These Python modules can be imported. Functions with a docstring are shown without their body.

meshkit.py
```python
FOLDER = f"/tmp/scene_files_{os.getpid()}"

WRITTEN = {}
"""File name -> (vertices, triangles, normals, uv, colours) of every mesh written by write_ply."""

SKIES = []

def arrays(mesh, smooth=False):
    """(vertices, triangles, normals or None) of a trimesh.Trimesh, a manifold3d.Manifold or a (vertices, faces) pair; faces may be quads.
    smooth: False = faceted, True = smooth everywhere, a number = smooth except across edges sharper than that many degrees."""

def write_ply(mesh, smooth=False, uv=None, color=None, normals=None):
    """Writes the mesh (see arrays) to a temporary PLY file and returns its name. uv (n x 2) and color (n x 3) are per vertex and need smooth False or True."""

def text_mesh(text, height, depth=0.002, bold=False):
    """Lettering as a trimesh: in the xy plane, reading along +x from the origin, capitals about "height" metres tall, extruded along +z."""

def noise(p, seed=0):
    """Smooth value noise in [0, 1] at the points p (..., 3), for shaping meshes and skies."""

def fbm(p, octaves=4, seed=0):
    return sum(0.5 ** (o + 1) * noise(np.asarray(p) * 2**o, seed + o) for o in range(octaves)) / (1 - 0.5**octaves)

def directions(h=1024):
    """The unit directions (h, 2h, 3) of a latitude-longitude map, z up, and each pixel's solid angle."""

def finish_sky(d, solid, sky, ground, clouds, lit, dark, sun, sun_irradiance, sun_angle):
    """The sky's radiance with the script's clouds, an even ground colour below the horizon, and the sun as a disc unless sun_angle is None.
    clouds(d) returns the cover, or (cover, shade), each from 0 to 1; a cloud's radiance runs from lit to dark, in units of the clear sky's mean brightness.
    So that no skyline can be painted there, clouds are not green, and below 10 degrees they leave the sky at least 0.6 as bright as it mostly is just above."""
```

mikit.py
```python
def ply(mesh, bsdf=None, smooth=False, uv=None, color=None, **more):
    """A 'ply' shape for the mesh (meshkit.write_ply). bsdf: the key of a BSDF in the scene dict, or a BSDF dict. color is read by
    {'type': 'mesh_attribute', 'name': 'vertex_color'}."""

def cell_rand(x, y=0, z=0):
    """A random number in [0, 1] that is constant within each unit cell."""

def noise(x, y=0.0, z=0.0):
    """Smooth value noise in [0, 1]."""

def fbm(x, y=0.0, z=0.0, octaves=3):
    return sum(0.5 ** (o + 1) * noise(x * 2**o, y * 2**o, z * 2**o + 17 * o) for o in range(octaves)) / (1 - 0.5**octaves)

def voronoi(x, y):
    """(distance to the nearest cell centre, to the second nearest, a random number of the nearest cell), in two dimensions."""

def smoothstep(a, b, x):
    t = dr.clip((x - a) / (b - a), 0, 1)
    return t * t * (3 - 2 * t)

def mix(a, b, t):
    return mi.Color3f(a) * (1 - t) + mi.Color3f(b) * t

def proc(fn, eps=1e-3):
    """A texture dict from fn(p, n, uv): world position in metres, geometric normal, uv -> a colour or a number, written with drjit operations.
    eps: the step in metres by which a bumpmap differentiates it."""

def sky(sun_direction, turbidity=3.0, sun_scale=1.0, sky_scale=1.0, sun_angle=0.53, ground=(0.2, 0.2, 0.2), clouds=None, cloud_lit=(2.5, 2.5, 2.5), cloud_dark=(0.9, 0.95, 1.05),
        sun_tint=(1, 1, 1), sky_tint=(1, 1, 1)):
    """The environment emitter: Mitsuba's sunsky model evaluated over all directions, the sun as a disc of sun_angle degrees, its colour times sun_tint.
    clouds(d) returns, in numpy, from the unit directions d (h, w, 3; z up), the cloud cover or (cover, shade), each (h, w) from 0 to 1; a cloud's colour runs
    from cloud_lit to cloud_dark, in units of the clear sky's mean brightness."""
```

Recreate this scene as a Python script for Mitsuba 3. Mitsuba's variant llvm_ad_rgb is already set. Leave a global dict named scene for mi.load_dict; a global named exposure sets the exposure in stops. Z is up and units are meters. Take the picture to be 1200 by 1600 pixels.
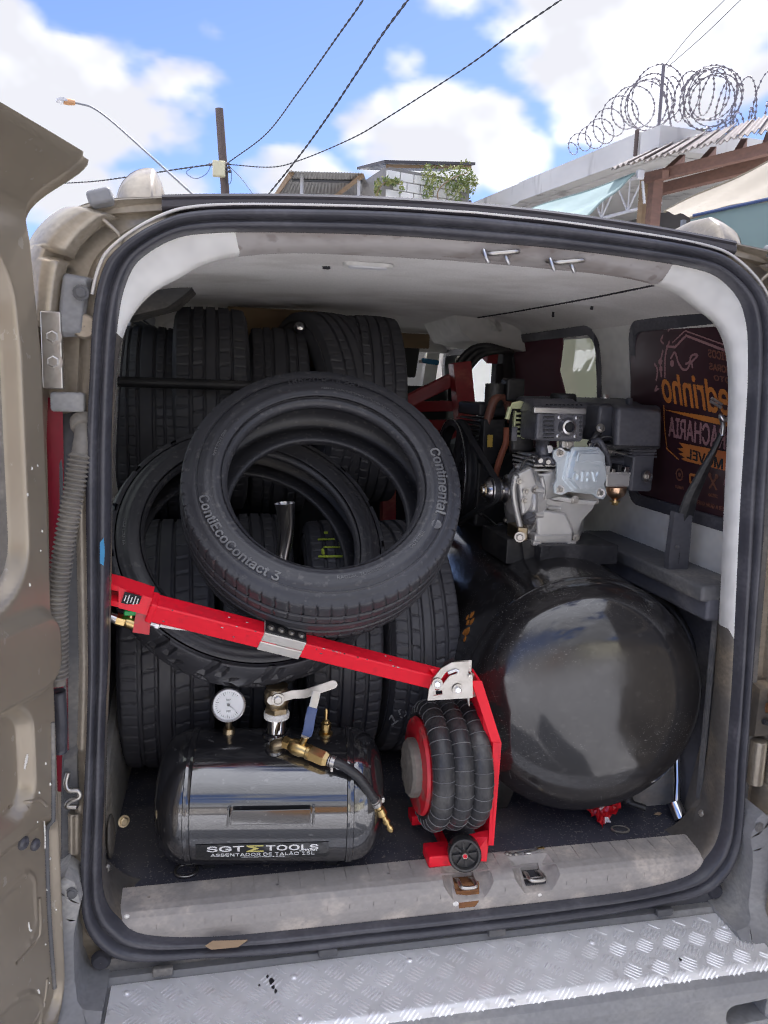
import math, random, numpy as np, trimesh, mitsuba as mi, drjit as dr, mikit, meshkit
import manifold3d as m3
from shapely.geometry import Polygon, box as sbox, Point, LineString
from shapely import affinity
from shapely.geometry.polygon import orient
from mikit import proc, noise, fbm, smoothstep, mix, cell_rand
random.seed(7); rng = np.random.default_rng(7)
T = mi.ScalarTransform4f
PI = math.pi
scene, labels = {}, {}
A = np.array

# ---------------------------------------------------------------- camera (hand-held, turned 12 degrees right, 9.5 down, 2 degrees of roll)
EYE = A([-.40, -1.27, 1.43])
_y, _p, _r = np.radians([12, 9.5, 2.0])
FWD = A([math.sin(_y)*math.cos(_p), math.cos(_y)*math.cos(_p), -math.sin(_p)])
_rt = A([math.cos(_y), -math.sin(_y), 0]); _up = np.cross(_rt, FWD)
UP = _up*math.cos(_r) - _rt*math.sin(_r)
scene['camera'] = {'type': 'perspective', 'fov': 53.13, 'fov_axis': 'x', 'near_clip': .02, 'far_clip': 2000.,
                   'to_world': T().look_at(origin=EYE.tolist(), target=(EYE+FWD).tolist(), up=UP.tolist())}

# ---------------------------------------------------------------- daylight
SUN = (.30, .47, .83)
def clouds(d):
    az = np.degrees(np.arctan2(d[..., 0], d[..., 1])); el = np.degrees(np.arcsin(np.clip(d[..., 2], -1, 1)))
    n = meshkit.fbm(d*7.0+A([3.1, 1.7, 0.4]), 5, 3); n2 = meshkit.fbm(d*2.2+A([8.1, 4.4, 2.2]), 5, 11); n3 = meshkit.fbm(d*A([20., 20., 30.]), 5, 21)
    f = np.full(az.shape, -1.5)
    for a, e, wa, we, s in ((-12.5, 17.3, 11., 4.3, 1.5), (-4.5, 17.9, 5., 3.4, .9), (-.8, 22.3, 2.8, 1.3, .35), (15., 16.6, 6.2, 3.6, 1.0), (20, 15.3, 3.0, 2.2, .8), (12.4, 20.8, 1.6, 1.0, .3),
                            (27.5, 22.8, 10.5, 4.6, 1.3), (35., 18.5, 5., 2.6, .6), (26.5, 17.6, 4., 2.4, .7), (5.0, 13.6, 3.6, 1.6, .6), (-12., 11.6, 5., 2.3, .7), (-4., 12.5, 3., 1.0, .5), (16., 24.5, 4., 1.4, .5)):
        q = ((az-a)/wa)**2+((el-e)/we)**2
        f = np.maximum(f, s*(1-q))
    for a, e, wa, we, s in ((172., 54., 60., 13., 1.4), (-150., 46., 26., 9., 1.0), (150., 20., 16., 5., .7)): f = np.maximum(f, s*(1-((np.abs((az-a+180) % 360-180))/wa)**2-((el-e)/we)**2))
    seen = (np.abs(az-12) < 32) & (el < 27)
    f = np.where(seen, f, np.maximum(f, (n2-.38)*7))  # denser cloud outside the view, added for more fill light
    f = f + (n-.5)*2.4+(n3-.5)*1.5
    c = np.clip((f+.02)/.70, 0, 1); c = c*c*(3-2*c)
    shade = np.clip(.86+(meshkit.fbm(d*8+A([1., 5., 2.]), 5, 5)-.45)*1.5, 0, 1)*np.clip(1.6-el/40, .0, 1)  # high clouds made brighter to lift the fill light and tank reflections
    return c, shade
scene['sky'] = mikit.sky(SUN, turbidity=2.6, sky_scale=.70, sun_scale=1.0, ground=(.2, .19, .17), clouds=clouds, cloud_lit=(4.6, 4.7, 5.2), cloud_dark=(1.80, 1.82, 1.95), sky_tint=(.87, .885, 1.2), sun_tint=(.78, .91, 1.25))
exposure = 2.9

# ---------------------------------------------------------------- helpers
def key_for(name):
    if name not in scene and name not in labels: return name
    k = 1
    while f'{name}_{k:03d}' in scene or f'{name}_{k:03d}' in labels: k += 1
    return f'{name}_{k:03d}'
def thing(name, label, cat, group=None):
    k = key_for(name); labels[k] = {'label': label, 'category': cat}
    if group: labels[k]['group'] = group
    return k
def put(name, mesh, mat, parent=None, smooth=False, label=None, cat=None, group=None, kind=None, **kw):
    k = key_for(f'{parent}__{name}' if parent else name)
    scene[k] = mesh if isinstance(mesh, dict) else mikit.ply(mesh, mat, smooth=smooth, **kw)
    d = {a: b for a, b in (('label', label), ('category', cat), ('group', group), ('kind', kind)) if b}
    if d: labels[k] = d
    return k
def tm(v, f): return trimesh.Trimesh(np.asarray(v, float), np.asarray(f, int), process=False)
def man(m):
    me = m.to_mesh(); return tm(me.vert_properties[:, :3], me.tri_verts)
def cat(*ms):
    ms = [m for x in ms for m in (x if isinstance(x, (list, tuple)) else [x])]
    return trimesh.util.concatenate(ms)
def mv(mesh, M=None, t=None):
    m = mesh.copy()
    if M is not None: m.apply_transform(M)
    if t is not None: m.apply_translation(t)
    return m
def rot(axis, deg, point=None): return trimesh.transformations.rotation_matrix(math.radians(deg), axis, point)
def unit(v): v = np.asarray(v, float); return v/np.linalg.norm(v)
def frame(o, z, x=None):
    z = unit(z); x = A([0, 0, 1.]) if x is None else np.asarray(x, float)
    if abs(unit(x) @ z) > .99: x = A([1., 0, 0])
    x = unit(x-(x @ z)*z); M = np.eye(4); M[:3, 0] = x; M[:3, 1] = np.cross(z, x); M[:3, 2] = z; M[:3, 3] = o
    return M
def axes(o, x, y, z):
    M = np.eye(4); M[:3, 0] = x; M[:3, 1] = y; M[:3, 2] = z; M[:3, 3] = o; return M
def box(sx, sy, sz, c=(0, 0, 0), r=0., n=12):
    if r <= 0: m = trimesh.creation.box((sx, sy, sz)); m.apply_translation(c); return m
    s = m3.Manifold.sphere(r, n); a, b, d = sx/2-r, sy/2-r, sz/2-r
    m = man(m3.Manifold.batch_hull([s.translate((i*a, j*b, k*d)) for i in (-1, 1) for j in (-1, 1) for k in (-1, 1)]))
    m.apply_translation(c); return m
def hull(pts): return trimesh.convex.convex_hull(np.asarray(pts, float))
def grid(P, cu=False, cv=False):
    P = np.asarray(P, float); n, m = P.shape[:2]
    i, j = np.meshgrid(np.arange(n if cu else n-1), np.arange(m if cv else m-1), indexing='ij')
    a = i*m+j; b = ((i+1) % n)*m+j; c = ((i+1) % n)*m+(j+1) % m; d = i*m+(j+1) % m
    f = np.stack([a, b, c, d], -1).reshape(-1, 4)
    return tm(P.reshape(-1, 3), np.vstack([f[:, [0, 1, 2]], f[:, [0, 2, 3]]]))
def thick(P, n, t):
    """a sheet given as a grid of points, made t thick towards n"""
    P = np.asarray(P, float); Q = P+np.asarray(n, float)*t
    return cat(grid(P), grid(Q[:, ::-1]), grid(np.stack([P[0], Q[0]])), grid(np.stack([Q[-1], P[-1]])), grid(np.stack([P[:, 0], Q[:, 0]], 1)[:, ::-1]), grid(np.stack([P[:, -1], Q[:, -1]], 1)))
def spline(pts, n=60, closed=False):
    p = np.asarray(pts, float); k = len(p)
    if closed: q = np.vstack([p[-1:], p, p[:2]]); segs = k
    else: q = np.vstack([2*p[:1]-p[1:2], p, 2*p[-1:]-p[-2:-1]]); segs = k-1
    t = np.linspace(0, segs, n, endpoint=not closed); i = np.minimum(t.astype(int), segs-1); u = (t-i)[:, None]
    a, b, c, d = q[i], q[i+1], q[i+2], q[i+3]
    return .5*(2*b+(c-a)*u+(2*a-5*b+4*c-d)*u*u+(3*b-a-3*c+d)*u**3)
def tube(pts, r, n=10, closed=False, caps=True):
    p = np.asarray(pts, float); m = len(p); r = np.broadcast_to(r, (m,)).astype(float)
    t = np.roll(p, -1, 0)-np.roll(p, 1, 0) if closed else np.gradient(p, axis=0)
    t = t/(np.linalg.norm(t, axis=1, keepdims=True)+1e-12)
    a = np.cross(t[0], [0, 0, 1.] if abs(t[0, 2]) < .9 else [1., 0, 0]); fr = []
    for k in range(m):
        a = a-(a @ t[k])*t[k]; a = a/np.linalg.norm(a); fr.append(a)
    fr = A(fr); b = np.cross(t, fr); th = np.arange(n)*2*PI/n
    P = p[:, None]+r[:, None, None]*(np.cos(th)[None, :, None]*fr[:, None]+np.sin(th)[None, :, None]*b[:, None])
    g = grid(P, cu=closed, cv=True)
    if caps and not closed:
        v = np.vstack([g.vertices, p[:1], p[-1:]]); N = len(g.vertices); j = np.arange(n); k = (j+1) % n
        g = tm(v, np.vstack([g.faces, np.stack([k, j, j*0+N], 1), np.stack([(m-1)*n+j, (m-1)*n+k, j*0+N+1], 1)]))
        g.invert() if g.volume < 0 else None
    elif g.volume < 0: g.invert()
    return g
def lathe(prof, n=48, M=None):
    p = np.asarray(prof, float); th = np.arange(n)*2*PI/n
    P = np.stack([p[:, None, 0]*np.cos(th), p[:, None, 0]*np.sin(th), np.repeat(p[:, 1:2], n, 1)], -1)
    g = grid(P, cv=True)
    if g.volume < 0: g.invert()
    if M is not None: g.apply_transform(M)
    return g
def cyl(p0, p1, r, r2=None, n=24, bev=0.):
    p0, p1 = A(p0, float), A(p1, float); L = np.linalg.norm(p1-p0); r2 = r if r2 is None else r2
    b = bev
    prof = [(1e-5, 0), (r-b, 0), (r, b), (r2, L-b), (r2-b, L), (1e-5, L)] if b else [(1e-5, 0), (r, 0), (r2, L), (1e-5, L)]
    return lathe(prof, n, frame(p0, p1-p0))
def hexbolt(p, d, r, h, washer=True):
    d = unit(d); m = [lathe([(1e-5, h), (r*.8, h), (r, h*.85), (r, 0), (1e-5, 0)], 6, frame(p, d))]
    if washer: m.append(cyl(A(p)-d*.0005, A(p)+d*r*.25, r*1.45, n=20))
    return cat(m)
def extr(poly, h, M=None):
    gs = getattr(poly, 'geoms', [poly]); m = cat([trimesh.creation.extrude_polygon(g, h, engine='earcut') for g in gs if g.area > 1e-9])
    if M is not None: m.apply_transform(M)
    return m
def rrect(x0, y0, x1, y1, r, n=6): return sbox(x0+r, y0+r, x1-r, y1-r).buffer(r, quad_segs=n)
def text(s, h, M=None, depth=.0006, bold=True, width=None, center=True):
    m = meshkit.text_mesh(s, h, depth, bold); b = m.bounds
    if width: m.apply_scale([width/(b[1, 0]-b[0, 0]), 1, 1]); b = m.bounds
    if center: m.apply_translation([-(b[0, 0]+b[1, 0])/2, -h/2, 0])
    if M is not None: m.apply_transform(M)
    return m
def fine(m, L):
    for _ in range(9):
        e = m.edges_unique_length
        if e.max() < L: break
        m = m.subdivide(np.unique(np.nonzero(np.linalg.norm(np.diff(m.triangles[:, [0, 1, 2, 0]], axis=1), axis=2).max(1) > L)[0])) if False else tm(*trimesh.remesh.subdivide_to_size(m.vertices, m.faces, L, 12)); break
    return m
def at(u, v, Y=None, X=None, Z=None):
    """a point of the place seen at this spot of the photograph, at a known distance"""
    d = FWD+(_rt*math.cos(_r)+_up*math.sin(_r))*(u-600)/1200-UP*(v-800)/1200
    t = (Y-EYE[1])/d[1] if Y is not None else (X-EYE[0])/d[0] if X is not None else (Z-EYE[2])/d[2]
    return EYE+d*t

# ---------------------------------------------------------------- materials
def C(r, g, b): return {'type': 'rgb', 'value': [r, g, b]}
def mat(name, col, rough=.5, metal=0., coat=0., bump=None, spec=.5, two=True, coat_gloss=.9, **kw):
    b = {'type': 'principled', 'base_color': C(*col) if isinstance(col, tuple) else proc(col), 'roughness': proc(rough) if callable(rough) else rough, 'metallic': proc(metal) if callable(metal) else metal, **({} if 'eta' in kw else {'specular': spec}), **kw}
    if coat: b['clearcoat'] = coat; b['clearcoat_gloss'] = coat_gloss
    if bump: b = {'type': 'bumpmap', 'arbitrary': proc(bump[0], bump[2] if len(bump) > 2 else 1e-3), 'scale': bump[1], 'bsdf': b}
    scene[name] = {'type': 'twosided', 'bsdf': b} if two else b
    return name
def speck(p, f, lo=.62, hi=.70): return smoothstep(lo, hi, noise(p.x*f, p.y*f, p.z*f))
def dusty(base, dust, f=9., amt=.8, fine_f=160.):
    def fn(p, n, uv):
        a = smoothstep(.42, .75, fbm(p.x*f, p.y*f, p.z*f, 4)); b = fbm(p.x*fine_f, p.y*fine_f, p.z*fine_f, 2)
        return mix(base, dust, dr.clip(a*amt*(.55+.9*b), 0, 1))*(.88+.24*b)
    return fn
mat('paint', dusty((.32, .275, .215), (.43, .39, .325), 6., .35), .28, .40, .6)
mat('door_paint', lambda p, n, uv: mix(mix((.265, .22, .165), (.34, .295, .23), fbm(p.x*7, p.y*7, p.z*7, 4)), (.42, .39, .33), smoothstep(.735, .77, fbm(p.x*90, p.y*90, p.z*40, 4))*.5), .32, .45, .5)
mat('paint_dark', (.05, .045, .05), .45)
mat('grey_plastic', dusty((.10, .10, .105), (.22, .205, .185), 7., .9), .55, bump=(lambda p, n, uv: noise(p.x*900, p.y*900, p.z*900), .0004))
mat('bumper_plastic', dusty((.22, .22, .225), (.34, .33, .31), 5., .9), .52, bump=(lambda p, n, uv: fbm(p.x*420, p.y*420, p.z*420, 2), .0004))
mat('sill_plastic', dusty((.29, .27, .255), (.47, .42, .37), 15., .95), .5, bump=(lambda p, n, uv: fbm(p.x*350, p.y*350, p.z*350, 3), .0009))
mat('seal', dusty((.050, .050, .060), (.105, .103, .115), 13., .45), .36)
mat('rim_paint', (.55, .53, .5), .3, .3, .4)  # near-white colour stands in for the sun highlight on the flange
mat('pale_trim', dusty((.64, .63, .60), (.58, .56, .52), 5., .4, 40.), .5, bump=(lambda p, n, uv: noise(p.x*300, p.y*300, p.z*300), .00004))
mat('header_fabric', lambda p, n, uv: mix(mix((.36, .335, .32), (.27, .24, .225), smoothstep(.45, .72, fbm(p.x*16, p.y*16, p.z*30, 4))), (.17, .14, .13), smoothstep(.6, .75, fbm(p.x*40+5, p.y*40, p.z*60, 3))*.6), .9, bump=(lambda p, n, uv: fbm(p.x*500, p.y*500, p.z*500, 2), .0008))
mat('headliner', lambda p, n, uv: mix((.66, .64, .62), (.54, .515, .49), smoothstep(.4, .7, fbm(p.x*5, p.y*5, p.z*5, 4)))*(.93+.14*noise(p.x*400, p.y*400, p.z*400)), .95)
mat('mat_cloth', lambda p, n, uv: mix((.05, .05, .068), (.17, .155, .14), dr.clip(smoothstep(.74, .80, noise(p.x*330, p.y*330, p.z*330))*.8+smoothstep(.5, .72, fbm(p.x*7, p.y*7, 0., 4))*.30, 0, 1)), .95, bump=(lambda p, n, uv: fbm(p.x*320, p.y*320, p.z*320, 2), .0015))
mat('inner_panel', dusty((.09, .09, .105), (.17, .16, .155), 6., .8), .6)
mat('inner_metal', dusty((.11, .10, .09), (.22, .18, .13), 9., .9), .45, .2)
mat('arch_metal', dusty((.26, .25, .235), (.36, .32, .27), 9., .9), .45)
mat('bar_alloy', (.93, .93, .94), .22, .45)  # lighter than the plate: the sky glint on the bars is in the colour
mat('cabin_dark', (.03, .03, .034), .7)
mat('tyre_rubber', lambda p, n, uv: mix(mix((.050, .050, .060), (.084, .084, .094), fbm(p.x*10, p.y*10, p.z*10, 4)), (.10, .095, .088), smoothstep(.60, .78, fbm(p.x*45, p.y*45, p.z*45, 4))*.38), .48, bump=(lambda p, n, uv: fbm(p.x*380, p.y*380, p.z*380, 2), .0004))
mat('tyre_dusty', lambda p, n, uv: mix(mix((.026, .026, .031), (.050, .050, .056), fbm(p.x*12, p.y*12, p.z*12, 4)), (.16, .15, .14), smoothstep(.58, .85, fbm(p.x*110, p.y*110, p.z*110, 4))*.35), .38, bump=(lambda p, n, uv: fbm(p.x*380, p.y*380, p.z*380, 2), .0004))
mat('tyre_letter', dusty((.10, .10, .105), (.18, .18, .18), 30., .9), .55)
mat('chalk', (.24, .24, .25), .9)
mat('lime_paint', (.45, .55, .06), .6)
mat('belt_rubber', (.025, .026, .03), .5)
mat('hose_rubber', dusty((.022, .022, .025), (.06, .058, .055), 20., .6), .38)
mat('bellows_rubber', dusty((.030, .030, .033), (.085, .082, .078), 20., .8), .4)
mat('hose_grey', dusty((.17, .155, .135), (.26, .235, .2), 15., .8), .6)
mat('black_gloss', lambda p, n, uv: mix((.010, .010, .012), (.10, .10, .10), smoothstep(.73, .80, fbm(p.x*95, p.y*95, p.z*95, 3))*.55), lambda p, n, uv: .06+.12*smoothstep(.5, .75, fbm(p.x*14, p.y*14, p.z*14, 4)), 0., 1., eta=2.1, coat_gloss=.95)
mat('black_tank', lambda p, n, uv: mix(mix((.008, .008, .010), (.022, .020, .020), fbm(p.x*8, p.y*8, p.z*8, 4)), (.14, .135, .13), dr.clip(smoothstep(.62, .80, fbm(p.x*60, p.y*60, p.z*60, 4))*.10+smoothstep(.90, .95, noise(p.x*26+p.z*30, p.y*9, (p.z-p.x*.5)*700))*.35+smoothstep(.92, .96, noise((p.x+p.z*.4)*800, p.y*9, p.z*22))*.35+smoothstep(.80, .84, noise(p.x*420, p.y*420, p.z*420))*smoothstep(.5, .7, fbm(p.x*11, p.y*11, p.z*11, 3)), 0, 1)), lambda p, n, uv: .10+.16*smoothstep(.45, .7, fbm(p.x*9, p.y*9, p.z*9, 5)), eta=1.78)
mat('black_matt', dusty((.018, .018, .02), (.05, .047, .045), 12., .7), .45)
mat('black_cast', (.022, .022, .025), .4, bump=(lambda p, n, uv: fbm(p.x*420, p.y*420, p.z*420, 2), .0008))
mat('lumpy_black', dusty((.022, .022, .026), (.07, .066, .07), 20., .8), .35, bump=(lambda p, n, uv: smoothstep(.45, .6, fbm(p.x*190, p.y*190, p.z*190, 2)), .0016))
mat('red_paint', lambda p, n, uv: mix((.80, .010, .028), (.50, .02, .035), smoothstep(.62, .74, fbm(p.x*32, p.y*32, p.z*32, 4))*.45), .34, 0., .25, spec=.35)
mat('red_worn', lambda p, n, uv: mix((.52, .015, .025), (.30, .10, .09), smoothstep(.5, .72, fbm(p.x*28, p.y*28, p.z*28, 4))*.7), .38, 0., .3)
mat('red_frame_paint', dusty((.30, .014, .02), (.42, .12, .08), 15., .5), .4, 0., .4)
mat('steel', lambda p, n, uv: mix((.62, .60, .57), (.42, .39, .35), fbm(p.x*60, p.y*60, p.z*60, 3)), lambda p, n, uv: .28+.2*fbm(p.x*40, p.y*40, p.z*40, 3), 1.)
mat('sleeve_alloy', lambda p, n, uv: mix((.72, .70, .65), (.58, .54, .48), fbm(p.x*40, p.y*40, p.z*40, 3)), .4, .55)
mat('chrome', (.80, .80, .82), .08, 1.)
mat('dull_chrome', (.58, .57, .58), .22, 1.)
mat('brass', lambda p, n, uv: mix((.72, .53, .24), (.45, .31, .13), fbm(p.x*60, p.y*60, p.z*60, 3)*.8), .26, 1.)
mat('brass_dull', lambda p, n, uv: mix((.62, .52, .36), (.36, .27, .16), fbm(p.x*60, p.y*60, p.z*60, 3)), .36, 1.)
mat('tape_white', (.72, .71, .68), .7)
mat('blue_sleeve', (.05, .08, .19), .35)
mat('green_plastic', (.02, .33, .08), .4)
mat('rust', lambda p, n, uv: mix((.30, .13, .045), (.12, .06, .035), fbm(p.x*90, p.y*90, p.z*90, 4)), .9)
mat('orange_rust', lambda p, n, uv: mix((.52, .20, .03), (.33, .11, .02), fbm(p.x*160, p.y*160, p.z*160, 3)), .85)
mat('tread_alloy', lambda p, n, uv: mix((.80, .80, .80), (.58, .57, .56), dr.clip(fbm(p.x*22, p.y*22, p.z*22, 4)*.9+smoothstep(.66, .74, fbm(p.x*55, p.y*55, p.z*55, 3))*.5, 0, 1)), lambda p, n, uv: .26+.18*fbm(p.x*30, p.y*30, p.z*30, 3), .15, bump=(lambda p, n, uv: fbm(p.x*500, p.y*120, p.z*500, 2), .0004))
mat('cast_alloy', lambda p, n, uv: mix((.66, .645, .62), (.46, .445, .42), fbm(p.x*32, p.y*32, p.z*32, 4)), .36, .5, bump=(lambda p, n, uv: fbm(p.x*420, p.y*420, p.z*420, 2), .0007))
mat('pale_alloy', lambda p, n, uv: mix((.74, .72, .68), (.58, .56, .52), fbm(p.x*28, p.y*28, p.z*28, 4)), .40, .3)
mat('cover_alloy', (.74, .80, .83), .26, .5)
mat('copper_bowl', (.70, .46, .30), .26, 1.)
mat('engine_plastic', dusty((.075, .075, .085), (.12, .118, .12), 14., .5), .42)
mat('muffler_steel', dusty((.10, .10, .115), (.16, .155, .16), 22., .7), .36, .3)
mat('lime_fin', (.52, .54, .30), .4, .3)
mat('brown_tube', (.16, .065, .045), .45)
mat('orange_tube', (.42, .13, .07), .5)
mat('yellow_label', (.62, .42, .08), .6)
mat('lens_red', (.26, .010, .03), .12, 0., 1.)
mat('lens_dark', (.14, .05, .05), .2, 0., .5)
mat('dial_white', (.72, .73, .74), .5)
mat('ink_black', (.015, .015, .018), .6)
mat('label_black', lambda p, n, uv: mix((.016, .017, .018), (.075, .075, .075), smoothstep(.5, .7, fbm(p.x*35, p.y*35, p.z*35, 4))), .3)
mat('print_white', (.68, .68, .68), .5)
mat('print_gold', (.52, .47, .16), .45)
mat('decal_dark', lambda p, n, uv: mix((.030, .013, .018), (.055, .020, .026), fbm(p.x*6, p.y*6, p.z*6, 3)), .25)
mat('decal_orange', (.50, .17, .035), .45)
mat('decal_pink', (.30, .16, .17), .5)
mat('decal_brown', (.17, .065, .04), .5)
mat('decal_red', lambda p, n, uv: mix((.40, .085, .03), (.48, .16, .04), smoothstep(.1, .3, p.y)), .45)
mat('wrap_red', (.62, .012, .02), .22, 0., .5)
mat('wrap_white', (.75, .72, .72), .3)
mat('blue_patch', (.04, .22, .42), .6)
mat('white_mark', (.72, .70, .66), .6)
scene['pane'] = {'type': 'thindielectric'}
scene['maroon_pane'] = {'type': 'thindielectric', 'specular_transmittance': C(.30, .15, .18)}
scene['tinted_pane'] = {'type': 'thindielectric', 'specular_transmittance': C(.62, .64, .60)}
mat('asphalt', lambda p, n, uv: mix(mix((.062, .060, .058), (.10, .096, .09), fbm(p.x*1.3, p.y*1.3, 0., 4)), (.15, .145, .14), smoothstep(.45, .85, fbm(p.x*140, p.y*140, 0., 3))*.6), .85)
mat('concrete_slab', lambda p, n, uv: mix((.42, .415, .405), (.33, .325, .315), fbm(p.x*1.7, p.y*1.7, p.z*1.7, 5))*(.9+.2*noise(p.x*60, p.y*60, p.z*60)), .9)
mat('concrete', lambda p, n, uv: mix(mix((.60, .59, .57), (.46, .45, .44), fbm(p.x*1.2, p.y*1.2, p.z*2.4, 5)), (.17, .16, .15), smoothstep(.58, .78, fbm(p.x*4, p.y*4, p.z*.9, 4))*.5), .9)
mat('white_block', lambda p, n, uv: mix((.86, .85, .82), (.70, .69, .66), fbm(p.x*3, p.y*3, p.z*3, 5)), .9)
mat('mortar', (.27, .26, .25), .95)
mat('grey_block', lambda p, n, uv: mix((.15, .145, .15), (.09, .085, .09), fbm(p.x*4, p.y*4, p.z*4, 4)), .9)
mat('render_dark', (.17, .17, .18), .9)
mat('house_wall', lambda p, n, uv: mix((.60, .55, .48), (.50, .46, .40), fbm(p.x*1.1, p.y*1.1, p.z*1.6, 5)), .9)
mat('cream_wall', lambda p, n, uv: mix((.80, .75, .55), (.72, .67, .49), fbm(p.x*2.1, p.y*2.1, p.z*3, 5)), .9)
mat('roof_sheet', lambda p, n, uv: mix((.27, .235, .21), (.16, .14, .13), fbm(p.x*3, p.y*3, p.z*3, 5)), .85)
mat('zinc_sheet', lambda p, n, uv: mix((.50, .49, .46), (.38, .36, .33), fbm(p.x*2, p.y*2, p.z*2, 4)), .6, .3)
mat('red_timber', lambda p, n, uv: mix((.25, .14, .11), (.16, .10, .085), fbm(p.x*8, p.y*30, p.z*30, 4)), .8)
mat('timber', lambda p, n, uv: mix((.34, .24, .15), (.22, .15, .095), fbm(p.x*6, p.y*6, p.z*20, 4)), .85)
mat('pole_timber', lambda p, n, uv: mix((.085, .065, .062), (.13, .10, .09), fbm(p.x*30, p.y*30, p.z*2, 4)), .85)
mat('white_steel', (.58, .58, .60), .5)
mat('mint_cloth', (.17, .235, .225), .8)
mat('beige_cloth', lambda p, n, uv: mix((.25, .215, .16), (.20, .175, .13), fbm(p.x*2, p.y*2, p.z*2, 4)), .85)
mat('cable_black', (.05, .05, .055), .6)
mat('galvanised', (.22, .225, .24), .45, .6)
mat('lamp_orange', (.62, .33, .16), .5)
mat('cream_box', (.62, .58, .40), .6)
mat('razor_steel', (.16, .145, .165), .5, .5)
scene['leaf'] = {'type': 'twosided', 'bsdf': {'type': 'principled', 'base_color': proc(lambda p, n, uv: mix((.10, .16, .045), (.34, .35, .12), cell_rand(p.x*9, p.y*9, p.z*9))), 'roughness': .6}}
mat('maroon_cloth', (.085, .022, .035), .8)
mat('ochre_gate', (.42, .20, .05), .6)
mat('pavement_stone', lambda p, n, uv: mix((.32, .30, .27), (.25, .23, .21), cell_rand(p.x*1.2, p.y*1.2)), .9)

# ================================================================ the setting
def struct(name, mesh, m, **k): return put(name, mesh, m, kind='structure', **k)
def flat(x0, y0, x1, y1, z): return tm([(x0, y0, z), (x1, y0, z), (x1, y1, z), (x0, y1, z)], [(0, 1, 2), (0, 2, 3)])
struct('ground', flat(-300, -300, 300, 300, 0), 'concrete_slab', label='pale worn concrete ground of the street')
struct('road', flat(-4.2, -60, 3.6, 120, .004), 'asphalt', label='old grey asphalt roadway under the van')
struct('apron', flat(-3.4, -7.5, 3.4, -.25, .008), 'concrete_slab', label='pale concrete apron behind the van')

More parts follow.
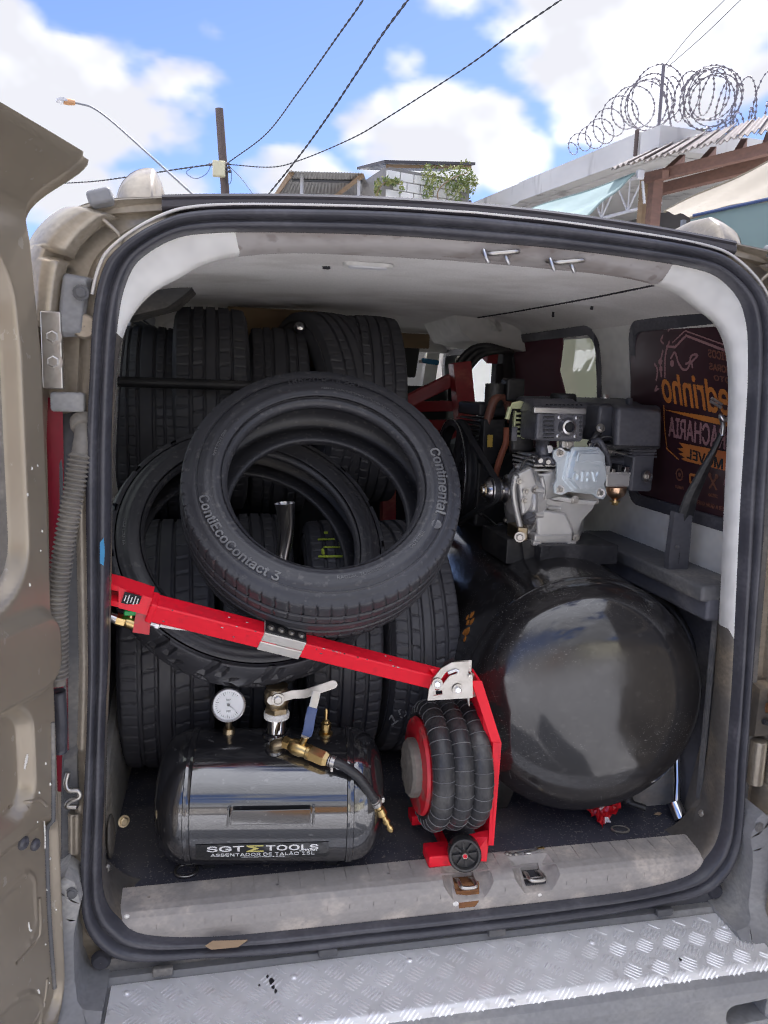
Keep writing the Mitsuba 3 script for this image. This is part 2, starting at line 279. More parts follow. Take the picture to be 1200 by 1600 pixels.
# houses across the street (mirrored in the black tanks)
def plain_house(x0, x1, y, h, m, label, gate=None, depth=6):
    t = thing('street_house', label, 'house')
    put('wall', box(x1-x0, depth, h, ((x0+x1)/2, y-depth/2, h/2)), m, t)
    put('roof', box(x1-x0+.5, depth+.6, .16, ((x0+x1)/2, y-depth/2+.1, h+.08)), 'zinc_sheet', t)
    if gate:
        g = put('gate', box(gate[1]-gate[0], .08, 2.6, ((gate[0]+gate[1])/2, y+.04, 1.3)), 'ochre_gate', t)
        for i in range(9):
            x = gate[0]+(i+.5)*(gate[1]-gate[0])/9
            put('gate_slat', box(.16, .03, 2.5, (x, y+.095, 1.3)), 'ochre_gate', t)
    for x in (x0+1.2, x1-1.4):
        w = put('window', box(1.1, .1, 1.1, (x, y+.02, 1.7)), 'render_dark', t); put('sill', box(1.3, .16, .07, (x, y+.08, 1.12)), 'concrete', w)
plain_house(-11, 1.0, -17, 3.2, 'house_wall', 'tan rendered house with an ochre gate across the street behind the camera', (-2.9, -.9))
plain_house(1.6, 14, -18, 4.0, 'cream_wall', 'cream two storey house across the street behind the camera')

# ---- pole, lamp and cables
def pix(pts): return A([at(u, v, Y=y) for u, v, y in pts])
p1, p2 = at(342.5, 170, Y=16), at(352, 303, Y=16); p0 = p1+(p2-p1)*(p1[2]/(p1[2]-p2[2]))
pole = thing('utility_pole', 'dark timber utility pole with a cream meter box strapped to it', 'utility pole')
put('pole', tube([p0, (p0+p1)/2, p1], A([.12, .098, .082]), 14), 'pole_timber', pole, smooth=40)
bc = at(342, 264, Y=15.86)
mb = put('meter_box', box(.26, .13, .31, bc, .02), 'cream_box', pole, smooth=30)
put('lid', box(.22, .012, .27, bc+A([0, -.07, 0])), 'cream_box', mb)
put('strap', lathe([(.112, -.02), (.116, -.02), (.116, .02), (.112, .02)], 20, frame(at(346, 262, Y=16), p1-p0)), 'galvanised', pole)
for u, v in ((355, 256), (356, 262), (357, 268), (330, 257)):
    c = at(u, v, Y=15.9); put('insulator', lathe([(.001, -.05), (.03, -.05), (.035, -.02), (.018, 0), (.035, .02), (.03, .05), (.001, .05)], 12, frame(c, (1, 0, .2))), 'razor_steel', pole, smooth=40)
put('loop_wire', tube(spline(pix([(357, 258, 15.9), (362, 270, 15.9), (360, 286, 15.9), (354, 285, 15.9), (352, 272, 15.9)]), 30), .007, 6), 'cable_black', pole)
put('loop_wire', tube(spline(pix([(330, 258, 15.9), (322, 272, 15.9), (305, 279, 15.9), (291, 270, 15.9), (300, 262, 15.9)]), 30), .006, 6), 'cable_black', pole)
lamp = thing('street_lamp', 'street lamp with a long curved arm and orange and white lamp head', 'street lamp')
arm = spline(pix([(353, 352, 15.95), (300, 303, 15.9), (232, 241, 15.8), (175, 190, 15.7), (146, 169, 15.6), (128, 163, 15.6), (112, 160, 15.6)]), 50)
put('arm', tube(arm, .019, 10), 'galvanised', lamp, smooth=40)
h0, h1 = at(115, 160, Y=15.6), at(88, 157.5, Y=15.5); ax = unit(h1-h0); L = np.linalg.norm(h1-h0)
Mh = frame(h0, ax, (0, 0, 1))
put('socket', lathe([(.001, -.02), (.05, -.02), (.06, .08), (.055, .18), (.001, .18)], 14, Mh), 'lamp_orange', lamp, smooth=40)
put('housing', mv(hull([(a*.045*s, b*.11*s, z) for z, s in ((.12, .6), (.18, 1), (L*.8, 1), (L, .7)) for a in (-.2, 1) for b in (-1, 1)]), Mh), 'white_steel', lamp)
put('glass', mv(hull([(a, b, z) for a in (-.035, -.008) for b in (-.09, .09) for z in (.2, L*.78)]), Mh), 'dial_white', lamp)

def cable(pts, r, label, twist=0, n=90):
    P = spline(pix(pts), n); r = r*.68; twist = twist*.8
    k = thing('overhead_cable', label, 'cable')
    if twist:
        t = np.gradient(P, axis=0); t /= np.linalg.norm(t, axis=1, keepdims=True); a = np.cross(t, [0, 0, 1.]); a /= np.linalg.norm(a, axis=1, keepdims=True); b = np.cross(t, a)
        s = np.r_[0, np.cumsum(np.linalg.norm(np.diff(P, axis=0), axis=1))]; ph = 2*PI*s/twist
        for o in (0, PI): put('strand', tube(P+r*(np.cos(ph+o)[:, None]*a+np.sin(ph+o)[:, None]*b), r*.95, 6), 'cable_black', k, smooth=True)
    else: put('strand', tube(P, r, 6), 'cable_black', k, smooth=True)
cable([(358, 253, 15.9), (415, 210, 13.8), (465, 145, 11.6), (525, 60, 9.6), (567, 0, 8.6), (600, -60, 7.8)], .011, 'black cable rising steeply from the pole, the left one of the two steep cables', .35, 160)
cable([(415, 309, 13.5), (465, 247, 12.3), (510, 185, 11.1), (560, 110, 9.9), (600, 50, 9), (637, 0, 8.3), (680, -60, 7.5)], .013, 'black twisted cable crossing over the other wires, the right one of the two steep cables', .4, 200)
cable([(358, 257, 15.9), (425, 261, 14.6), (475, 248, 13.6), (550, 216, 12.2), (600, 187, 11.4), (725, 107, 9.8), (800, 52, 9), (876, 0, 8.2), (960, -60, 7.4)], .010, 'long thin cable sagging from the pole to the upper right', .3, 220)
cable([(40, 289, 22), (85, 287, 20.5), (150, 283, 18.8), (215, 274, 17.6), (280, 264, 16.6), (330, 257, 15.9)], .014, 'thick twisted cable running left from the pole with a splice', .4, 120)
cable([(358, 259, 15.9), (378, 280, 15.4), (397, 306, 14.8), (420, 340, 14)], .011, 'short guy wire slanting down to the right of the pole', 0, 30)
cable([(1040, 101, 9.2), (1080, 52, 8.2), (1130, 2, 7.4), (1180, -50, 6.8)], .006, 'pale thin wire from the wall post, upper one of the pair', 0, 40)
cable([(1042, 106, 9.2), (1100, 55, 8.2), (1157, 0, 7.4), (1210, -50, 6.8)], .006, 'pale thin wire from the wall post, lower one of the pair', 0, 40)

# ---- block house with vines, and its lean-to
bh = thing('block_house', 'small white concrete block house with a thin dark roof slab and climbing vines', 'house')
a0, a1, a2 = at(603, 262, Y=13), at(735, 264, Y=13.5), at(567, 268, Y=14.2)
zt = a0[2]+.02
def wallbox(p, q, z0, z1, t):
    p, q = A(p), A(q); d = unit([q[0]-p[0], q[1]-p[1], 0]); n = A([-d[1], d[0], 0])
    L = np.linalg.norm((q-p)[:2]); m = trimesh.creation.box((L, t, z1-z0)); M = axes([(p[0]+q[0])/2+n[0]*t/2, (p[1]+q[1])/2+n[1]*t/2, (z0+z1)/2], d, n, [0, 0, 1]); m.apply_transform(M); return m, M, L
m, Mw, Lw = wallbox(a0, a1, 0, zt, .2); put('wall', m, 'mortar', bh)
m, _, _ = wallbox(a2, a0, 0, zt, .2); put('wall', m, 'mortar', bh)
back = a1+(a2-a0); m, _, _ = wallbox(a1, back, 0, zt, .2); put('wall', m, 'mortar', bh)
bw, bhh = .285, .165; rows = 8; cols = int(Lw/bw)+1
blk = [mikit.ply(box(bw-.022, .05, bhh-.018, (0, 0, 0), .006, 8), 'white_block', smooth=30) for _ in range(1)]
for r in range(rows):
    z = zt-.05-(r+.5)*bhh
    for c in range(cols):
        x = -Lw/2+(c+.5-(r % 2)*.5)*bw
        if x < -Lw/2+bw*.3 or x > Lw/2-bw*.4: continue
        M = Mw.copy(); M[:3, 3] = (Mw @ A([x, -.1-.012+rng.uniform(-.006, .008), 0, 1]))[:3]; M[2, 3] = z
        k = key_for(f'{bh}__wall__block'); scene[k] = {**blk[0], 'to_world': T(M.tolist())}
rf = hull([p+A([dx, dy, dz]) for p, dx, dy in ((a0, -.05, -.10), (a1, .06, -.10), (a2, -.1, .1), (back, .1, .1)) for dz in (.05, .10)])
put('roof', rf, 'paint_dark', bh)
put('rafter', hull([p+A([dx, 0, dz]) for p in (a0, a1) for dx in (0, .02) for dz in (0, .06)]), 'timber', bh)
def leaves(clumps, n, s, seed):
    g = np.random.default_rng(seed); V = []; F = []
    for (c, r, w) in clumps:
        k = int(n*w)
        d = g.normal(size=(k, 3)); d /= np.linalg.norm(d, axis=1, keepdims=True); P = A(c)+d*g.uniform(.15, 1, (k, 1))**.6*A(r)
        for p in P:
            a = unit(g.normal(size=3)+A([0, -.6, -.2])); b = unit(np.cross(a, g.normal(size=3))); c2 = np.cross(a, b); q = s*g.uniform(.6, 1.3)
            i = len(V); V += [p-b*q, p+c2*q*.45, p+b*q, p-c2*q*.45-a*q*.15]; F += [(i, i+1, i+2), (i, i+2, i+3)]
    return tm(V, F)
v1 = thing('climbing_vine', 'large yellow green vine hanging over the right corner of the block house', 'vine')
cl = [(at(u, v, Y=y), (rx, .15, rz), w) for u, v, y, rx, rz, w in ((668, 268, 13, .12, .14, .8), (672, 285, 13, .14, .2, 1.2), (690, 275, 13, .2, .2, 1.0), (708, 282, 13.1, .25, .28, 2), (725, 275, 13.2, .2, .3, 2), (735, 288, 13.3, .14, .26, 1.5), (712, 300, 13.2, .22, .3, 1.3), (668, 303, 13, .12, .2, .7), (742, 285, 13.3, .08, .1, .4))]
put('foliage', leaves(cl, 85, .036, 3), 'leaf', v1)
put('stem', tube(spline(pix([(690, 330, 13), (684, 300, 13), (705, 280, 13), (730, 270, 13.2)]), 20), .012, 6), 'timber', v1)
v2 = thing('climbing_vine', 'small sparse vine on the left corner of the block house', 'vine')
cl = [(at(u, v, Y=y), (rx, .12, rz), w) for u, v, y, rx, rz, w in ((590, 290, 13, .08, .16, .8), (604, 283, 12.9, .12, .09, .7), (618, 285, 12.9, .14, .07, .8), (628, 293, 12.9, .06, .1, .4), (590, 302, 13, .06, .1, .4))]
put('foliage', leaves(cl, 60, .04, 5), 'leaf', v2)
put('stem', tube(spline(pix([(588, 325, 12.95), (590, 300, 12.95), (604, 284, 12.9), (624, 288, 12.9)]), 20), .010, 6), 'timber', v2)
yw = thing('yard_wall', 'cream rendered yard wall on the right side of the street beyond the van', 'wall'); put('wall', box(.2, 16, 2.5, (3.5, 6, 1.25)), 'cream_wall', yw); put('coping', box(.28, 16, .07, (3.5, 6, 2.535)), 'concrete', yw)
sh = thing('lean_to', 'open lean-to with a corrugated sheet roof on thin posts beside the block house', 'shed')
n0, n1, f1, f0 = at(452, 268, Y=12.2), at(568, 271, Y=12.2), at(580, 306, Y=18), at(428, 306, Y=18)
uu, vv = np.meshgrid(np.linspace(0, 1, 8), np.linspace(0, 1, 181), indexing='ij')
P = (n0*(1-vv)[..., None]+n1*vv[..., None])*(1-uu)[..., None]+(f0*(1-vv)[..., None]+f1*vv[..., None])*uu[..., None]; P[..., 2] += .006*np.sin(vv*2*PI*26)
put('roof_sheet', thick(P, (0, 0, 1), .008), 'zinc_sheet', sh, smooth=40)
for (p, q) in ((at(455, 271, Y=12.3), at(430, 307, Y=18)), (at(565, 275, Y=12.3), at(520, 310, Y=17))): put('beam', tube([p, q], .055, 4), 'timber', sh)
put('purlin', tube([at(456, 281, Y=13.5), at(566, 284, Y=13.5)], .03, 4), 'galvanised', sh)
for u, y in ((472, 12.6), (561, 12.6)):
    p = at(u, 272, Y=y); put('post', tube([A([p[0], p[1], 0]), p], .028, 8), 'white_steel', sh)
put('rear_wall', hull([A([p[0], p[1]+.3, z]) for p in (f0, f1) for z in (0, p[2])]+[A([p[0], p[1]+.5, z]) for p in (f0, f1) for z in (0, p[2])]), 'render_dark', sh)

# ---- concrete building along the right side, truss, razor wire, awnings
cb = thing('concrete_building', 'long grey concrete building with a deep edge beam along the right side', 'building')
N, Fp = at(1000, 206, Y=9), at(735, 317, Y=15)
dirb = unit((Fp-N)*A([1, 1, 0])); nb = A([dirb[1], -dirb[0], 0]); nb = nb if nb[0] < 0 else -nb
slope = (Fp-N)[2]/np.linalg.norm((Fp-N)[:2])
def onb(s, out, dz): return N+dirb*s+A([0, 0, slope*s+dz])+nb*out
Lb = np.linalg.norm((Fp-N)[:2])
def slab(s0, s1, o0, o1, z0, z1): return hull([onb(s, o, z) for s in (s0, s1) for o in (o0, o1) for z in (z0, z1)])
put('edge_beam', slab(0, Lb*.62-.02, -.25, 0, -.33, 0), 'concrete', cb); put('edge_beam', slab(Lb*.62, Lb, -.25, -.01, -.35, -.01), 'concrete', cb)
put('edge_beam', slab(Lb+.03, Lb+9, -.3, -.06, -.38, -.03), 'concrete', cb)
put('drain_pipe', tube([onb(.04, .02, .03), onb(.04, .02, -.30)], .028, 8), 'pole_timber', cb); put('drain_pipe', tube([onb(Lb+.015, .0, .05), onb(Lb+.015, 0, -.35)], .03, 8), 'pole_timber', cb)
put('roof_slab', slab(-.45, Lb+9, -4.2, -.26, -.12, -.015), 'concrete', cb)
put('end_beam', slab(-.46, -.03, -4.2, 0, -.30, -.02), 'concrete', cb)
put('wall', slab(-.3, Lb+9, -2.9, -2.7, -6, -.13), 'grey_block', cb)
put('soffit', slab(-.2, Lb+9, -2.7, -.27, -.35, -.31), 'concrete', cb)
ts = thing('steel_truss', 'pale steel lattice truss under the concrete edge beam', 'truss')
put('chord', tube([onb(.1, -.5, -.40), onb(Lb+6, -.5, -.40)], .025, 6), 'white_steel', ts); put('chord', tube([onb(.1, -.5, -.86), onb(Lb+6, -.5, -.86)], .025, 6), 'white_steel', ts)
s = .2; k = 0
while s < Lb+4:
    w = .36
    put('lattice_bar', tube([onb(s, -.5, -.40), onb(s+w, -.5, -.86)] if k % 2 else [onb(s, -.5, -.86), onb(s+w, -.5, -.40)], .014, 5), 'white_steel', ts)
    if k % 2: put('lattice_bar', tube([onb(s+w, -.5, -.40), onb(s+w, -.5, -.86)], .012, 5), 'white_steel', ts)
    s += w; k += 1
ps = thing('wall_post', 'thin dark metal post carrying the razor wire on the concrete beam', 'post')
put('bar', tube([at(1026, 241, Y=8.9), at(1037, 102, Y=8.9)], .022, 6), 'razor_steel', ps); put('bracket', box(.10, .06, .20, at(1030, 228, Y=8.86)), 'pole_timber', ps)
rz = thing('razor_wire', 'dark razor wire coil looping along the wall top from the beam to the tiled roof', 'razor wire')
def razor(pts, turns, rad, lean=.25, ph=0, wob=.20, seed=1):
    g = np.random.default_rng(seed); Cn = spline(pix(pts), 400); t = np.linspace(0, 1, 400)
    tg = np.gradient(Cn, axis=0); tg /= np.linalg.norm(tg, axis=1, keepdims=True); a = np.cross(tg, [0, 0, 1.]); a /= np.linalg.norm(a, axis=1, keepdims=True); b = np.cross(a, tg)
    R = np.interp(t, np.linspace(0, 1, len(rad)), rad)*(1+wob*np.sin(t*turns*5.1+seed)); th = 2*PI*turns*t+ph
    return Cn+R[:, None]*(np.cos(th)[:, None]*a+np.sin(th)[:, None]*b)
def barbs(P, step, s):
    d = np.r_[0, np.cumsum(np.linalg.norm(np.diff(P, axis=0), axis=1))]; V = []; F = []
    for x in np.arange(step/2, d[-1], step):
        i = np.searchsorted(d, x); i = min(max(i, 1), len(P)-1); p = P[i]; t = unit(P[i]-P[i-1]); a = unit(np.cross(t, [.3, .5, .8])); b = np.cross(t, a); j = len(V)
        V += [p-t*s, p+a*s*.55, p+t*s, p-a*s*.55, p+b*s*.4, p-b*s*.4]; F += [(j, j+1, j+4), (j+1, j+2, j+4), (j+2, j+3, j+4), (j+3, j, j+4), (j+1, j, j+5), (j+2, j+1, j+5), (j+3, j+2, j+5), (j, j+3, j+5)]
    return tm(V, F)
for pts, turns, rad, sd, ph in (([(888, 236, 12.), (930, 207, 11.), (975, 180, 10.2), (1010, 158, 9.4), (1040, 150, 8.9)], 10.5, [.12, .2, .26, .33, .36], 2, 1.5),
                                ([(1025, 160, 8.8), (1062, 148, 8.6), (1092, 150, 8.4), (1122, 152, 8.2), (1160, 152, 8.0), (1215, 148, 7.7)], 7.5, [.33, .28, .27, .27, .28, .30], 5, .4),
                                ([(1106, 153, 8.62), (1110, 153, 8.48), (1112, 154, 8.34), (1110, 153, 8.2)], 5.2, [.30, .315, .32, .31], 8, .2),
                                ([(1090, 222, 8.4), (1130, 200, 8.2), (1160, 188, 8.), (1210, 176, 7.8)], 6.5, [.08, .11, .13, .12], 9, .9)):
    P = razor(pts, turns, rad, seed=sd, ph=ph)
    put('wire', tube(P, .0052, 5), 'razor_steel', rz); put('barbs', barbs(P, .080, .031), 'razor_steel', rz, kind='stuff')
pl = thing('roof_weed', 'small green weed growing on the wall behind the razor wire', 'plant')
put('leaves', leaves([(at(1092, 208, Y=8.7), (.1, .08, .05), 1), (at(1085, 211, Y=8.7), (.05, .06, .04), .4), (at(1102, 205, Y=8.7), (.05, .05, .06), .4)], 60, .03, 9), 'leaf', pl)

tr = thing('tiled_shed', 'shed with a corrugated tile roof on red brown timber beams at the upper right', 'shed')
e0, e1 = at(955, 266, Y=7.2), at(1215, 204, Y=5.6)         # eaves line
b0, b1 = at(1010, 240, Y=9.2), at(1230, 176, Y=7.2)
uu, vv = np.meshgrid(np.linspace(0, 1, 6), np.linspace(0, 1, 151), indexing='ij')
nt = 9
for k in range(nt):
    v0, v1_ = k/nt, (k+1)/nt+.015
    V = v0+(v1_-v0)*vv[:, :41]*150/40; U = uu[:, :41]
    P = (e0*(1-V)[..., None]+e1*V[..., None])*(1-U)[..., None]+(b0*(1-V)[..., None]+b1*V[..., None])*U[..., None]
    P[..., 2] += .015*np.sin((V-v0)*nt*2*PI*3)+.006*k % .012+(.03*(V-v0)*nt)
    put('roof_tile', thick(P, (0, 0, 1), .012), 'roof_sheet', tr, smooth=40)
def beam(p, q, w, h, m, name='beam'):
    d = unit(q-p); n = unit(np.cross(d, [0, 0, 1])); up_ = np.cross(n, d); put(name, hull([x+n*a*w/2+up_*b*h/2 for x in (p, q) for a in (-1, 1) for b in (-1, 1)]), m, tr)
beam(at(1010, 279, Y=7.3), at(1215, 229, Y=5.8), .09, .11, 'red_timber'); beam(at(1022, 299, Y=7.6), at(1215, 250, Y=6.3), .1, .12, 'red_timber')
for u0, v0_ in ((1040, 268), (1095, 255), (1150, 241), (1195, 230)): p = at(u0, v0_+4, Y=7.2-(u0-1000)*.0062); beam(p, p+unit(b0-e0)*1.6+A([0, 0, .05]), .07, .09, 'red_timber', 'rafter')
for u, m, y, w in ((1026, 'red_timber', 7.2, .12), (1011, 'timber', 7.6, .11)):
    p = at(u, 272, Y=y); put('post', box(w, w, p[2], (p[0], p[1], p[2]/2)), m, tr)
w0, w1 = at(1040, 285, Y=8.0), at(1235, 235, Y=6.6)
m, Mw2, Lw2 = wallbox(w0, w1, 0, 3.3, .15); put('wall', m, 'mortar', tr)
zz = min(w0[2], w1[2]); blk2 = mikit.ply(box(.37, .05, .17, (0, 0, 0), .006, 8), 'grey_block', smooth=30)
for r in range(9):
    for c in range(int(Lw2/.39)):
        M = Mw2.copy(); M[:3, 3] = (Mw2 @ A([-Lw2/2+(c+.5+(r % 2)*.5)*.39, -.09, 0, 1]))[:3]; M[2, 3] = 3.22-(r+.5)*.19
        k = key_for(f'{tr}__wall__block'); scene[k] = {**blk2, 'to_world': T(M.tolist())}
put('lamp_tube', tube([at(1004, 283, Y=7), at(1007, 318, Y=7)], .016, 8), 'white_steel', tr); put('junction_box', box(.08, .06, .10, at(1000, 273, Y=7), .01), 'white_steel', tr)

def cloth(name, label, corners, m, sag=.06, n=14, hem=None):
    t = thing(name, label, 'awning' if 'awning' in name else 'canopy')
    u, v = np.meshgrid(np.linspace(0, 1, n), np.linspace(0, 1, n), indexing='ij'); a, b, c, d = [A(x) for x in corners]
    P = (a*(1-v)[..., None]+b*v[..., None])*(1-u)[..., None]+(d*(1-v)[..., None]+c*v[..., None])*u[..., None]
    P[..., 2] -= sag*np.sin(PI*u)*np.sin(PI*v)*1.0; P += .012*np.sin(u*11+v*7)[..., None]*A([0, .5, 1])
    put('cloth', thick(P, (0, .02, .02), .12), m, t, smooth=40)
    put('hem', tube(np.vstack([P[0], P[1:, -1], P[-1, ::-1][1:]]), .012, 6), m, t)
    return t
cloth('shade_awning', 'mint green shade awning stretched under the concrete beam', (at(818, 331, Y=9.5), at(992, 272, Y=7.0), at(912, 340, Y=6.6), at(826, 345, Y=7.5)), 'mint_cloth')
cn = cloth('market_canopy', 'beige and mint canopy roof at the far right above the van', (at(1038, 331, Y=5.4), at(1230, 238, Y=4.4), at(1230, 306, Y=3.7), at(1078, 338, Y=4.2)), 'beige_cloth', .02)
a, b, c, d = at(1080, 340, Y=4.19), at(1230, 307, Y=3.69), at(1230, 400, Y=3.6), at(1085, 420, Y=4.1)
put('valance', thick([[a, b], [d, c]], (0, .03, 0), .4), 'mint_cloth', cn); put('cord', tube([a+A([0, -.02, .01]), b+A([0, -.02, .01])], .012, 6), 'blue_sleeve', cn)
for p in (a, at(1230, 307, Y=3.69)): put('pole', tube([A([p[0], p[1]+.1, 0]), p+A([0, .1, 0])], .022, 8), 'galvanised', cn)

# ================================================================ the van
van = thing('van', 'beige grey van with its rear doors open, loaded with tyres and workshop equipment', 'van')
OUTL = A([(0, .393), (.29, .394), (.44, .404), (.56, .415), (.61, .445), (.635, .495), (.640, .568), (.632, .70), (.620, .88), (.603, 1.235), (.590, 1.42), (.582, 1.52), (.567, 1.585), (.540, 1.625), (.49, 1.662), (.437, 1.681), (.33, 1.692), (.15, 1.702), (0, 1.705)])
INNL = A([(0, .428), (.29, .430), (.44, .436), (.54, .455), (.583, .49), (.602, .53), (.606, .59), (.600, .70), (.592, .88), (.567, 1.22), (.556, 1.42), (.547, 1.51), (.535, 1.565), (.513, 1.605), (.47, 1.637), (.42, 1.650), (.32, 1.659), (.15, 1.667), (0, 1.668)])
BODL = A([(0, .36), (.29, .36), (.46, .36), (.62, .37), (.68, .40), (.705, .46), (.715, .56), (.718, .70), (.712, .88), (.70, 1.2), (.685, 1.40), (.672, 1.52), (.66, 1.60), (.636, 1.650), (.59, 1.682), (.50, 1.696), (.36, 1.709), (.15, 1.719), (0, 1.722)])
WALL_ = A([(0, .45), (.29, .455), (.44, .46), (.56, .48), (.61, .52), (.63, .56), (.635, .62), (.645, .72), (.655, .88), (.668, 1.2), (.655, 1.40), (.645, 1.50), (.632, 1.57), (.605, 1.61), (.54, 1.632), (.46, 1.640), (.33, 1.646), (.15, 1.651), (0, 1.653)])
IDX = np.linspace(0, 18, 145)
def half(o, idx=IDX):
    p = spline(o, 18*16+1); return np.stack([np.interp(idx, np.linspace(0, 18, 18*16+1), p[:, k]) for k in (0, 1)], 1)
def mx(s, p):
    """x on side s: the left edge of this dented opening stands a little farther out above the waist"""
    return s*(p[..., 0]+(.012*np.interp(p[..., 1], [.95, 1.3, 1.6, 1.68], [0, 1, 1, 0]) if s < 0 else 0))
def full(o, idx=IDX):
    h = half(o, idx); return np.vstack([h, np.stack([mx(-1, h), h[:, 1]], 1)[-2:0:-1]])           # closed, from bottom centre over the right side
def xyz(o, y): return np.stack([o[:, 0], np.broadcast_to(y, len(o)), o[:, 1]], 1)
O_, I_, B_, W_ = full(OUTL), full(INNL), full(BODL), full(WALL_)
# rubber seal round the opening: two lips and a groove
sec = [(0, .012), (.02, -.004), (.10, -.017), (.24, -.023), (.38, -.021), (.47, -.013), (.51, -.006), (.56, -.007), (.62, -.013), (.75, -.017), (.88, -.012), (.97, .0), (1.0, .018)]
wob = .0030*(meshkit.fbm(np.stack([O_[:, 0]*7, O_[:, 1]*7, O_[:, 0]*0], 1), 3, 4)-.5)*2
P = np.stack([xyz(O_*(1-s)+I_*s, y+wob) for s, y in sec], 1)
put('door_seal', grid(P, cu=True), 'seal', van, smooth=True, label='dark rubber seal round the rear opening')
# painted rear frame (recessed gutter), rounded into the body
def offs(o, d):
    d = (d*np.interp(o[:, 1], [1.60, 1.69], [1, .12]))[:, None]
    t = np.roll(o, -1, 0)-np.roll(o, 1, 0); n = np.stack([t[:, 1], -t[:, 0]], 1); n /= np.linalg.norm(n, axis=1, keepdims=True); return o+n*d
Bc = np.where(B_[:, 1:] < .37, B_*A([1, 1]), B_)
rings = [xyz(O_*1.0, .010), xyz(O_*.85+B_*.15, .012), xyz(O_*.75+B_*.25, .036), xyz(O_*.3+B_*.7, .040), xyz(O_*.22+B_*.78, .012), xyz(B_*.9+O_*.1, -.002), xyz(B_, -.002), xyz(offs(B_, .012), .012), xyz(offs(B_, .022), .045), xyz(offs(B_, .028), .14)]
put('rear_frame', grid(np.stack(rings, 1), cu=True), 'paint', van, smooth=50)
# flange edge along the seal top, its sunlit highlight painted in as near-white
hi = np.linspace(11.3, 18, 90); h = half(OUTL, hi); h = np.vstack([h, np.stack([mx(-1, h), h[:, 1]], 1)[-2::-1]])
put('flange_highlight', tube(xyz(h*A([1.004, 1])+A([0, .004]), -.012), .0027, 8), 'rim_paint', van, smooth=True)
# dark strip along the roof edge
x = np.linspace(-.49, .485, 60); zc = np.interp(x, np.r_[-BODL[::-1, 0][0:0], np.linspace(-.5, .5, 41)], 1.724-.028*(np.abs(np.linspace(-.5, .5, 41))/.5)**1.9)
secR = [(.03, -.022), (-.008, -.022), (-.014, -.017), (-.014, -.009), (-.010, -.006), (-.013, -.003), (-.010, .001), (.03, .002)]
put('roof_edge_strip', grid(np.stack([np.stack([x, x*0+y, zc+z], 1) for y, z in secR], 1)), 'paint_dark', van, smooth=45)
# roof skin, roof bar ends
xs = np.linspace(-.60, .60, 25); ys = np.linspace(.02, 2.6, 14); X, Y = np.meshgrid(xs, ys, indexing='ij')
Z = 1.722-.045*(np.abs(X)/.6)**2.2+.03*np.clip(Y/1.0, 0, 1)
put('roof', thick(np.stack([X, Y, Z], -1), (0, 0, -1), .012), 'paint', van, smooth=40)
for s in (-1, 1):
    prof = []
    for y, w, hgt in ((.06, .003, .002), (.065, .020, .022), (.085, .030, .052), (.12, .034, .072), (.18, .035, .076), (.28, .034, .066), (.42, .030, .046), (.6, .02, .015), (.63, .004, .0)):
        th = np.linspace(0, PI, 21); cx = np.cos(th); prof.append(np.stack([s*(.515+w*np.where(cx > 0, 1.7, .55)*cx), y+0*th, 1.694+hgt*np.sin(th)**.85], 1))
    put('roof_bar', grid(A(prof)), 'paint', van, smooth=50)
# outer corner panels of the roof and pillar on both sides (rounded sheet pieces with a gap between)
def patch(s, i0, i1, a0, a1, lift, yo, m, name, **k):
    ii = np.linspace(i0, i1, 22); o, b = half(OUTL, ii), half(BODL, ii); rows = []
    nn = b-o; nn /= np.linalg.norm(nn, axis=1, keepdims=True)
    for q in np.linspace(0, 1, 14):
        a = a0+(a1-a0)*q; e = np.clip(np.minimum(q, 1-q)/.12, 0, 1)**.5
        pt = o+(b-o)*min(a, 1)+nn*max(a-1, 0)*.08; yy = yo-lift*e+max(a-.85, 0)**1.6*.16
        rows.append(np.stack([mx(s, pt), 0*ii+yy, pt[:, 1]], 1))
    R = A(rows); en = np.clip(np.minimum(np.arange(22), 21-np.arange(22))/1.5, 0, 1)**.5; R[:, :, 1] += (1-en)[None]*.012
    put(name, thick(R, (0, 1, 0), .006), m, van, smooth=40, **k)
for s in (-1, 1):
    patch(s, 12.15, 13.75, .50, 1.5, .022, .010, 'paint', 'corner_panel'); patch(s, 10.75, 12.05, .55, 1.5, .020, .012, 'paint', 'corner_panel')
    patch(s, 10.6, 11.75, .12, .56, .012, .006, 'bumper_plastic', 'jamb_cover', label='grey plastic jamb cover')
    patch(s, 4.8, 9.7, .05, .46, .003, .026, 'grey_plastic', 'jamb_gutter')
    c = half(OUTL, [11.35])[0]*.66+half(BODL, [11.35])[0]*.34; put('jamb_bolt', hexbolt((s*c[0], -.012, c[1]), (0, -1, 0), .008, .007), 'grey_plastic', van)
    c = half(BODL, [14.05])[0]; put('corner_cap', mv(box(.036, .045, .022, (0, 0, 0), .006), rot((0, 1, 0), s*17), (s*c[0]*.985, .0, c[1]+.004)), 'bumper_plastic', van, smooth=30)
    q = spline([(s*.530, .004, 1.690), (s*.508, -.001, 1.672), (s*.50, .002, 1.666)], 12) if False else None
    put('pressed_seam', tube(spline([(s*.592, .006, 1.672), (s*.575, .0, 1.657), (s*.556, .003, 1.640), (s*.552, .006, 1.628)], 16), .0035, 6), 'paint', van, smooth=True)
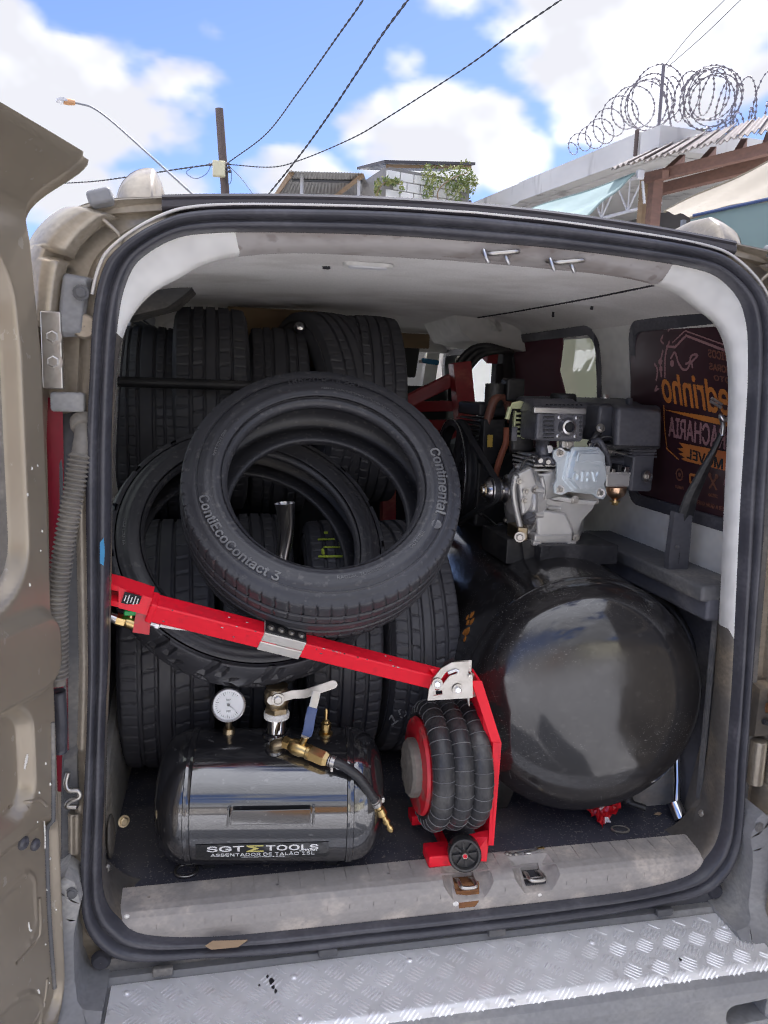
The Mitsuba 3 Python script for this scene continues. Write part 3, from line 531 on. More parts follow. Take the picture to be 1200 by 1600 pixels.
# body sides with window openings
def side(s, poly, xf, t, m, name, parent=None, step=.09, **k):
    me = cat([trimesh.creation.extrude_polygon(g, t, engine='earcut') for g in getattr(poly, 'geoms', [poly])])
    v, f = trimesh.remesh.subdivide_to_size(me.vertices, me.faces, step, 14); me = trimesh.Trimesh(v, f); w = A(me.vertices)
    me = tm(np.stack([s*(xf(w[:, 1])+w[:, 2]), w[:, 0], w[:, 1]], 1), me.faces[:, ::-1] if s < 0 else me.faces)
    return put(name, me, m, parent or van, smooth=35, **k)
xw = lambda z: np.interp(z, [.3, .62, .88, 1.2, 1.4, 1.5, 1.57, 1.62], [.63, .64, .655, .668, .655, .645, .632, .615])
xb = lambda z: np.interp(z, [.2, .40, .56, .70, .88, 1.2, 1.4, 1.52, 1.6, 1.67], [.70, .705, .742, .745, .739, .727, .712, .70, .688, .655])
W1, W2, W3 = rrect(.12, 1.152, .585, 1.594, .045), rrect(.78, 1.13, 1.45, 1.60, .06), rrect(1.62, 1.10, 2.35, 1.58, .08)
wide = lambda w: w.buffer(.012)
outer = sbox(.13, .22, 2.75, 1.672)
for w in (W1, W2, W3): outer = outer.difference(wide(w))
inner = sbox(.10, .985, 2.4, 1.60)
for w in (W1, W2, W3): inner = inner.difference(w)
for s in (-1, 1):
    side(s, outer, xb, .012, 'paint', 'body_side'); side(s, inner, xw, .012, 'pale_trim', 'side_trim')
    side(s, sbox(.10, .45, 2.4, .984), xw, .012, 'inner_panel', 'lower_side_panel')
    for w, nm in ((W1, 'quarter_window'), (W2, 'sliding_window'), (W3, 'front_window')):
        if nm == 'quarter_window' and s > 0: continue
        if nm == 'sliding_window' and s > 0: side(s, Polygon([(1.0, 1.60), (1.06, 1.49), (1.02, 1.42), (1.09, 1.36), (1.08, 1.13), (1.45, 1.13), (1.45, 1.60)]).intersection(w), lambda z: xw(z)+.004, .004, 'maroon_cloth', 'window_curtain', label='dark maroon cloth over the front half of the side window')
        k = side(s, w.buffer(.01), lambda z: xw(z)+.028, .004, 'tinted_pane', nm)
        side(s, w.buffer(.014).difference(w.buffer(-.012)), lambda z: xw(z)-.002, .05, 'seal', 'frame', k)
# interior lip round the opening: worn fabric header, pale corner trims, painted metal below
from scipy.interpolate import PchipInterpolator as _pc
ins = (lambda x, a, b: _pc(a, b)(x))(IDX, [0, 7, 8, 9, 10, 11, 12, 13, 14, 15, 16, 18], [.004, .004, .006, .010, .012, .018, .034, .050, .055, .038, .024, .021])
h_ = half(INNL); c_ = A([0, 1.15]); 
def offh(o, d):
    t = np.gradient(o, axis=0); n = np.stack([-t[:, 1], t[:, 0]], 1); n /= np.linalg.norm(n, axis=1, keepdims=True); return o+n*d[:, None]
from scipy.ndimage import gaussian_filter1d as _gf
_offh = offh
def offh(o, d): b = _offh(o, d); return np.stack([_gf(b[:, 0], 4, mode='nearest'), _gf(b[:, 1], 4, mode='nearest')], 1)*np.where(np.arange(len(b)) < 141, 1, 0)[:, None]+b*np.where(np.arange(len(b)) < 141, 0, 1)[:, None]
def lip(i0, i1, m, name, s, **k):
    q = (IDX >= i0-1e-6) & (IDX <= i1+1e-6); iq = ins if s > 0 else np.where(IDX < 11.6, ins*np.clip((IDX-10.6), .02, 1), ins)
    a = h_[q]; b = offh(h_, iq)[q]; b0 = offh(h_, iq*.85)[q]; w = half(WALL_)[q]
    rows = [(a, .010), (a*.6+b*.4, .013), (b0, .020), (b, .032), (b*.96+w*.04, .052), (b*.7+w*.3, .085), (w, .125)]
    put(name, grid(np.stack([np.stack([mx(s, p), 0*p[:, 0]+y, p[:, 1]], 1) for p, y in rows], 1)), m, van, smooth=60, **k)
for s in (-1, 1):
    lip(0, 8.25, 'inner_metal', 'inner_jamb', s); (lip(8.25, 15.5, 'pale_trim', 'pillar_trim', s) if s > 0 else (lip(8.25, 10.75, 'inner_metal', 'inner_jamb', s), lip(10.75, 15.5, 'pale_trim', 'pillar_trim', s)))
    q = (IDX >= 15.5-1e-6)
lips = {}
q = IDX >= 15.5-1e-6; a = h_[q]; b = offh(h_, ins)[q]; w = half(WALL_)[q]
rows = []
for p, y in ((a, .0105), (a*.6+b*.4, .0135), (a*.25+b*.75, .019), (b, .034), (b*.95+w*.05, .056), (b*.6+w*.4, .085), (w, .122)):
    f = np.vstack([p, np.stack([mx(-1, p), p[:, 1]], 1)[-2::-1]]); rows.append(np.stack([f[:, 0], 0*f[:, 0]+y, f[:, 1]], 1))
put('fabric_header', grid(np.stack(rows, 1)), 'header_fabric', van, smooth=60, label='worn stained fabric header over the opening')
# headliner
ii = np.linspace(11.9, 18, 60); w = half(WALL_, ii); w = np.vstack([w, (w*A([-1, 1]))[-2::-1]])
ys = A([.118, .16, .3, .5, .8, 1.1, 1.4, 1.8, 2.3]); up_ = A([0, .001, .004, .008, .014, .02, .024, .02, .0])
put('headliner', grid(np.stack([np.stack([w[:, 0], 0*w[:, 0]+y, w[:, 1]+u], 1) for y, u in zip(ys, up_)], 1)), 'headliner', van, smooth=60, label='pale grey stained headliner')
for s in (1,):
    put('headliner_seam', tube(spline([(s*.44, .13, 1.6415), (s*.455, .5, 1.6475), (s*.46, 1.0, 1.657), (s*.45, 1.3, 1.662)], 24), .0028, 6), 'cabin_dark', van)
    for y in (.62, .86): put('trim_clip', box(.004, .012, .02, (s*.53, y, 1.645), .0015, 6), 'cabin_dark', van)
# dome light, hole, header hooks
M = frame((-.131, .222, 1.6525), (0, 0, -1), (1, 0, .0))
dl = put('dome_light', mv(man(m3.Manifold.batch_hull([m3.Manifold.cylinder(.006, .020, .017, 24).translate((a, 0, 0)) for a in (-.030, .030)])), M), 'pale_trim', van, smooth=40)
put('lens', mv(man(m3.Manifold.batch_hull([m3.Manifold.cylinder(.009, .013, .011, 24).translate((a, 0, 0)) for a in (-.026, .026)])), M), 'white_steel', dl, smooth=40)
put('screw_hole', cyl((-.20, .30, 1.6495), (-.20, .30, 1.660), .008), 'cabin_dark', van)
for hx, hz in ((.052, 1.6485), (.170, 1.642)):
    hk = put('grab_hook', tube(spline([(hx-.024, .022, hz+.006), (hx-.020, -.010, hz-.001), (hx, -.014, hz+.001), (hx+.026, -.012, hz+.005), (hx+.030, .012, hz+.008)], 30), [.0040]*30, 10), 'steel', van, smooth=True)
    for dx in (-.03, .006): put('clip', tube([(hx+dx, -.004, hz+.005), (hx+dx+.002, -.014, hz-.010), (hx+dx+.008, -.008, hz-.014)], .003, 8), 'dull_chrome', hk, smooth=True)
    0 and put('stain_plate', box(.10, .003, .020, (hx-.005, .0125, hz-.002), .0012, 6), 'header_fabric', hk)
# floor, sill with grooves, latch pockets and strikers
put('load_floor', box(1.26, 2.0, .02, (0, 1.089, .468)), 'mat_cloth', van, label='black carpet mat on the load floor')
prof = Polygon([(.010, .41), (.088, .41), (.088, .487), (.0855, .4905), (.08, .4915), (.034, .4900), (.020, .4870), (.0105, .480), (.005, .468), (.003, .452), (.003, .43)])
sill = m3.Manifold.extrude(m3.CrossSection([np.asarray(prof.exterior.coords)[:-1][::1]]), 1.168).rotate((90, 0, 90)).translate((-.584, 0, 0))
g = np.random.default_rng(4); cut = []
for k in range(27):
    xx = -.56+k*.0435+g.uniform(-.003, .003)
    if abs(xx-.055) < .045 or abs(xx-.198) < .045: continue
    cut.append(m3.Manifold.cube((.0014, .09, .004), True).translate((xx, .055, .4915)))
    cut.append(m3.Manifold.cube((.0012, .004, .03), True).translate((xx, .004, .474)))
LX = ((.066, .052), (.208, .046))
for lx, ww in LX:
    cut.append(m3.Manifold.batch_hull([m3.Manifold.cube((ww+.04, .002, .002), True).translate((lx, .066, .493)), m3.Manifold.cube((ww+.052, .002, .006), True).translate((lx, .000, .482)), m3.Manifold.cube((ww, .002, .002), True).translate((lx, .05, .474)), m3.Manifold.cube((ww+.01, .002, .002), True).translate((lx, .000, .452))]))
    cut.append(m3.Manifold.cube((ww*.86, .024, .03), True).translate((lx, .044, .476)))
for u, v in ((592, 262), (990, 162), (120, 238)): cut.append(m3.Manifold.cylinder(.01, .0035, .0035, 14).translate((at(180+u*.433, 1300+v*.433, Z=.49)[0], .052, .484)))
for c in cut: sill = sill-c
sl = put('sill_trim', fine(man(sill), .10), 'sill_plastic', van, smooth=30, label='dusty grey plastic sill cover with grooves and two latch pockets')
for i, (lx, ww) in enumerate(LX):
    put('latch_striker', tube(spline([(lx-.014, .05, .462), (lx-.014, .034, .472), (lx-.015, .014, .474), (lx-.008, .008, .4735), (lx+.010, .008, .4735), (lx+.016, .013, .4745), (lx+.015, .034, .472), (lx+.015, .05, .462)], 40), .0038, 10), 'steel', sl, smooth=True)
    put('pocket_floor', box(ww*.9, .05, .004, (lx, .040, .4615)), 'rust' if i == 0 else 'cabin_dark', sl)
put('striker_plate', hull([(.066+a, y, z) for a, y, z in ((-.024, .030, .4695), (.026, .030, .4695), (-.022, .0025, .447), (.020, .0025, .447), (-.020, .002, .436), (.012, .002, .436), (.026, .024, .468))]), 'rust', sl, label='rusty striker plate')
for u, v, rr in ((712, 1412, .007), (843, 1398, .005), (198, 1432, .005)):
    c = at(u, v, Y=.004); put('paint_chip', mv(man(m3.Manifold.sphere(rr, 10).scale((1, .5, .8))), None, c+A([0, .0, 0])), 'white_mark', sl)
tab = put('torn_seal_gap', hull([at(u, v, Y=-.021) for u, v in ((320, 1478), (332, 1470), (352, 1471), (387, 1469), (372, 1480), (352, 1482), (345, 1478), (330, 1484))]+[at(u, v, Y=-.005) for u, v in ((320, 1478), (387, 1468), (345, 1480))]), 'timber', van, label='rusty patch where the lower seal is torn')
put('blue_paint_mark', hull([at(u, v, Y=-.0195) for u, v in ((156, 848), (162, 840), (164, 862), (162, 884), (156, 880))]+[at(158, 862, Y=-.012)]), 'blue_patch', van, label='blue paint smear on the left of the seal')
# wheel arch boxes and side metal inside
for s in (-1, 1):
    th = np.linspace(0, PI, 15); P = A([np.stack([s*np.full(15, xx), .62-.40*np.cos(th), .47+.26*np.sin(th)**.8], 1) for xx in ((.655, .56, .535, .53) if s > 0 else (.655, .63, .622, .62))]); P[2:, :, 1] = .62+(P[2:, :, 1]-.62)*.96; P[3, :, 2] = .47
    P[2, :, 2] = .47+(P[2, :, 2]-.47)*.93
    put('wheel_arch', grid(P), 'arch_metal', van, smooth=50)
put('floor_bolt', hexbolt(at(193, 1283, Y=.16), (.5, -.8, .2), .008, .006), 'brass_dull', van); 
put('jamb_rust', mv(man(m3.Manifold.sphere(1, 24)), np.diag([.008, .03, .045, 1.]), (-.614, .17, .545)), 'inner_metal', van, smooth=True)
for s in (-1, 1):
    put('jamb_bracket', hull([(s*.618, .05, .50), (s*.630, .05, .50), (s*.618, .16, .48), (s*.640, .16, .48), (s*.612, .06, .62), (s*.64, .15, .66)]), 'inner_metal', van)
    put('jamb_slot', mv(cat(tube(np.stack([0*np.linspace(0, 1, 40), .010*np.cos(np.linspace(0, 2*PI, 40)), .012*np.sin(np.linspace(0, 2*PI, 40))+.022*np.sign(np.sin(np.linspace(0, 2*PI, 40)))], 1), .0022, 6)), None, (s*.622, .085, .60)), 'dull_chrome', van)
    for z, y in ((.545, .07), (.50, .06)): put('jamb_screw', hexbolt((s*.605, y, z), (-s, -.5, 0), .006, .005), 'steel', van)
# right-hand ledge, upper pillar covers, black luggage bar
put('side_ledge', mv(box(.115, .60, .034, (0, 0, 0), .008), None, (.612, .38, 1.028)), 'grey_plastic', van, smooth=30)
put('side_ledge', mv(box(.06, .60, .05, (0, 0, 0), .008), None, (.60, .38, .995)), 'inner_panel', van, smooth=30)
put('edge_strip', hull([(.606, .098, .98), (.612, .098, .98), (.614, .098, .56), (.619, .098, .56), (.606, .11, .98), (.614, .11, .56)]), 'grey_plastic', van)
up_cover = lambda s, x0, x1, y0, y1, z0, z1, m, nm: put(nm, cat(mv(hull([(s*x0, y0, z1), (s*(x0+.03), y0, z0+.03), (s*(x0+.07), y0, z0), (s*x1, y0, z0-.03), (s*x1, y0, z1), (s*x0, y1, z1), (s*(x0+.05), y1, z0+.01), (s*x1, y1, z0-.03), (s*x1, y1, z1)]))), m, van)
up_cover(1, .37, .66, 1.32, 1.75, 1.585, 1.675, 'pale_trim', 'upper_trim'); up_cover(-1, .47, .645, .80, 1.0, 1.60, 1.66, 'grey_plastic', 'roof_bracket')
for dx in (.0, .022): put('coat_hook', tube(spline([(.50+dx, 1.325, 1.655), (.505+dx, 1.30, 1.640), (.508+dx, 1.295, 1.63), (.512+dx, 1.31, 1.625)], 14), .006, 8), 'pale_trim', van, smooth=True)
bp = put('b_pillar', box(.06, .14, .62, (.640, 1.53, 1.28), .015), 'cabin_dark', van); put('belt_guide', box(.03, .05, .09, (.60, 1.49, 1.47), .01), 'cabin_dark', van)
put('b_pillar', box(.06, .14, .62, (-.640, 1.53, 1.28), .015), 'cabin_dark', van)
put('luggage_bar', cyl((-.66, .745, 1.412), (-.03, .745, 1.412), .013), 'black_matt', van, smooth=30, label='black bar across the upper tyres')
# cab: dash, windscreen pillars, seats
put('dashboard', box(1.3, .5, .55, (0, 2.5, .86), .05), 'cabin_dark', van, smooth=30)
put('windscreen_header', box(1.3, .10, .10, (0, 2.30, 1.63), .02), 'headliner', van, smooth=30)
for s in (-1, 1): put('windscreen_pillar', hull([(s*.60, 2.28, 1.62), (s*.54, 2.28, 1.62), (s*.68, 2.80, 1.05), (s*.61, 2.80, 1.05), (s*.60, 2.36, 1.60), (s*.68, 2.86, 1.05)]), 'pale_trim', van)
put('windscreen', tm([(-.66, 2.84, 1.06), (.66, 2.84, 1.06), (.58, 2.32, 1.61), (-.58, 2.32, 1.61)], [(0, 1, 2), (0, 2, 3)]), 'pane', van)
for x0 in (-.33, .33):
    se = put('seat', hull([(x0+a, y, z) for a in (-.22, .22) for y, z in ((1.72, .55), (1.60, 1.16), (1.70, 1.20), (1.86, .6))]), 'cabin_dark', van); put('headrest', box(.26, .10, .19, (x0, 1.64, 1.33), .045), 'cabin_dark', se, smooth=30)
    put('cushion', box(.46, .5, .16, (x0, 2.0, .58), .05), 'cabin_dark', se, smooth=30)
put('sun_visor', mv(box(.34, .02, .15, (0, 0, 0), .01), rot((1, 0, 0), 25), (.30, 2.20, 1.53)), 'cabin_dark', van); put('sun_visor', mv(box(.34, .02, .15, (0, 0, 0), .01), rot((1, 0, 0), 25), (-.30, 2.20, 1.53)), 'cabin_dark', van)
put('visor_board', box(.62, .03, .06, (.16, 2.02, 1.615)), 'timber', van)
put('front_bulkhead', box(1.40, .04, .9, (0, 2.86, .62)), 'cabin_dark', van); put('bonnet', hull([(x, y, z) for x in (-.68, .68) for y, z in ((2.86, 1.07), (3.55, .92), (3.6, .4), (2.86, .4))]), 'paint', van)
put('seal_shelf', box(1.235, .02, .06, (0, .022, .374)), 'grey_plastic', van); put('underbody', box(1.36, 2.7, .06, (0, 1.56, .40)), 'cabin_dark', van)
for s in (-1, 1):
    for y in (.62, 3.1):
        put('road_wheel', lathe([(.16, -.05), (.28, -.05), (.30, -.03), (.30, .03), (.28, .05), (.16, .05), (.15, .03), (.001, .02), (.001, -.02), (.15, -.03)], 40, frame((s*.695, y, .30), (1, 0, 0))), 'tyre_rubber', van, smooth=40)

# ---- decorated right rear window, lettering mirrored because it faces outwards
dec = thing('x', '', '') ; del labels[dec]
xf_ = lambda z: .673-.098*(z-1.15)
film = side(1, W1.buffer(.01), lambda z: xf_(z), .003, 'decal_dark', 'quarter_window', label='right rear side window covered by a dark advertising film, lettering seen mirrored')
side(1, W1.buffer(.014).difference(W1.buffer(-.014)), lambda z: xw(z)-.004, .05, 'seal', 'frame', film)
DL = np.zeros(3)
def on_film(m2, name, mt, lab=None):
    """lay a flat mesh given in (y, z, thickness) on the inner face of the window film"""
    v, f = trimesh.remesh.subdivide_to_size(m2.vertices, m2.faces, .05, 12); v = A(v)
    P = np.stack([xf_(v[:, 1])-.0004-v[:, 2]*1.0, v[:, 0], v[:, 1]], 1)
    return put(name, tm(P, f[:, ::-1]), mt, film, label=lab)
def ftext(s, y0, y1, z, h, skew=0., rise=0., depth=.0006, bold=True):
    m = text(s, h, None, depth, bold, width=y1-y0, center=False); m.apply_translation([-m.bounds[0, 0], 0, 0]); v = A(m.vertices); v[:, 0] += skew*v[:, 1]; v[:, 1] += z+rise*v[:, 0]; v[:, 0] += y0
    return tm(v, m.faces)
on_film(ftext('Pedrinho', .132, .438, 1.385, .066, .25, .09, .0006), 'lettering', 'decal_orange')
on_film(extr(Polygon([(.10, 1.357), (.28, 1.372), (.435, 1.391), (.28, 1.384), (.10, 1.371)]), .0007), 'underline', 'decal_orange')
on_film(ftext('BORRACHARIA', .110, .415, 1.311, .045, 0, .06), 'lettering', 'decal_pink')
ban = Polygon([(.10, 1.266), (.345, 1.275), (.362, 1.279), (.345, 1.283), (.372, 1.290), (.350, 1.294), (.378, 1.301), (.352, 1.305), (.370, 1.316), (.10, 1.308)])
on_film(extr(ban, .0005), 'banner', 'decal_red'); on_film(ftext('MÓVEL', .203, .337, 1.271, .0225, 0, .09, .0012), 'lettering', 'ink_black')
on_film(mv(extr(Point(0, 0).buffer(.010).union(sbox(-.014, -.010, .014, -.003)), .0012), None, (.172, 1.288, 0)), 'car_icon', 'ink_black')
for w_, pts in ((.0028, [(.10, 1.505), (.204, 1.523), (.346, 1.561), (.390, 1.537), (.425, 1.540)]), (.0014, [(.10, 1.516), (.204, 1.534), (.350, 1.572), (.400, 1.548)])): on_film(extr(LineString(pts).buffer(w_), .0006), 'border', 'decal_pink')
on_film(extr(LineString([(.436, 1.40), (.432, 1.345), (.421, 1.297), (.372, 1.276)]).buffer(.0016), .0006), 'border', 'decal_red')
for ln in ([(.478, 1.50), (.465, 1.485), (.47, 1.46)], [(.442, 1.53), (.452, 1.50), (.447, 1.47)], [(.432, 1.469), (.430, 1.52), (.415, 1.55)], [(.407, 1.512), (.39, 1.525), (.375, 1.50), (.355, 1.485), (.335, 1.49), (.325, 1.515), (.301, 1.516), (.33, 1.498)], [(.418, 1.576), (.41, 1.585), (.40, 1.58)], [(.442, 1.566), (.45, 1.555), (.44, 1.548)], [(.46, 1.44), (.475, 1.436), (.468, 1.446)], [(.32, 1.49), (.325, 1.502), (.345, 1.498)]):
    on_film(extr(LineString(spline([(a, b) for a, b in ln], 24)).buffer(.0026), .0006), 'motorcycle_drawing', 'decal_pink')
for c, rr in (((.452, 1.505), .008), ((.450, 1.488), .007), ((.402, 1.500), .008)): on_film(extr(Point(c).buffer(rr), .0006), 'motorcycle_drawing', 'decal_pink')
on_film(ftext('SERVICOS', .150, .262, 1.494, .016, .1, .16), 'lettering', 'decal_brown'); on_film(ftext('24 HORAS', .150, .257, 1.470, .014, .1, .14), 'lettering', 'decal_brown'); on_film(ftext('MOTO', .16, .24, 1.452, .011, .1, .12), 'lettering', 'decal_brown')
on_film(extr(Point(.367, 1.240).buffer(.015).difference(Point(.367, 1.240).buffer(.011)).union(Point(.367, 1.240).buffer(.005)), .0006), 'tyre_icon', 'decal_brown')
on_film(extr(rrect(.295, 1.225, .327, 1.249, .006).difference(rrect(.301, 1.231, .321, 1.243, .003)), .0006), 'engine_icon', 'decal_red')
wr = LineString([(.225, 1.225), (.249, 1.251)]).buffer(.0026).union(LineString([(.249, 1.225), (.225, 1.251)]).buffer(.0026)).union(Point(.225, 1.253).buffer(.0055)).union(Point(.249, 1.253).buffer(.0055))
on_film(extr(wr, .0006), 'wrench_icon', 'decal_brown')
on_film(ftext('MECANICA', .105, .200, 1.238, .016), 'lettering', 'decal_pink'); on_film(ftext('SOCORRO', .105, .178, 1.212, .015), 'lettering', 'decal_pink')
for y, s_ in ((.367, 'PNEUS'), (.311, 'MOTOR'), (.237, 'OFICINA')): on_film(ftext(s_, y-.017, y+.017, 1.206, .007), 'lettering', 'decal_brown')
on_film(ftext('ONDE ESTIVER A QUALQUER HORA', .12, .34, 1.181, .009), 'lettering', 'decal_brown')
del dec

# ---- bumper, tread plate
bump = Polygon([(.10, .385), (-.002, .378), (-.012, .366), (-.155, .3600), (-.172, .352), (-.182, .335), (-.186, .20), (-.16, .16), (.10, .16)])
bm = m3.Manifold.extrude(m3.CrossSection([np.asarray(bump.exterior.coords)[:-1]]), 1.30).rotate((90, 0, 90)).translate((-.65, 0, 0))
pk = m3.Manifold.batch_hull([m3.Manifold.cylinder(.10, .018, .018, 20).rotate((90, 0, 0)).translate((a, -.13, .292+b)) for a, b in ((.53, 0), (.62, .004), (.53, .006), (.62, .012))])
bm = bm-pk
bk = put('bumper', fine(man(bm), .12), 'bumper_plastic', van, smooth=30, label='dusty grey plastic rear bumper')
for k in range(4):
    xx = (-.505, -.21, .12, .48)[k]; put('clip_tab', box(.035, .012, .016, (xx, -.012, .388), .003), 'grey_plastic', bk)
def bevex(poly, hgt, b=.004): return cat(extr(poly.buffer(-b), hgt), mv(extr(poly.buffer(-b*.3), hgt-2*b*.3), None, (0, 0, b*.3)), mv(extr(poly, hgt-2*b), None, (0, 0, b)))
for s in (-1, 1):
    pts = [(-.640, .600), (-.655, .612), (-.672, .600), (-.70, .575), (-.735, .50), (-.78, .40), (-.80, .33), (-.80, .15), (-.600, .15), (-.600, .355), (-.597, .383), (-.628, .386), (-.639, .395), (-.646, .42), (-.645, .50), (-.640, .53), (-.632, .560)]
    pg = Polygon(pts).buffer(.006).buffer(-.006)
    m = fine(man(m3.Manifold.extrude(m3.CrossSection([np.asarray(orient(pg.simplify(.001)).exterior.coords)[:-1]]), .10)), .03); v = A(m.vertices)
    cen_ = A(pg.buffer(-.02).centroid.coords[0]); fr_ = np.clip((v[:, 2]-.05)/.05, 0, 1)
    yy = .045-v[:, 2]-np.clip((.42-v[:, 1])/.09, 0, 1)**1.5*.13*fr_; ed_ = A([pg.exterior.distance(Point(a, b)) for a, b in v[:, :2]]); yy = yy+np.where(v[:, 2] > .05, .008*np.clip(1-ed_/.010, 0, 1)**2, 0)
    put('bumper_corner', tm(np.stack([-s*v[:, 0], yy, v[:, 1]], 1), m.faces if s < 0 else m.faces[:, ::-1]), 'bumper_plastic', van, smooth=50)
    put('rubber_stop', lathe([(.001, .012), (.013, .012), (.017, .006), (.018, 0), (.001, 0)], 20, frame((s*.612, .018, .402), (0, -1, 0))), 'seal', van, smooth=40)
    put('bumper_screw', hexbolt((s*.645, -.052, .585), (0, -1, 0), .007, .004), 'grey_plastic', van)
plate = thing('step_plate', 'bright aluminium tread plate with raised bars riveted on top of the rear bumper', 'tread plate')
PX0, PX1 = -.592, .641
flatL, rad = .132, .012
def bpos(b):
    """point (y, z) and outward normal along the folded plate, b metres from its rear edge"""
    b = np.asarray(b, float); y = np.where(b < flatL, -.013-b, 0.); z = np.where(b < flatL, .3715, 0.); arc = rad*1.15
    a = np.clip((b-flatL)/rad, 0, 1.15); y = np.where(b >= flatL, -.013-flatL-rad*np.sin(a), y); z = np.where(b >= flatL, .3715-rad+rad*np.cos(a), z)
    e = np.maximum(b-flatL-arc, 0); y = y-e*math.cos(1.15); z = z-e*math.sin(1.15)
    return y, z, -np.sin(a), np.cos(a)
bs = np.r_[0, .004, np.linspace(.01, flatL, 8), flatL+np.linspace(0, rad*1.15, 7)[1:], flatL+rad*1.15+A([.01, .028, .034])]
xs = np.linspace(PX0, PX1, 40); y, z, ny, nz = bpos(bs)
sag = .0014*(meshkit.fbm(np.stack([np.repeat(xs[:, None], len(bs), 1)*5, np.repeat(bs[None], 40, 0)*9, np.zeros((40, len(bs)))], -1), 3, 2)-.5)
P = np.stack([np.repeat(xs[:, None], len(bs), 1), y[None]+0*xs[:, None]+sag*ny, z[None]+sag*2], -1)
put('sheet', thick(P, (0, .25, -.97), .0024), 'tread_alloy', plate, smooth=35)
bars_v, bars_f = [], []; c = .0405
sec_ = [(-.5, 0.), (-.36, .75), (0, 1.), (.36, .75), (.5, 0.)]
for i in range(-30, 60):
    for j in range(-30, 60):
        for k in range(5):
            e = (k-2)*.185*c; p, q = ((i+.5)*c, (j+.5)*c+e) if (i+j) % 2 == 0 else ((i+.5)*c+e, (j+.5)*c)
            dx = (1, 0) if (i+j) % 2 == 0 else (0, 1)
            r2 = math.sqrt(.5); ax = (p+q)*r2; bx_ = (q-p)*r2+.09
            ux, ub = (dx[0]+dx[1])*r2, (dx[1]-dx[0])*r2; wx, wb = -ub, ux
            Lh = c*.86*(1-.10*abs(k-2))
            if not (PX0+.003 < ax-abs(ux)*Lh/2 and ax+abs(ux)*Lh/2 < PX1-.003 and .003 < bx_-abs(ub)*Lh/2 and bx_+abs(ub)*Lh/2 < bs[-1]-.003): continue
            n0 = len(bars_v)
            for (t, wd) in sec_:
                for sd, hh in ((-1, 0), (0, 1), (1, 0)):
                    w_ = max(wd, .05)*.064*c; b_ = bx_+ub*t*Lh+wb*sd*w_; a_ = ax+ux*t*Lh+wx*sd*w_
                    yy, zz, n1, n2 = bpos(b_); hgt = .0019*hh*wd-.0004*(1-hh); bars_v.append((a_, float(yy)+n1*hgt, float(zz)+n2*hgt))
            for a in range(4):
                for b in range(2): o = n0+a*3+b; bars_f += [(o, o+3, o+4), (o, o+4, o+1)]
put('raised_bars', tm(bars_v, bars_f), 'bar_alloy', plate, kind='stuff', smooth=True, label='raised bars in alternating groups of five')
for u, v in ((459, 1526), (468, 1589), (198, 1551), (925, 1472), (1132, 1447), (640, 1500), (800, 1565), (1040, 1530)):
    p = at(u, v, Z=.372); put('rivet', lathe([(.001, .0028), (.004, .0024), (.0062, .0008), (.0066, -.001), (.001, -.001)], 16, frame(p, (0, 0, 1))), 'bar_alloy', plate, smooth=40)
for u, v, w in ((424, 1533, .006), (427, 1543, .004), (418, 1526, .003), (431, 1549, .0035), (405, 1540, .002), (1063, 1500, .003)):
    p = at(u, v, Z=.3722); put('tar_mark', mv(hull([(w*a*g.uniform(.5, 1), w*1.6*b*g.uniform(.5, 1), cz) for a, b in ((1, 0), (.6, .7), (0, 1), (-.7, .5), (-1, -.2), (-.3, -1), (.6, -.6)) for cz in (0, .0013)]), None, p), 'ink_black', plate)

# ---- things on the left jamb: hinge, lamp, wiring conduit, lower bracket
lamp_t = put('tail_lamp', hull([(-.665, .045, 1.39), (-.646, .022, 1.39), (-.672, .045, .72), (-.657, .022, .72), (-.69, .05, 1.39), (-.70, .05, .72)]), 'lens_red', van, label='red tail lamp behind the left door edge')
put('tail_lamp', hull([(-.665, .045, 1.505), (-.640, .012, 1.505), (-.667, .045, 1.46), (-.642, .012, 1.46), (-.69, .05, 1.50), (-.69, .05, 1.46)]), 'lens_dark', van)
hg = put('door_hinge', box(.030, .014, .115, (-.653, -.004, 1.462), .003), 'steel', van, smooth=30, label='steel upper hinge plate')
for z in (1.445, 1.482): put('bolt', hexbolt((-.650, -.012, z), (0, -1, 0), .009, .008), 'steel', hg)
put('hinge_arm', box(.05, .02, .030, (-.634, .002, 1.385), .005), 'bumper_plastic', van, smooth=30)
put('jamb_plug', lathe([(.001, .003), (.016, .003), (.019, 0), (.001, 0)], 24, frame((-.607, .0, 1.50), (0, -1, 0))), 'paint', van, smooth=40)
gr = put('grommet', lathe([(.001, .016), (.017, .016), (.021, .010), (.023, 0), (.001, 0)], 24, frame((-.612, .012, 1.352), (0, -.8, -.5))), 'hose_grey', van, smooth=40)
pts = spline([(-.612, .008, 1.355), (-.614, -.012, 1.325), (-.622, -.022, 1.27), (-.640, -.03, 1.17), (-.6535, -.033, 1.08), (-.655, -.034, 1.00), (-.657, -.034, .925)], 260)
s_ = np.r_[0, np.cumsum(np.linalg.norm(np.diff(pts, axis=0), axis=1))]
rr = np.where(s_ < .055, .0125, .0148+.0030*np.sin(s_/.0083*2*PI)); rr = np.where(s_ > s_[-1]-.012, .0125, rr); pts2 = spline(pts[::10], 900); s2 = np.r_[0, np.cumsum(np.linalg.norm(np.diff(pts2, axis=0), axis=1))]
rr2 = np.where(s2 < .055, .0125, 0.0152+.0021*np.sin(s2/.0072*2*PI)); rr2 = np.where(s2 > s2[-1]-.010, .0125, rr2)
put('wiring_conduit', tube(pts2, rr2, 14), 'hose_grey', van, smooth=True, label='ribbed grey wiring conduit from the jamb to the left door')
put('conduit_tail', tube(spline([(-.657, -.034, .93), (-.656, -.03, .88), (-.66, -.02, .82)], 16), .011, 10), 'seal', van, smooth=True)
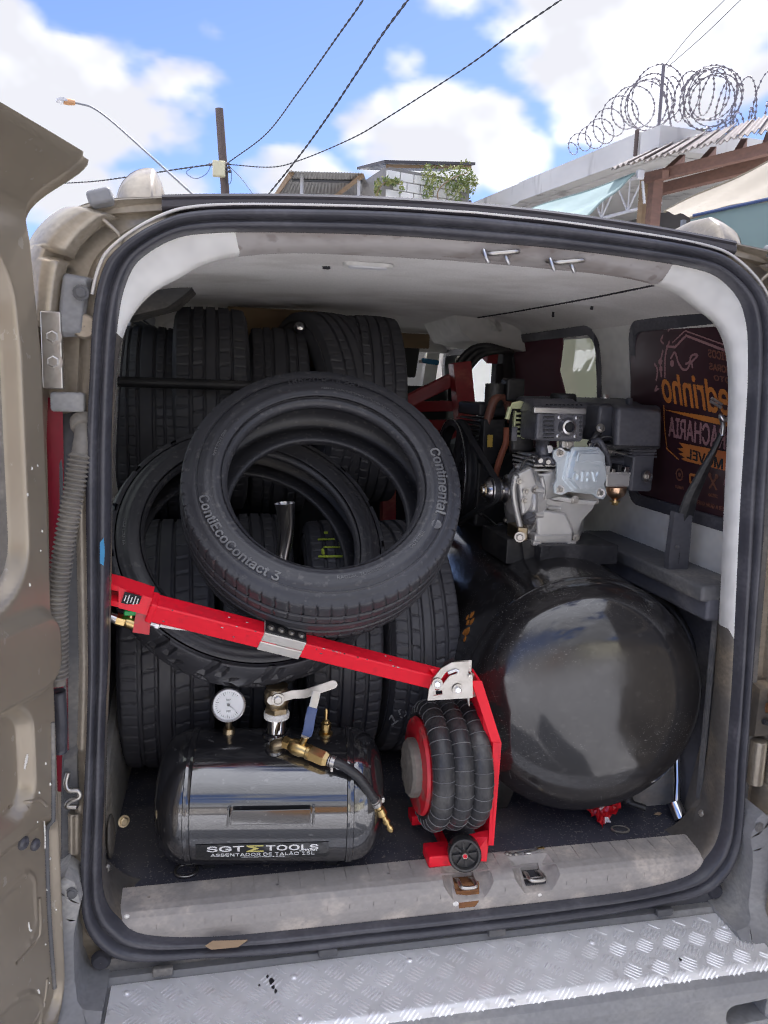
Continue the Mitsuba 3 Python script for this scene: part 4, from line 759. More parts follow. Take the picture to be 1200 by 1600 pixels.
put('jamb_bolt', hexbolt((-.625, .034, 1.178), (0, -1, 0), .008, .006), 'inner_metal', van); put('jamb_bolt', hexbolt((-.634, .034, .853), (0, -1, 0), .009, .007), 'grey_plastic', van)
hb = put('lower_hinge', hull([(-.665, .03, .80), (-.636, .03, .815), (-.636, .03, .70), (-.668, .03, .70), (-.660, .005, .79), (-.640, .005, .80), (-.640, .005, .705), (-.664, .005, .705)]), 'grey_plastic', van)
put('check_spring', tube(spline([(-.652, -.006, .775), (-.655, -.012, .76), (-.650, -.016, .748), (-.636, -.016, .746), (-.634, -.016, .735), (-.650, -.016, .728), (-.653, -.016, .719), (-.637, -.016, .717)], 50), .0042, 10), 'steel', hb, smooth=True)
put('jamb_post', cyl((-.646, .018, .690), (-.647, .018, .615), .0135, bev=.002), 'paint', van, smooth=30)
for z in (.588, .553): put('jamb_bolt', hexbolt((-.670, -.046, z), (.3, -1, 0), .006, .005), 'steel', van)
# right jamb: rusty catch
ct = put('door_catch', hull([(.650, .03, .86), (.70, .03, .86), (.650, .03, .74), (.70, .03, .74), (.655, .004, .85), (.70, .004, .85), (.655, .004, .75), (.70, .004, .75)]), 'inner_metal', van, label='rusty catch bracket on the right jamb')
put('bar', tube(spline([(.668, -.004, .815), (.690, -.012, .812), (.715, -.012, .802)], 14), .010, 10), 'rust', ct, smooth=True); put('bar', tube([(.665, -.004, .785), (.72, -.006, .768)], .006, 8), 'cabin_dark', ct)
put('bolt', hexbolt((.685, .002, .84), (0, -1, 0), .009, .006), 'rust', ct); put('jamb_post', cyl((.675, .014, .735), (.677, .014, .64), .016, bev=.002), 'paint', van, smooth=30)
put('jamb_post', cyl((.706, .012, .735), (.708, .012, .64), .010, bev=.002), 'inner_metal', van, smooth=30)

# ---- left rear door, standing open
HX, HY, ANG = -.668, -.035, math.radians(66)
ds, dn = A([-math.cos(ANG), -math.sin(ANG), 0]), A([math.sin(ANG), -math.cos(ANG), 0])
def dpt(s, n, z): s, n, z = (np.asarray(q, float)[..., None] for q in (s, n, z)); return A([HX, HY, 0])+ds*s+dn*n+A([0, 0, 1.])*z
DW, Z0, Z1 = .60, .372, 1.715
S, Zg = np.meshgrid(np.r_[0, .004, .010, np.linspace(.018, .20, 60), np.linspace(.21, DW, 30)], np.r_[np.linspace(Z0, Z1, 220)], indexing='ij')
sdr = lambda s, z, s0, s1, z0, z1, r: np.hypot(np.maximum(np.abs(s-(s0+s1)/2)-(s1-s0)/2+r, 0), np.maximum(np.abs(z-(z0+z1)/2)-(z1-z0)/2+r, 0))+np.minimum(np.maximum(np.abs(s-(s0+s1)/2)-(s1-s0)/2+r, np.abs(z-(z0+z1)/2)-(z1-z0)/2+r), 0)-r
sm = lambda a, b, x: (lambda t: t*t*(3-2*t))(np.clip((x-a)/(b-a), 0, 1))
edge = np.where(Zg > 1.45, (Zg-1.45)*.10, 0)+np.where(Zg < .46, ((.46-Zg)/.088)**2*.035, 0)
Nn = .0+.030*sm(.012, .034, S)-.024*sm(.008, -.010, sdr(S, Zg, .082, .54, 1.10, 1.60, .09))
Nn += .016*sm(.012, -.004, sdr(S, Zg, .030, .60, .965, 1.075, .04))-.020*sm(.004, -.012, sdr(S, Zg, .085, .56, .78, .955, .05))
Nn += -.012*sm(.006, -.004, sdr(S, Zg, .040, .57, .40, .745, .03))+.006*sm(.004, -.003, np.abs(sdr(S, Zg, .080, .54, .56, .68, .03)))+.007*sm(.005, -.003, np.abs(sdr(S, Zg, .072, .60, .30, .50, .09)))
Nn += .014*sm(.90, 1.0, (S < .07)*1.)*0
lipn = .110*sm(1.60, 1.715, Zg)**2.6; Nn = Nn*(1-sm(1.60, 1.70, Zg)*.6)+lipn
Sx = S*(DW-edge)/DW+edge; Ztop = Zg+(Zg-Z0)/(Z1-Z0)*S*.06*(1-.5*S/DW)-.0
inn = dpt(Sx, Nn, Ztop); out = dpt(Sx, -.028-.012*np.sin(np.clip(S/DW, 0, 1)*PI)+lipn*.97, Ztop+.004*sm(1.6, 1.7, Zg))
door = put('rear_door', cat(grid(inn), grid(out[:, ::-1]), grid(np.stack([inn[0], out[0]])[::-1]), grid(np.stack([inn[-1], out[-1]])), grid(np.stack([inn[:, 0], out[:, 0]], 1)), grid(np.stack([inn[:, -1], out[:, -1]], 1)[:, ::-1])), 'door_paint', van, smooth=40, label='beige left rear door standing open, its scratched inner side in view')
yy = rrect(.094, 1.112, .53, 1.588, .08); m = extr(yy, .003); v = A(m.vertices); put('window_liner', tm(dpt(v[:, 0], .0075+v[:, 2], v[:, 1]+v[:, 0]*.03), m.faces), 'hose_grey', door)
for s_0, z_0, r_ in ((.078, .716, .009), (.104, .735, .010)):
    put('rubber_plug', lathe([(.001, .004), (r_*.7, .004), (r_, .001), (r_, -.004), (.001, -.004)], 18, frame(dpt(s_0, .021, z_0), dn)), 'seal', door, smooth=40)
g = np.random.default_rng(12)
zz_ = np.linspace(.44, .90, 50); nz_ = A([float(np.interp(z, Zg[0], Nn[np.abs(S[:, 0]-.046).argmin()])) for z in zz_])
put('drip_channel', tube(dpt(.046+.006*np.sin((zz_-.44)*9), nz_+.0015, zz_), .0034, 8), 'grey_plastic', door, smooth=True)
put('hem_fold', tube(dpt(np.interp(zz_, [.44, .9], [.012, .012]), 0*zz_+.004, np.linspace(.44, 1.45, 50)), .0035, 8), 'door_paint', door, smooth=True)
for pts_ in ([(.060, .772), (.075, .79), (.090, .797), (.12, .80)], [(.070, .62), (.071, .57), (.078, .555), (.10, .552), (.13, .553)], [(.060, .47), (.068, .44), (.085, .425), (.12, .42)]):
    p_ = spline(pts_, 30); nn_ = A([float(Nn[np.abs(S[:, 0]-a).argmin(), np.abs(Zg[0]-b).argmin()]) for a, b in p_]); put('pressed_rib', tube(dpt(p_[:, 0], nn_-.0012, p_[:, 1]), .0032, 10), 'door_paint', door, smooth=True)
def scratch(pts, w, h=.0012, n0=.0195):
    p = spline(pts, 20); q = dpt(p[:, 0], n0+0*p[:, 0], p[:, 1]); put('adhesive_streak', tube(q, w*(.5+.5*g.random(20)), 5), 'white_mark', door)
scratch([(.064, .83), (.066, .86), (.072, .875), (.085, .872), (.095, .85)], .0022, n0=.021); scratch([(.060, .76), (.060, .72), (.061, .70)], .0013, n0=.024)
scratch([(.10, .60), (.098, .585), (.094, .582)], .0015); scratch([(.085, .47), (.083, .462)], .002)
scratch([(.082, .80), (.088, .77), (.084, .75)], .0012); scratch([(.052, .63), (.055, .622)], .0018)
for k in range(26):
    s0_, z0_ = g.uniform(.02, .085), g.uniform(.42, 1.3); n_ = float(Nn[np.abs(S[:, 0]-s0_).argmin(), np.abs(Zg[0]-z0_).argmin()])
    put('chipped_paint', mv(man(m3.Manifold.sphere(1, 8)), np.diag([.0012+.001*g.random(), .0010, .0014+.0016*g.random(), 1]), dpt(s0_, n_, z0_)), 'white_mark', door)
put('edge_bolt', lathe([(.001, .006), (.010, .005), (.012, 0), (.001, 0)], 16, frame(dpt(.012, .012, .395), dn)), 'door_paint', door, smooth=40)

# ---- right rear door, standing open beside the opening (outside the frame; the tank mirrors it)
S2, Z2 = np.meshgrid(np.r_[0, .012, .034, np.linspace(.05, .62, 24)], np.linspace(.372, 1.70, 60), indexing='ij')
ang2 = math.radians(92); hx2 = A([.705, -.03, 0]); es, en = A([math.cos(ang2), -math.sin(ang2), 0]), A([-math.sin(ang2), -math.cos(ang2), 0])
N2 = .030*sm(.008, .034, S2)-.024*sm(.008, -.012, sdr(S2, Z2, .08, .58, 1.10, 1.58, .09))-.012*sm(.006, -.008, sdr(S2, Z2, .06, .59, .42, .95, .06)); N2[-1] = 0
pt2 = lambda n: hx2+es*S2[..., None]+en*n[..., None]+A([0, 0, 1.])*(Z2-.08*np.maximum(Z2-1.45, 0)*(S2 < .03))[..., None]
ri, ro = pt2(N2), pt2(N2*0-.03)
d2 = put('rear_door', cat(grid(ri), grid(ro[:, ::-1]), grid(np.stack([ri[0], ro[0]])), grid(np.stack([ri[-1], ro[-1]])), grid(np.stack([ri[:, 0], ro[:, 0]], 1)), grid(np.stack([ri[:, -1], ro[:, -1]], 1))), 'door_paint', van, smooth=40)
m = extr(rrect(.09, 1.11, .57, 1.57, .08), .003); v = A(m.vertices); put('window_liner', tm(hx2+es*v[:, :1]+en*(.0075+v[:, 2:])+A([0, 0, 1.])*v[:, 1:2], m.faces), 'hose_grey', d2)

# ================================================================ tyres
def tyre_mesh(R, Rb, W, grooves, sipes, nth=540, crown=.006, round_=0., ridges=(.62, .80, .9), blocks=None, flare=.5):
    """axis along +z; grooves: (z centre, width, depth); sipes: list of (z0, z1, count, angle skew, width fraction, depth)"""
    hw = W/2
    zt = np.unique(np.r_[np.linspace(-.43*W, .43*W, 33), np.concatenate([[z-w*.5-.0006, z-w*.5, z+w*.5, z+w*.5+.0006] for z, w, d in grooves]) if grooves else []])
    rt = R-crown*(np.abs(zt)/(.43*W))**2-round_*(1-np.sqrt(np.clip(1-(zt/(.5*W))**2, 0, 1)))
    base = rt.copy()
    for z, w, d in grooves: rt = np.where(np.abs(zt-z) <= w*.5+1e-5, rt-d, rt)
    z1 = .43*W; r1 = base[-1]; M_ = (R+Rb)/2
    side = [(r1-.003, z1+.004), (r1-.008, hw-.010), (r1-.016, hw-.005), (r1-.024, hw-.0025), (r1-.026, hw-.0035), (r1-.028, hw-.0015)]
    for f in np.linspace(.85, .12, 14):
        r = Rb+(r1-Rb)*f; z = hw*(.86+.16*math.sin(PI*min(f+.12, 1)**.9)); bump = 0
        for q in ridges:
            if abs(f-q) < .03: bump = .0020
        side.append((r, min(z, hw*1.02)+bump))
    side += [(Rb+.018, .86*hw), (Rb+.013, .875*hw), (Rb+.009, .865*hw), (Rb+.004, .83*hw), (Rb, .77*hw), (Rb-.0005, .70*hw), (Rb+.002, .62*hw), (Rb+.012, .63*hw), (Rb+.03, .72*hw), (M_, .88*hw), (R-.035, .84*hw), (R-.018, .70*hw), (R-.0135, .35*hw)]
    prof = [(r, z) for r, z in zip(rt, zt)]+side+[(R-.013, 0)]+[(r, -z) for r, z in side[::-1]]
    prof = A(prof); nT = len(zt); th = np.arange(nth)*2*PI/nth
    Rm = np.repeat(prof[:, 0:1], nth, 1); Zm = np.repeat(prof[:, 1:2], nth, 1)
    for z0, z1_, cnt, skew, wf, dep in sipes:
        ph = (th[None]*cnt/(2*PI)+skew*(Zm-z0)/W) % 1.0
        on = (ph < wf) & (Zm > z0-1e-6) & (Zm < z1_+1e-6); on[nT+3:-4] = False
        Rm = np.where(on, np.minimum(Rm, np.maximum(Rm-dep, R-.012)), Rm)
    if blocks: Rm[:nT] += blocks(th[None]+0*Zm[:nT], Zm[:nT])
    g = grid(np.stack([Rm*np.cos(th), Rm*np.sin(th), Zm], -1), cu=True, cv=True)
    if g.volume < 0: g.invert()
    return g
def place_tyre(C_, n, spin=0.):
    n = unit(n); M = frame(C_, n, (0, 0, 1)); return M @ rot((0, 0, 1), spin)
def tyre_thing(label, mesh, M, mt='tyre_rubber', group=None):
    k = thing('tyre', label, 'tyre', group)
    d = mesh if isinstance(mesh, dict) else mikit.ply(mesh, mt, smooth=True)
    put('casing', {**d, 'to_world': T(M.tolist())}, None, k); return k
def arc_text(s, r, h, ang, z, M, depth=.0012, outward=True, width=None, bold=True):
    """letters bent round the axis at radius r (their middle), centred on angle ang (radians, 0 = straight up on the sidewall, clockwise as seen)"""
    m = text(s, h, None, depth, bold, width=width); v = A(m.vertices); f = m.faces
    a = v[:, 0]/r*(1 if outward else -1)+ang; rr = r+(v[:, 1] if outward else -v[:, 1])
    # seen from +z with local x up: clockwise angle a -> x = r cos a, y = -r sin a
    P = np.stack([rr*np.cos(a), -rr*np.sin(a), z+v[:, 2]], 1); me = tm(P, f)
    me.apply_transform(M); return me
nrm = lambda az, el: A([math.sin(az)*math.cos(el), -math.cos(az)*math.cos(el), math.sin(el)])

# front tyre, lying back on the load
W = .168
front = tyre_mesh(.2655, .178, W, [(-.045, .007, .006), (-.015, .0075, .006), (.015, .0075, .006), (.044, .007, .006)],
                  [(.049, .078, 66, .9, .10, .004), (-.078, -.049, 66, .9, .10, .004), (-.041, -.02, 66, .5, .07, .003), (.02, .040, 66, .5, .07, .003), (.076, .0825, 140, 0, .30, .0022)], nth=900, ridges=(.30, .52, .80, .92))
nF = nrm(math.radians(-1.4), math.radians(39.7)); CF = A([-.2134, .1949, 1.2035]); MF = place_tyre(CF, nF)
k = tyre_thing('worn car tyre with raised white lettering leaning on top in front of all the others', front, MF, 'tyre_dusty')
def on_side(s, r, h, deg, **kw): return arc_text(s, r, h, math.radians(deg), W/2*1.005, MF, depth=.0024, **kw)
put('lettering', on_side('ContiEcoContact 3', .2225, .0165, -129, outward=False, width=.215), 'tyre_letter', k)
put('lettering', on_side('Continental', .2225, .0185, 92, outward=True, width=.150), 'tyre_letter', k)
put('horse_badge', cat(on_side('●', .2225, .012, 117) if False else mv(lathe([(.001, .0012), (.0095, .0012), (.0095, 0), (.0075, 0), (.0075, .0006), (.001, .0006)], 20, MF @ axes(A([.2225*math.cos(math.radians(117)), -.2225*math.sin(math.radians(117)), W/2]), [1, 0, 0], [0, 1, 0], [0, 0, 1]))), mv(box(.009, .004, .0015), MF @ rot((0, 0, 1), -117) @ axes([.2225, 0, W/2+.0006], [1, 0, 0], [0, 1, 0], [0, 0, 1]))), 'tyre_letter', k)
put('lettering', on_side('185/70 R 14 88T', .226, .015, 2, outward=True, width=.15), 'tyre_dusty', k)
put('lettering', on_side('SAFETY WARNING  SERIOUS INJURY MAY RESULT', .205, .0052, 24, outward=True, width=.17, bold=False), 'tyre_letter', k)
put('lettering', on_side('DOT 37H7 FBB', .205, .007, -70, outward=True, width=.06), 'tyre_letter', k)
put('lettering', on_side('RADIAL TUBELESS', .207, .006, 165, outward=False, width=.09, bold=False), 'tyre_letter', k)
put('lettering', on_side('OUTSIDE', .207, .006, 130, outward=False, width=.045, bold=False), 'tyre_letter', k)

# motorcycle tyre behind it, round profile with slanted sipes
def moto_blocks(th, z):
    r = np.zeros_like(th)
    for sgn in (-1, 1):
        s = sgn*z; ph = (th*17/(2*PI)+(.0 if sgn > 0 else .5)) % 1
        u = (s-.008)/.046
        r = np.where((u > 0) & (u < 1) & (np.abs(ph-.25-.22*u) < .075), r-.0075, r)
        r = np.where((u > .18) & (u < .85) & (np.abs(ph-.52-.16*u) < .06), r-.007, r)
        r = np.where((u > -.15) & (u < .3) & (np.abs(ph-.75-.4*u) < .06), r-.007, r)
    return r
moto = tyre_mesh(.2925, .216, .118, [], [], nth=900, crown=.0, round_=.022, blocks=moto_blocks, ridges=(.5, .75))
nM, CM = nrm(.1722, .7066), A([-.3435, .3353, 1.0756]); MM = place_tyre(CM, nM)
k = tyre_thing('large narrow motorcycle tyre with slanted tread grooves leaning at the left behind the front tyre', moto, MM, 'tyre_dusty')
put('lettering', arc_text('CITY DEMON', .250, .018, math.radians(62), .0575, MM, .0016, True, .13), 'tyre_dusty', k)
put('lettering', arc_text('TUBELESS', .252, .010, math.radians(-85), .0575, MM, .0012, True, .06), 'tyre_letter', k)

# upright car tyres, treads towards the doors
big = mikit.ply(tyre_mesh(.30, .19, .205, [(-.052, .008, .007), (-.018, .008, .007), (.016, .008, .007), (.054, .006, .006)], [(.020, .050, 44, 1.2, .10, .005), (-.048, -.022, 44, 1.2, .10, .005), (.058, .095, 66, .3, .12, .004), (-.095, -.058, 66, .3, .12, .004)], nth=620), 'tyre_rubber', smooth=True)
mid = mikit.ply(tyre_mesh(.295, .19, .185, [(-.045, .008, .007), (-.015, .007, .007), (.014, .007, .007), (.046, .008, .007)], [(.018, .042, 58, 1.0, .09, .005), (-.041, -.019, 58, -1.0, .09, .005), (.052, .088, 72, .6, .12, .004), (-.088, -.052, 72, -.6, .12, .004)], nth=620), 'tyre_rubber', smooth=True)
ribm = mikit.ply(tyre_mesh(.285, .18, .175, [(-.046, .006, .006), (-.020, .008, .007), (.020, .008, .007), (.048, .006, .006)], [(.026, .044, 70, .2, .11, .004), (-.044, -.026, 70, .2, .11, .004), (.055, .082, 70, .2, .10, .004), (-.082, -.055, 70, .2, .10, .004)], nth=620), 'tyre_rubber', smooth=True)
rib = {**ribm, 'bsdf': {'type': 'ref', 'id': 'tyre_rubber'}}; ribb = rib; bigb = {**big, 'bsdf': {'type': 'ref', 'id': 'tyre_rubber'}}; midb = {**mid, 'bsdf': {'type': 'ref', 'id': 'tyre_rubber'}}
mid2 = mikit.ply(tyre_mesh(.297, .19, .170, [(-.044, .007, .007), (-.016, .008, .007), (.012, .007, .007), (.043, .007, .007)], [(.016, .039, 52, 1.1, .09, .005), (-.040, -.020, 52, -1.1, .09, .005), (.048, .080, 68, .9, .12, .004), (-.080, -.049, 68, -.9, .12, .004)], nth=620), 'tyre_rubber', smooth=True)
G = 'upright car tyres stacked in the back of the van'
def up(label, m, x, y, z, yaw=0., spin=0., tilt=0.): return tyre_thing(label, m, place_tyre((x, y, z), (math.cos(math.radians(yaw)), math.sin(math.radians(yaw)), math.sin(math.radians(tilt))), spin), group=G)
up('wide upright tyre at the lower left, its slanted tread showing through the motorcycle tyre', big, -.530, .62, .785, 2, 10)
up('upright tyre in the dark gap behind the small black pressure tank', mid, -.318, .76, .780, 0, 33)
k2 = up('upright tyre behind the ball valve of the small tank, lime paint marks on its tread', mid2, -.118, .62, .785, -2, 50)
k3 = up('upright tyre between the front tyre and the big black tank, with a small chalk figure', mid2, .046, .62, .785, 2, 70)
_n15 = A([0, -math.cos(-.36), math.sin(-.36)]); put('chalk_mark', mv(text('15', .030, None, .0016, False), axes(A([-.008, .62, .785])+_n15*.2965, unit((.85, .18, .49)), np.cross(_n15, unit((.85, .18, .49))), _n15)), 'chalk', k3)
up('leftmost tyre of the upper row, nearest the left wall', rib, -.606, 1.10, 1.285, 2, 5)
up('tall tyre second from the left in the upper row', bigb, -.435, 1.10, 1.332, 1, 15)
up('tyre third from the left in the upper row, lower than its neighbours', rib, -.238, 1.16, 1.302, -1, 25)
up('upper row tyre turned at an angle against the ceiling', midb, -.105, 1.16, 1.345, 18, 40)
up('rightmost tyre of the upper row next to the red rack', midb, .040, 1.17, 1.343, -2, 61)
for th_, x0_, x1_, w_ in ((56, -.185, -.105, .006), (62, -.170, -.120, .004), (68, -.18, -.14, .005), (74, -.162, -.152, .010), (59, -.176, -.169, .018), (65, -.132, -.125, .016), (71, -.118, -.112, .012)):
    t_ = math.radians(th_); put('lime_mark', mv(box(x1_-x0_, w_, .003, (0, 0, 0), .001, 8), axes(A([(x0_+x1_)/2, .62-.2965*math.cos(t_), .785+.2965*math.sin(t_)]), [1, 0, 0], [0, math.sin(t_), math.cos(t_)], [0, -math.cos(t_), math.sin(t_)])), 'lime_paint', k2)
# chrome pipe with a flared end, inside the tyres
pp = thing('chrome_pipe', 'bright flared chrome pipe end standing inside the front tyre', 'pipe')
q = spline([at(437, 905, Y=.33), at(442, 868, Y=.33), at(447, 830, Y=.33), at(446, 800, Y=.33), at(445, 786, Y=.33)], 24)
put('barrel', tube(q, np.interp(np.linspace(0, 1, 24), [0, .5, 1], [.0135, .0165, .0215]), 24, caps=False), 'dull_chrome', pp, smooth=True)
0 and put('rim', tube(A([q[-1]+.0212*(math.cos(t)*A([1, 0, 0])+math.sin(t)*A([0, .95, .3])) for t in np.linspace(0, 2*PI, 40)[:-1]]), .0016, 6, closed=True), 'chrome', pp, smooth=True)

# ================================================================ small pressure tank with ball valves
bt = thing('bead_blaster_tank', 'small glossy black air tank with pressure gauge, brass valves and a lettered label', 'air tank')
TA, TB, TR = A([-.4535, .1805, .6125]), A([-.1545, .1475, .6125]), .127
tx = unit(TB-TA); TL = np.linalg.norm(TB-TA); MT = frame(TA, tx, (0, 0, 1))          # local: x up, y = towards camera?, z along
ty = MT[:3, 1]
def endcap(sign):
    t = np.linspace(0, PI/2, 20); return [(TR*(np.cos(a)**.62), .072*np.sin(a)**.9) for a in t]
pl_ = [(max(r, 1e-5), -z) for r, z in endcap(1)[::-1]]+[(TR, .0)]+[(TR, TL)]+[(max(r, 1e-5), TL+z) for r, z in endcap(1)]
put('shell', lathe(pl_, 96, MT), 'black_gloss', bt, smooth=40)
for z in (0, TL):
    put('weld_seam', lathe([(TR-.001, z-.0075), (TR+.0022, z-.0055), (TR+.0014, z-.001), (TR+.0014, z+.001), (TR+.0022, z+.0055), (TR-.001, z+.0075)], 96, MT), 'black_gloss', bt, smooth=40)
def tp(z, deg, r=TR):
    """a point on the tank: z along it, deg from straight up towards the doors"""
    a = math.radians(deg); d = A([0, 0, 1.])*math.cos(a)+tb_*math.sin(a); return TA+tx*z+d*r, d
tb_ = unit(np.cross(tx, [0, 0, 1.])); tb_ = tb_ if tb_[1] < 0 else -tb_
zL = lambda u: float(np.interp(u, [at_u for at_u in PU], PZ))
def px_of(P): d = A(P)-EYE; w = d @ FWD; R_ = _rt*math.cos(_r)+_up*math.sin(_r); return 600+1200*(d @ R_)/w, 800-1200*(d @ UP)/w
PZ = np.linspace(-.05, TL+.05, 60); PU = [px_of(TA+tx*z+A([0, 0, TR]))[0] for z in PZ]
# gauge
g0, _ = tp(zL(357), -4); gt = at(357, 1097, Y=g0[1]-.0); gc = A([gt[0], g0[1]-.012, gt[2]])
put('gauge_stem', cat(cyl(g0-A([0, 0, .006]), g0+A([0, 0, .010]), .013, .011), cyl(g0+A([0, 0, .008]), gc-A([0, 0, .028]), .0065)), 'brass_dull', bt, smooth=30)
gv = unit(EYE-gc+A([0, 0, -.15])); MG = frame(gc, gv, (0, 0, 1))
ga = put('gauge', lathe([(.001, -.014), (.029, -.014), (.0315, -.010), (.0325, .004), (.0325, .010), (.030, .0115), (.0285, .008), (.0285, .004), (.001, .004)], 48, MG), 'dull_chrome', bt, smooth=40)
put('dial', lathe([(.001, .0052), (.0283, .0052), (.0283, .0042), (.001, .0042)], 40, MG), 'dial_white', ga)
for i in range(28):
    a = math.radians(225-i*10); ln = .004 if i % 5 else .007; put('tick', mv(box(.0007 if i % 5 else .001, ln, .0006, (0, .0255-ln/2, .0057)), MG @ rot((0, 0, 1), 90-i*10+45)), 'ink_black', ga)
put('needle', mv(cat(hull([(-.001, -.004, .0066), (.001, -.004, .0066), (0, .021, .0066), (-.001, -.004, .0072), (.001, -.004, .0072), (0, .021, .0072)]), mv(lathe([(.001, .008), (.003, .0078), (.003, .0052), (.001, .0052)], 14))), MG @ rot((0, 0, 1), 140)), 'ink_black', ga)
for s_, yy_ in (('PSI', -.012), ('bar', .010)): put('lettering', mv(text(s_, .004, None, .0005), MG @ axes((0, yy_, .0054), (0, -1, 0) if False else (1, 0, 0), (0, 1, 0), (0, 0, 1)) @ rot((0, 0, 1), 90) if False else MG @ rot((0, 0, 1), -90) @ axes((0, yy_, .0054), (1, 0, 0), (0, 1, 0), (0, 0, 1))), 'ink_black', ga)
put('lens', lathe([(.001, .0105), (.0288, .0105), (.0288, .0100), (.001, .0100)], 40, MG), 'pane', ga)
# upright pipe and big ball valve with a long lever
v0, _ = tp(zL(432), 2); vb = at(432, 1090, Y=v0[1]); vz = A([0, 0, 1.])
put('riser', cyl(v0-vz*.01, v0+vz*.046, .0185, n=32), 'chrome', bt, smooth=30)
put('riser_collar', lathe([(.024, -.004), (.028, .0), (.026, .006), (.020, .008), (.020, -.004)], 32, frame(v0, vz)), 'black_gloss', bt, smooth=40)
put('thread_tape', lathe([(.020, .037), (.0245, .038), (.0252, .046), (.0238, .050), (.02, .05)], 32, frame(v0, vz)), 'tape_white', bt, smooth=30)
bv = put('ball_valve', cat(lathe([(.001, .046), (.0235, .046), (.0235, .060), (.019, .062)], 6, frame(v0, vz, (1, .3, 0))), lathe([(.019, .058), (.021, .064), (.0245, .072), (.0245, .09), (.020, .098), (.02, .10), (.022, .104), (.001, .104)], 32, frame(v0, vz))), 'brass_dull', bt, smooth=30)
l0 = v0+vz*.088+A([0, -.030, 0]); put('stem', cyl(v0+vz*.088, l0+A([0, -.004, 0]), .007, bev=.001), 'brass_dull', bv, smooth=30); put('nut', hexbolt(l0+A([0, -.002, 0]), (0, -1, 0), .0085, .006), 'steel', bv)
e1 = at(520, 1070, Y=l0[1]-.01); le = unit(e1-l0); lw = np.cross(le, [0, -1., 0])
put('lever', mv(bevex(LineString([(-.012, 0), (.030, -.001), (.052, .004), (np.linalg.norm(e1-l0), .0)]).buffer(.0088, quad_segs=8), .0035, .0008), axes(l0, le, lw, np.cross(le, lw))), 'steel', bv, smooth=30)
# second valve lying across the front with blue lever, hose and nipple
e0, d0 = tp(zL(431), 21); put('elbow_boss', lathe([(.001, .006), (.017, .006), (.019, 0), (.001, 0)], 28, frame(e0, d0)), 'black_gloss', bt, smooth=40)
ea = e0+d0*.022; ef = at(440, 1158, Y=ea[1]); 
va = at(444, 1159, Y=e0[1]-.012); vbn = at(513, 1188, Y=e0[1]-.062); vd = unit(vbn-va); VL = np.linalg.norm(vbn-va)
put('elbow', tube(spline([e0-d0*.004, e0+d0*.008, e0+d0*.014+vd*.004, va+vd*.002], 16), .0105, 14), 'brass_dull', bt, smooth=True)
MV_ = frame(va, vd, (0, 0, 1)); k_ = VL
b2 = put('inline_valve', cat(lathe([(.001, 0), (.0125, 0), (.0125, k_*.13), (.010, k_*.15)], 6, MV_), lathe([(.0105, k_*.12), (.0135, k_*.18), (.0155, k_*.26), (.0155, k_*.40), (.013, k_*.47), (.0125, k_*.52), (.0145, k_*.54), (.0145, k_*.60), (.011, k_*.62), (.001, k_*.62)], 28, MV_)), 'brass', bt, smooth=30)
put('coupling', lathe([(.001, k_*.60), (.0155, k_*.61), (.0155, k_*.92), (.012, k_*1.0), (.001, k_*1.0)], 6, MV_), 'brass', b2, smooth=20)
s0 = va+vd*k_*.36; s1 = at(478, 1150, Y=s0[1]-.014); put('stem', cyl(s0, s1, .0065, bev=.001), 'brass', b2, smooth=30)
l1 = at(476, 1152, Y=s1[1]-.004); l2 = at(495, 1080, Y=s1[1]+.004); lmid = at(481, 1135, Y=s1[1]-.012)
lp = spline([l1, at(481, 1143, Y=s1[1]-.010), at(485, 1120, Y=s1[1]-.010), at(491, 1097, Y=s1[1]-.002), l2], 24)
lt = np.gradient(lp, axis=0); lt /= np.linalg.norm(lt, axis=1, keepdims=True); lsd = np.cross(lt, [0, -1., 0]); lsd /= np.linalg.norm(lsd, axis=1, keepdims=True); lno = np.cross(lt, lsd)
def strap(P, sd, no, w, t): return grid(np.stack([P+sd*a*w+no*b*t for a, b in ((-1, -.5), (-.7, -1), (.7, -1), (1, -.5), (1, .5), (.7, 1), (-.7, 1), (-1, .5))], 1), cv=True)
put('lever', cat(strap(lp, lsd, lno, np.r_[.3, np.full(22, .0078), .004][:, None], np.full(24, .0015)[:, None])) if False else strap(lp, lsd, lno, .0078, .0016), 'steel', b2, smooth=40)
put('lever_sleeve', strap(lp[3:16], lsd[3:16], lno[3:16], .0094, .0034), 'blue_sleeve', b2, smooth=40)
h0 = va+vd*k_*.96; hpts = spline([h0, at(535, 1196, Y=h0[1]-.012), at(561, 1215, Y=h0[1]-.018), at(579, 1240, Y=h0[1]-.018), at(590, 1258, Y=h0[1]-.014)], 40)
put('hose', tube(hpts, .0092, 14), 'hose_rubber', b2, smooth=True)
for i in (4, 37):
    t_ = unit(hpts[min(i+1, 39)]-hpts[i-1]); cl_ = put('hose_clamp', lathe([(.0094, -.004), (.0112, -.004), (.0112, .004), (.0094, .004)], 24, frame(hpts[i], t_)), 'steel', b2, smooth=30)
    sc = hpts[i]+unit(np.cross(t_, [0, 1., 0]))*.014*(-1 if i == 4 else 1); put('clamp_screw', box(.006, .010, .010, sc, .0015), 'steel', cl_)
    put('band', lathe([(.0094, -.008), (.0108, -.0075), (.0108, -.006), (.0094, -.0055)], 24, frame(hpts[i], t_)), 'steel', cl_, smooth=30)
n0 = hpts[-1]; n1_ = at(612, 1299, Y=n0[1]-.004); nd = unit(n1_-n0); NL = np.linalg.norm(n1_-n0)
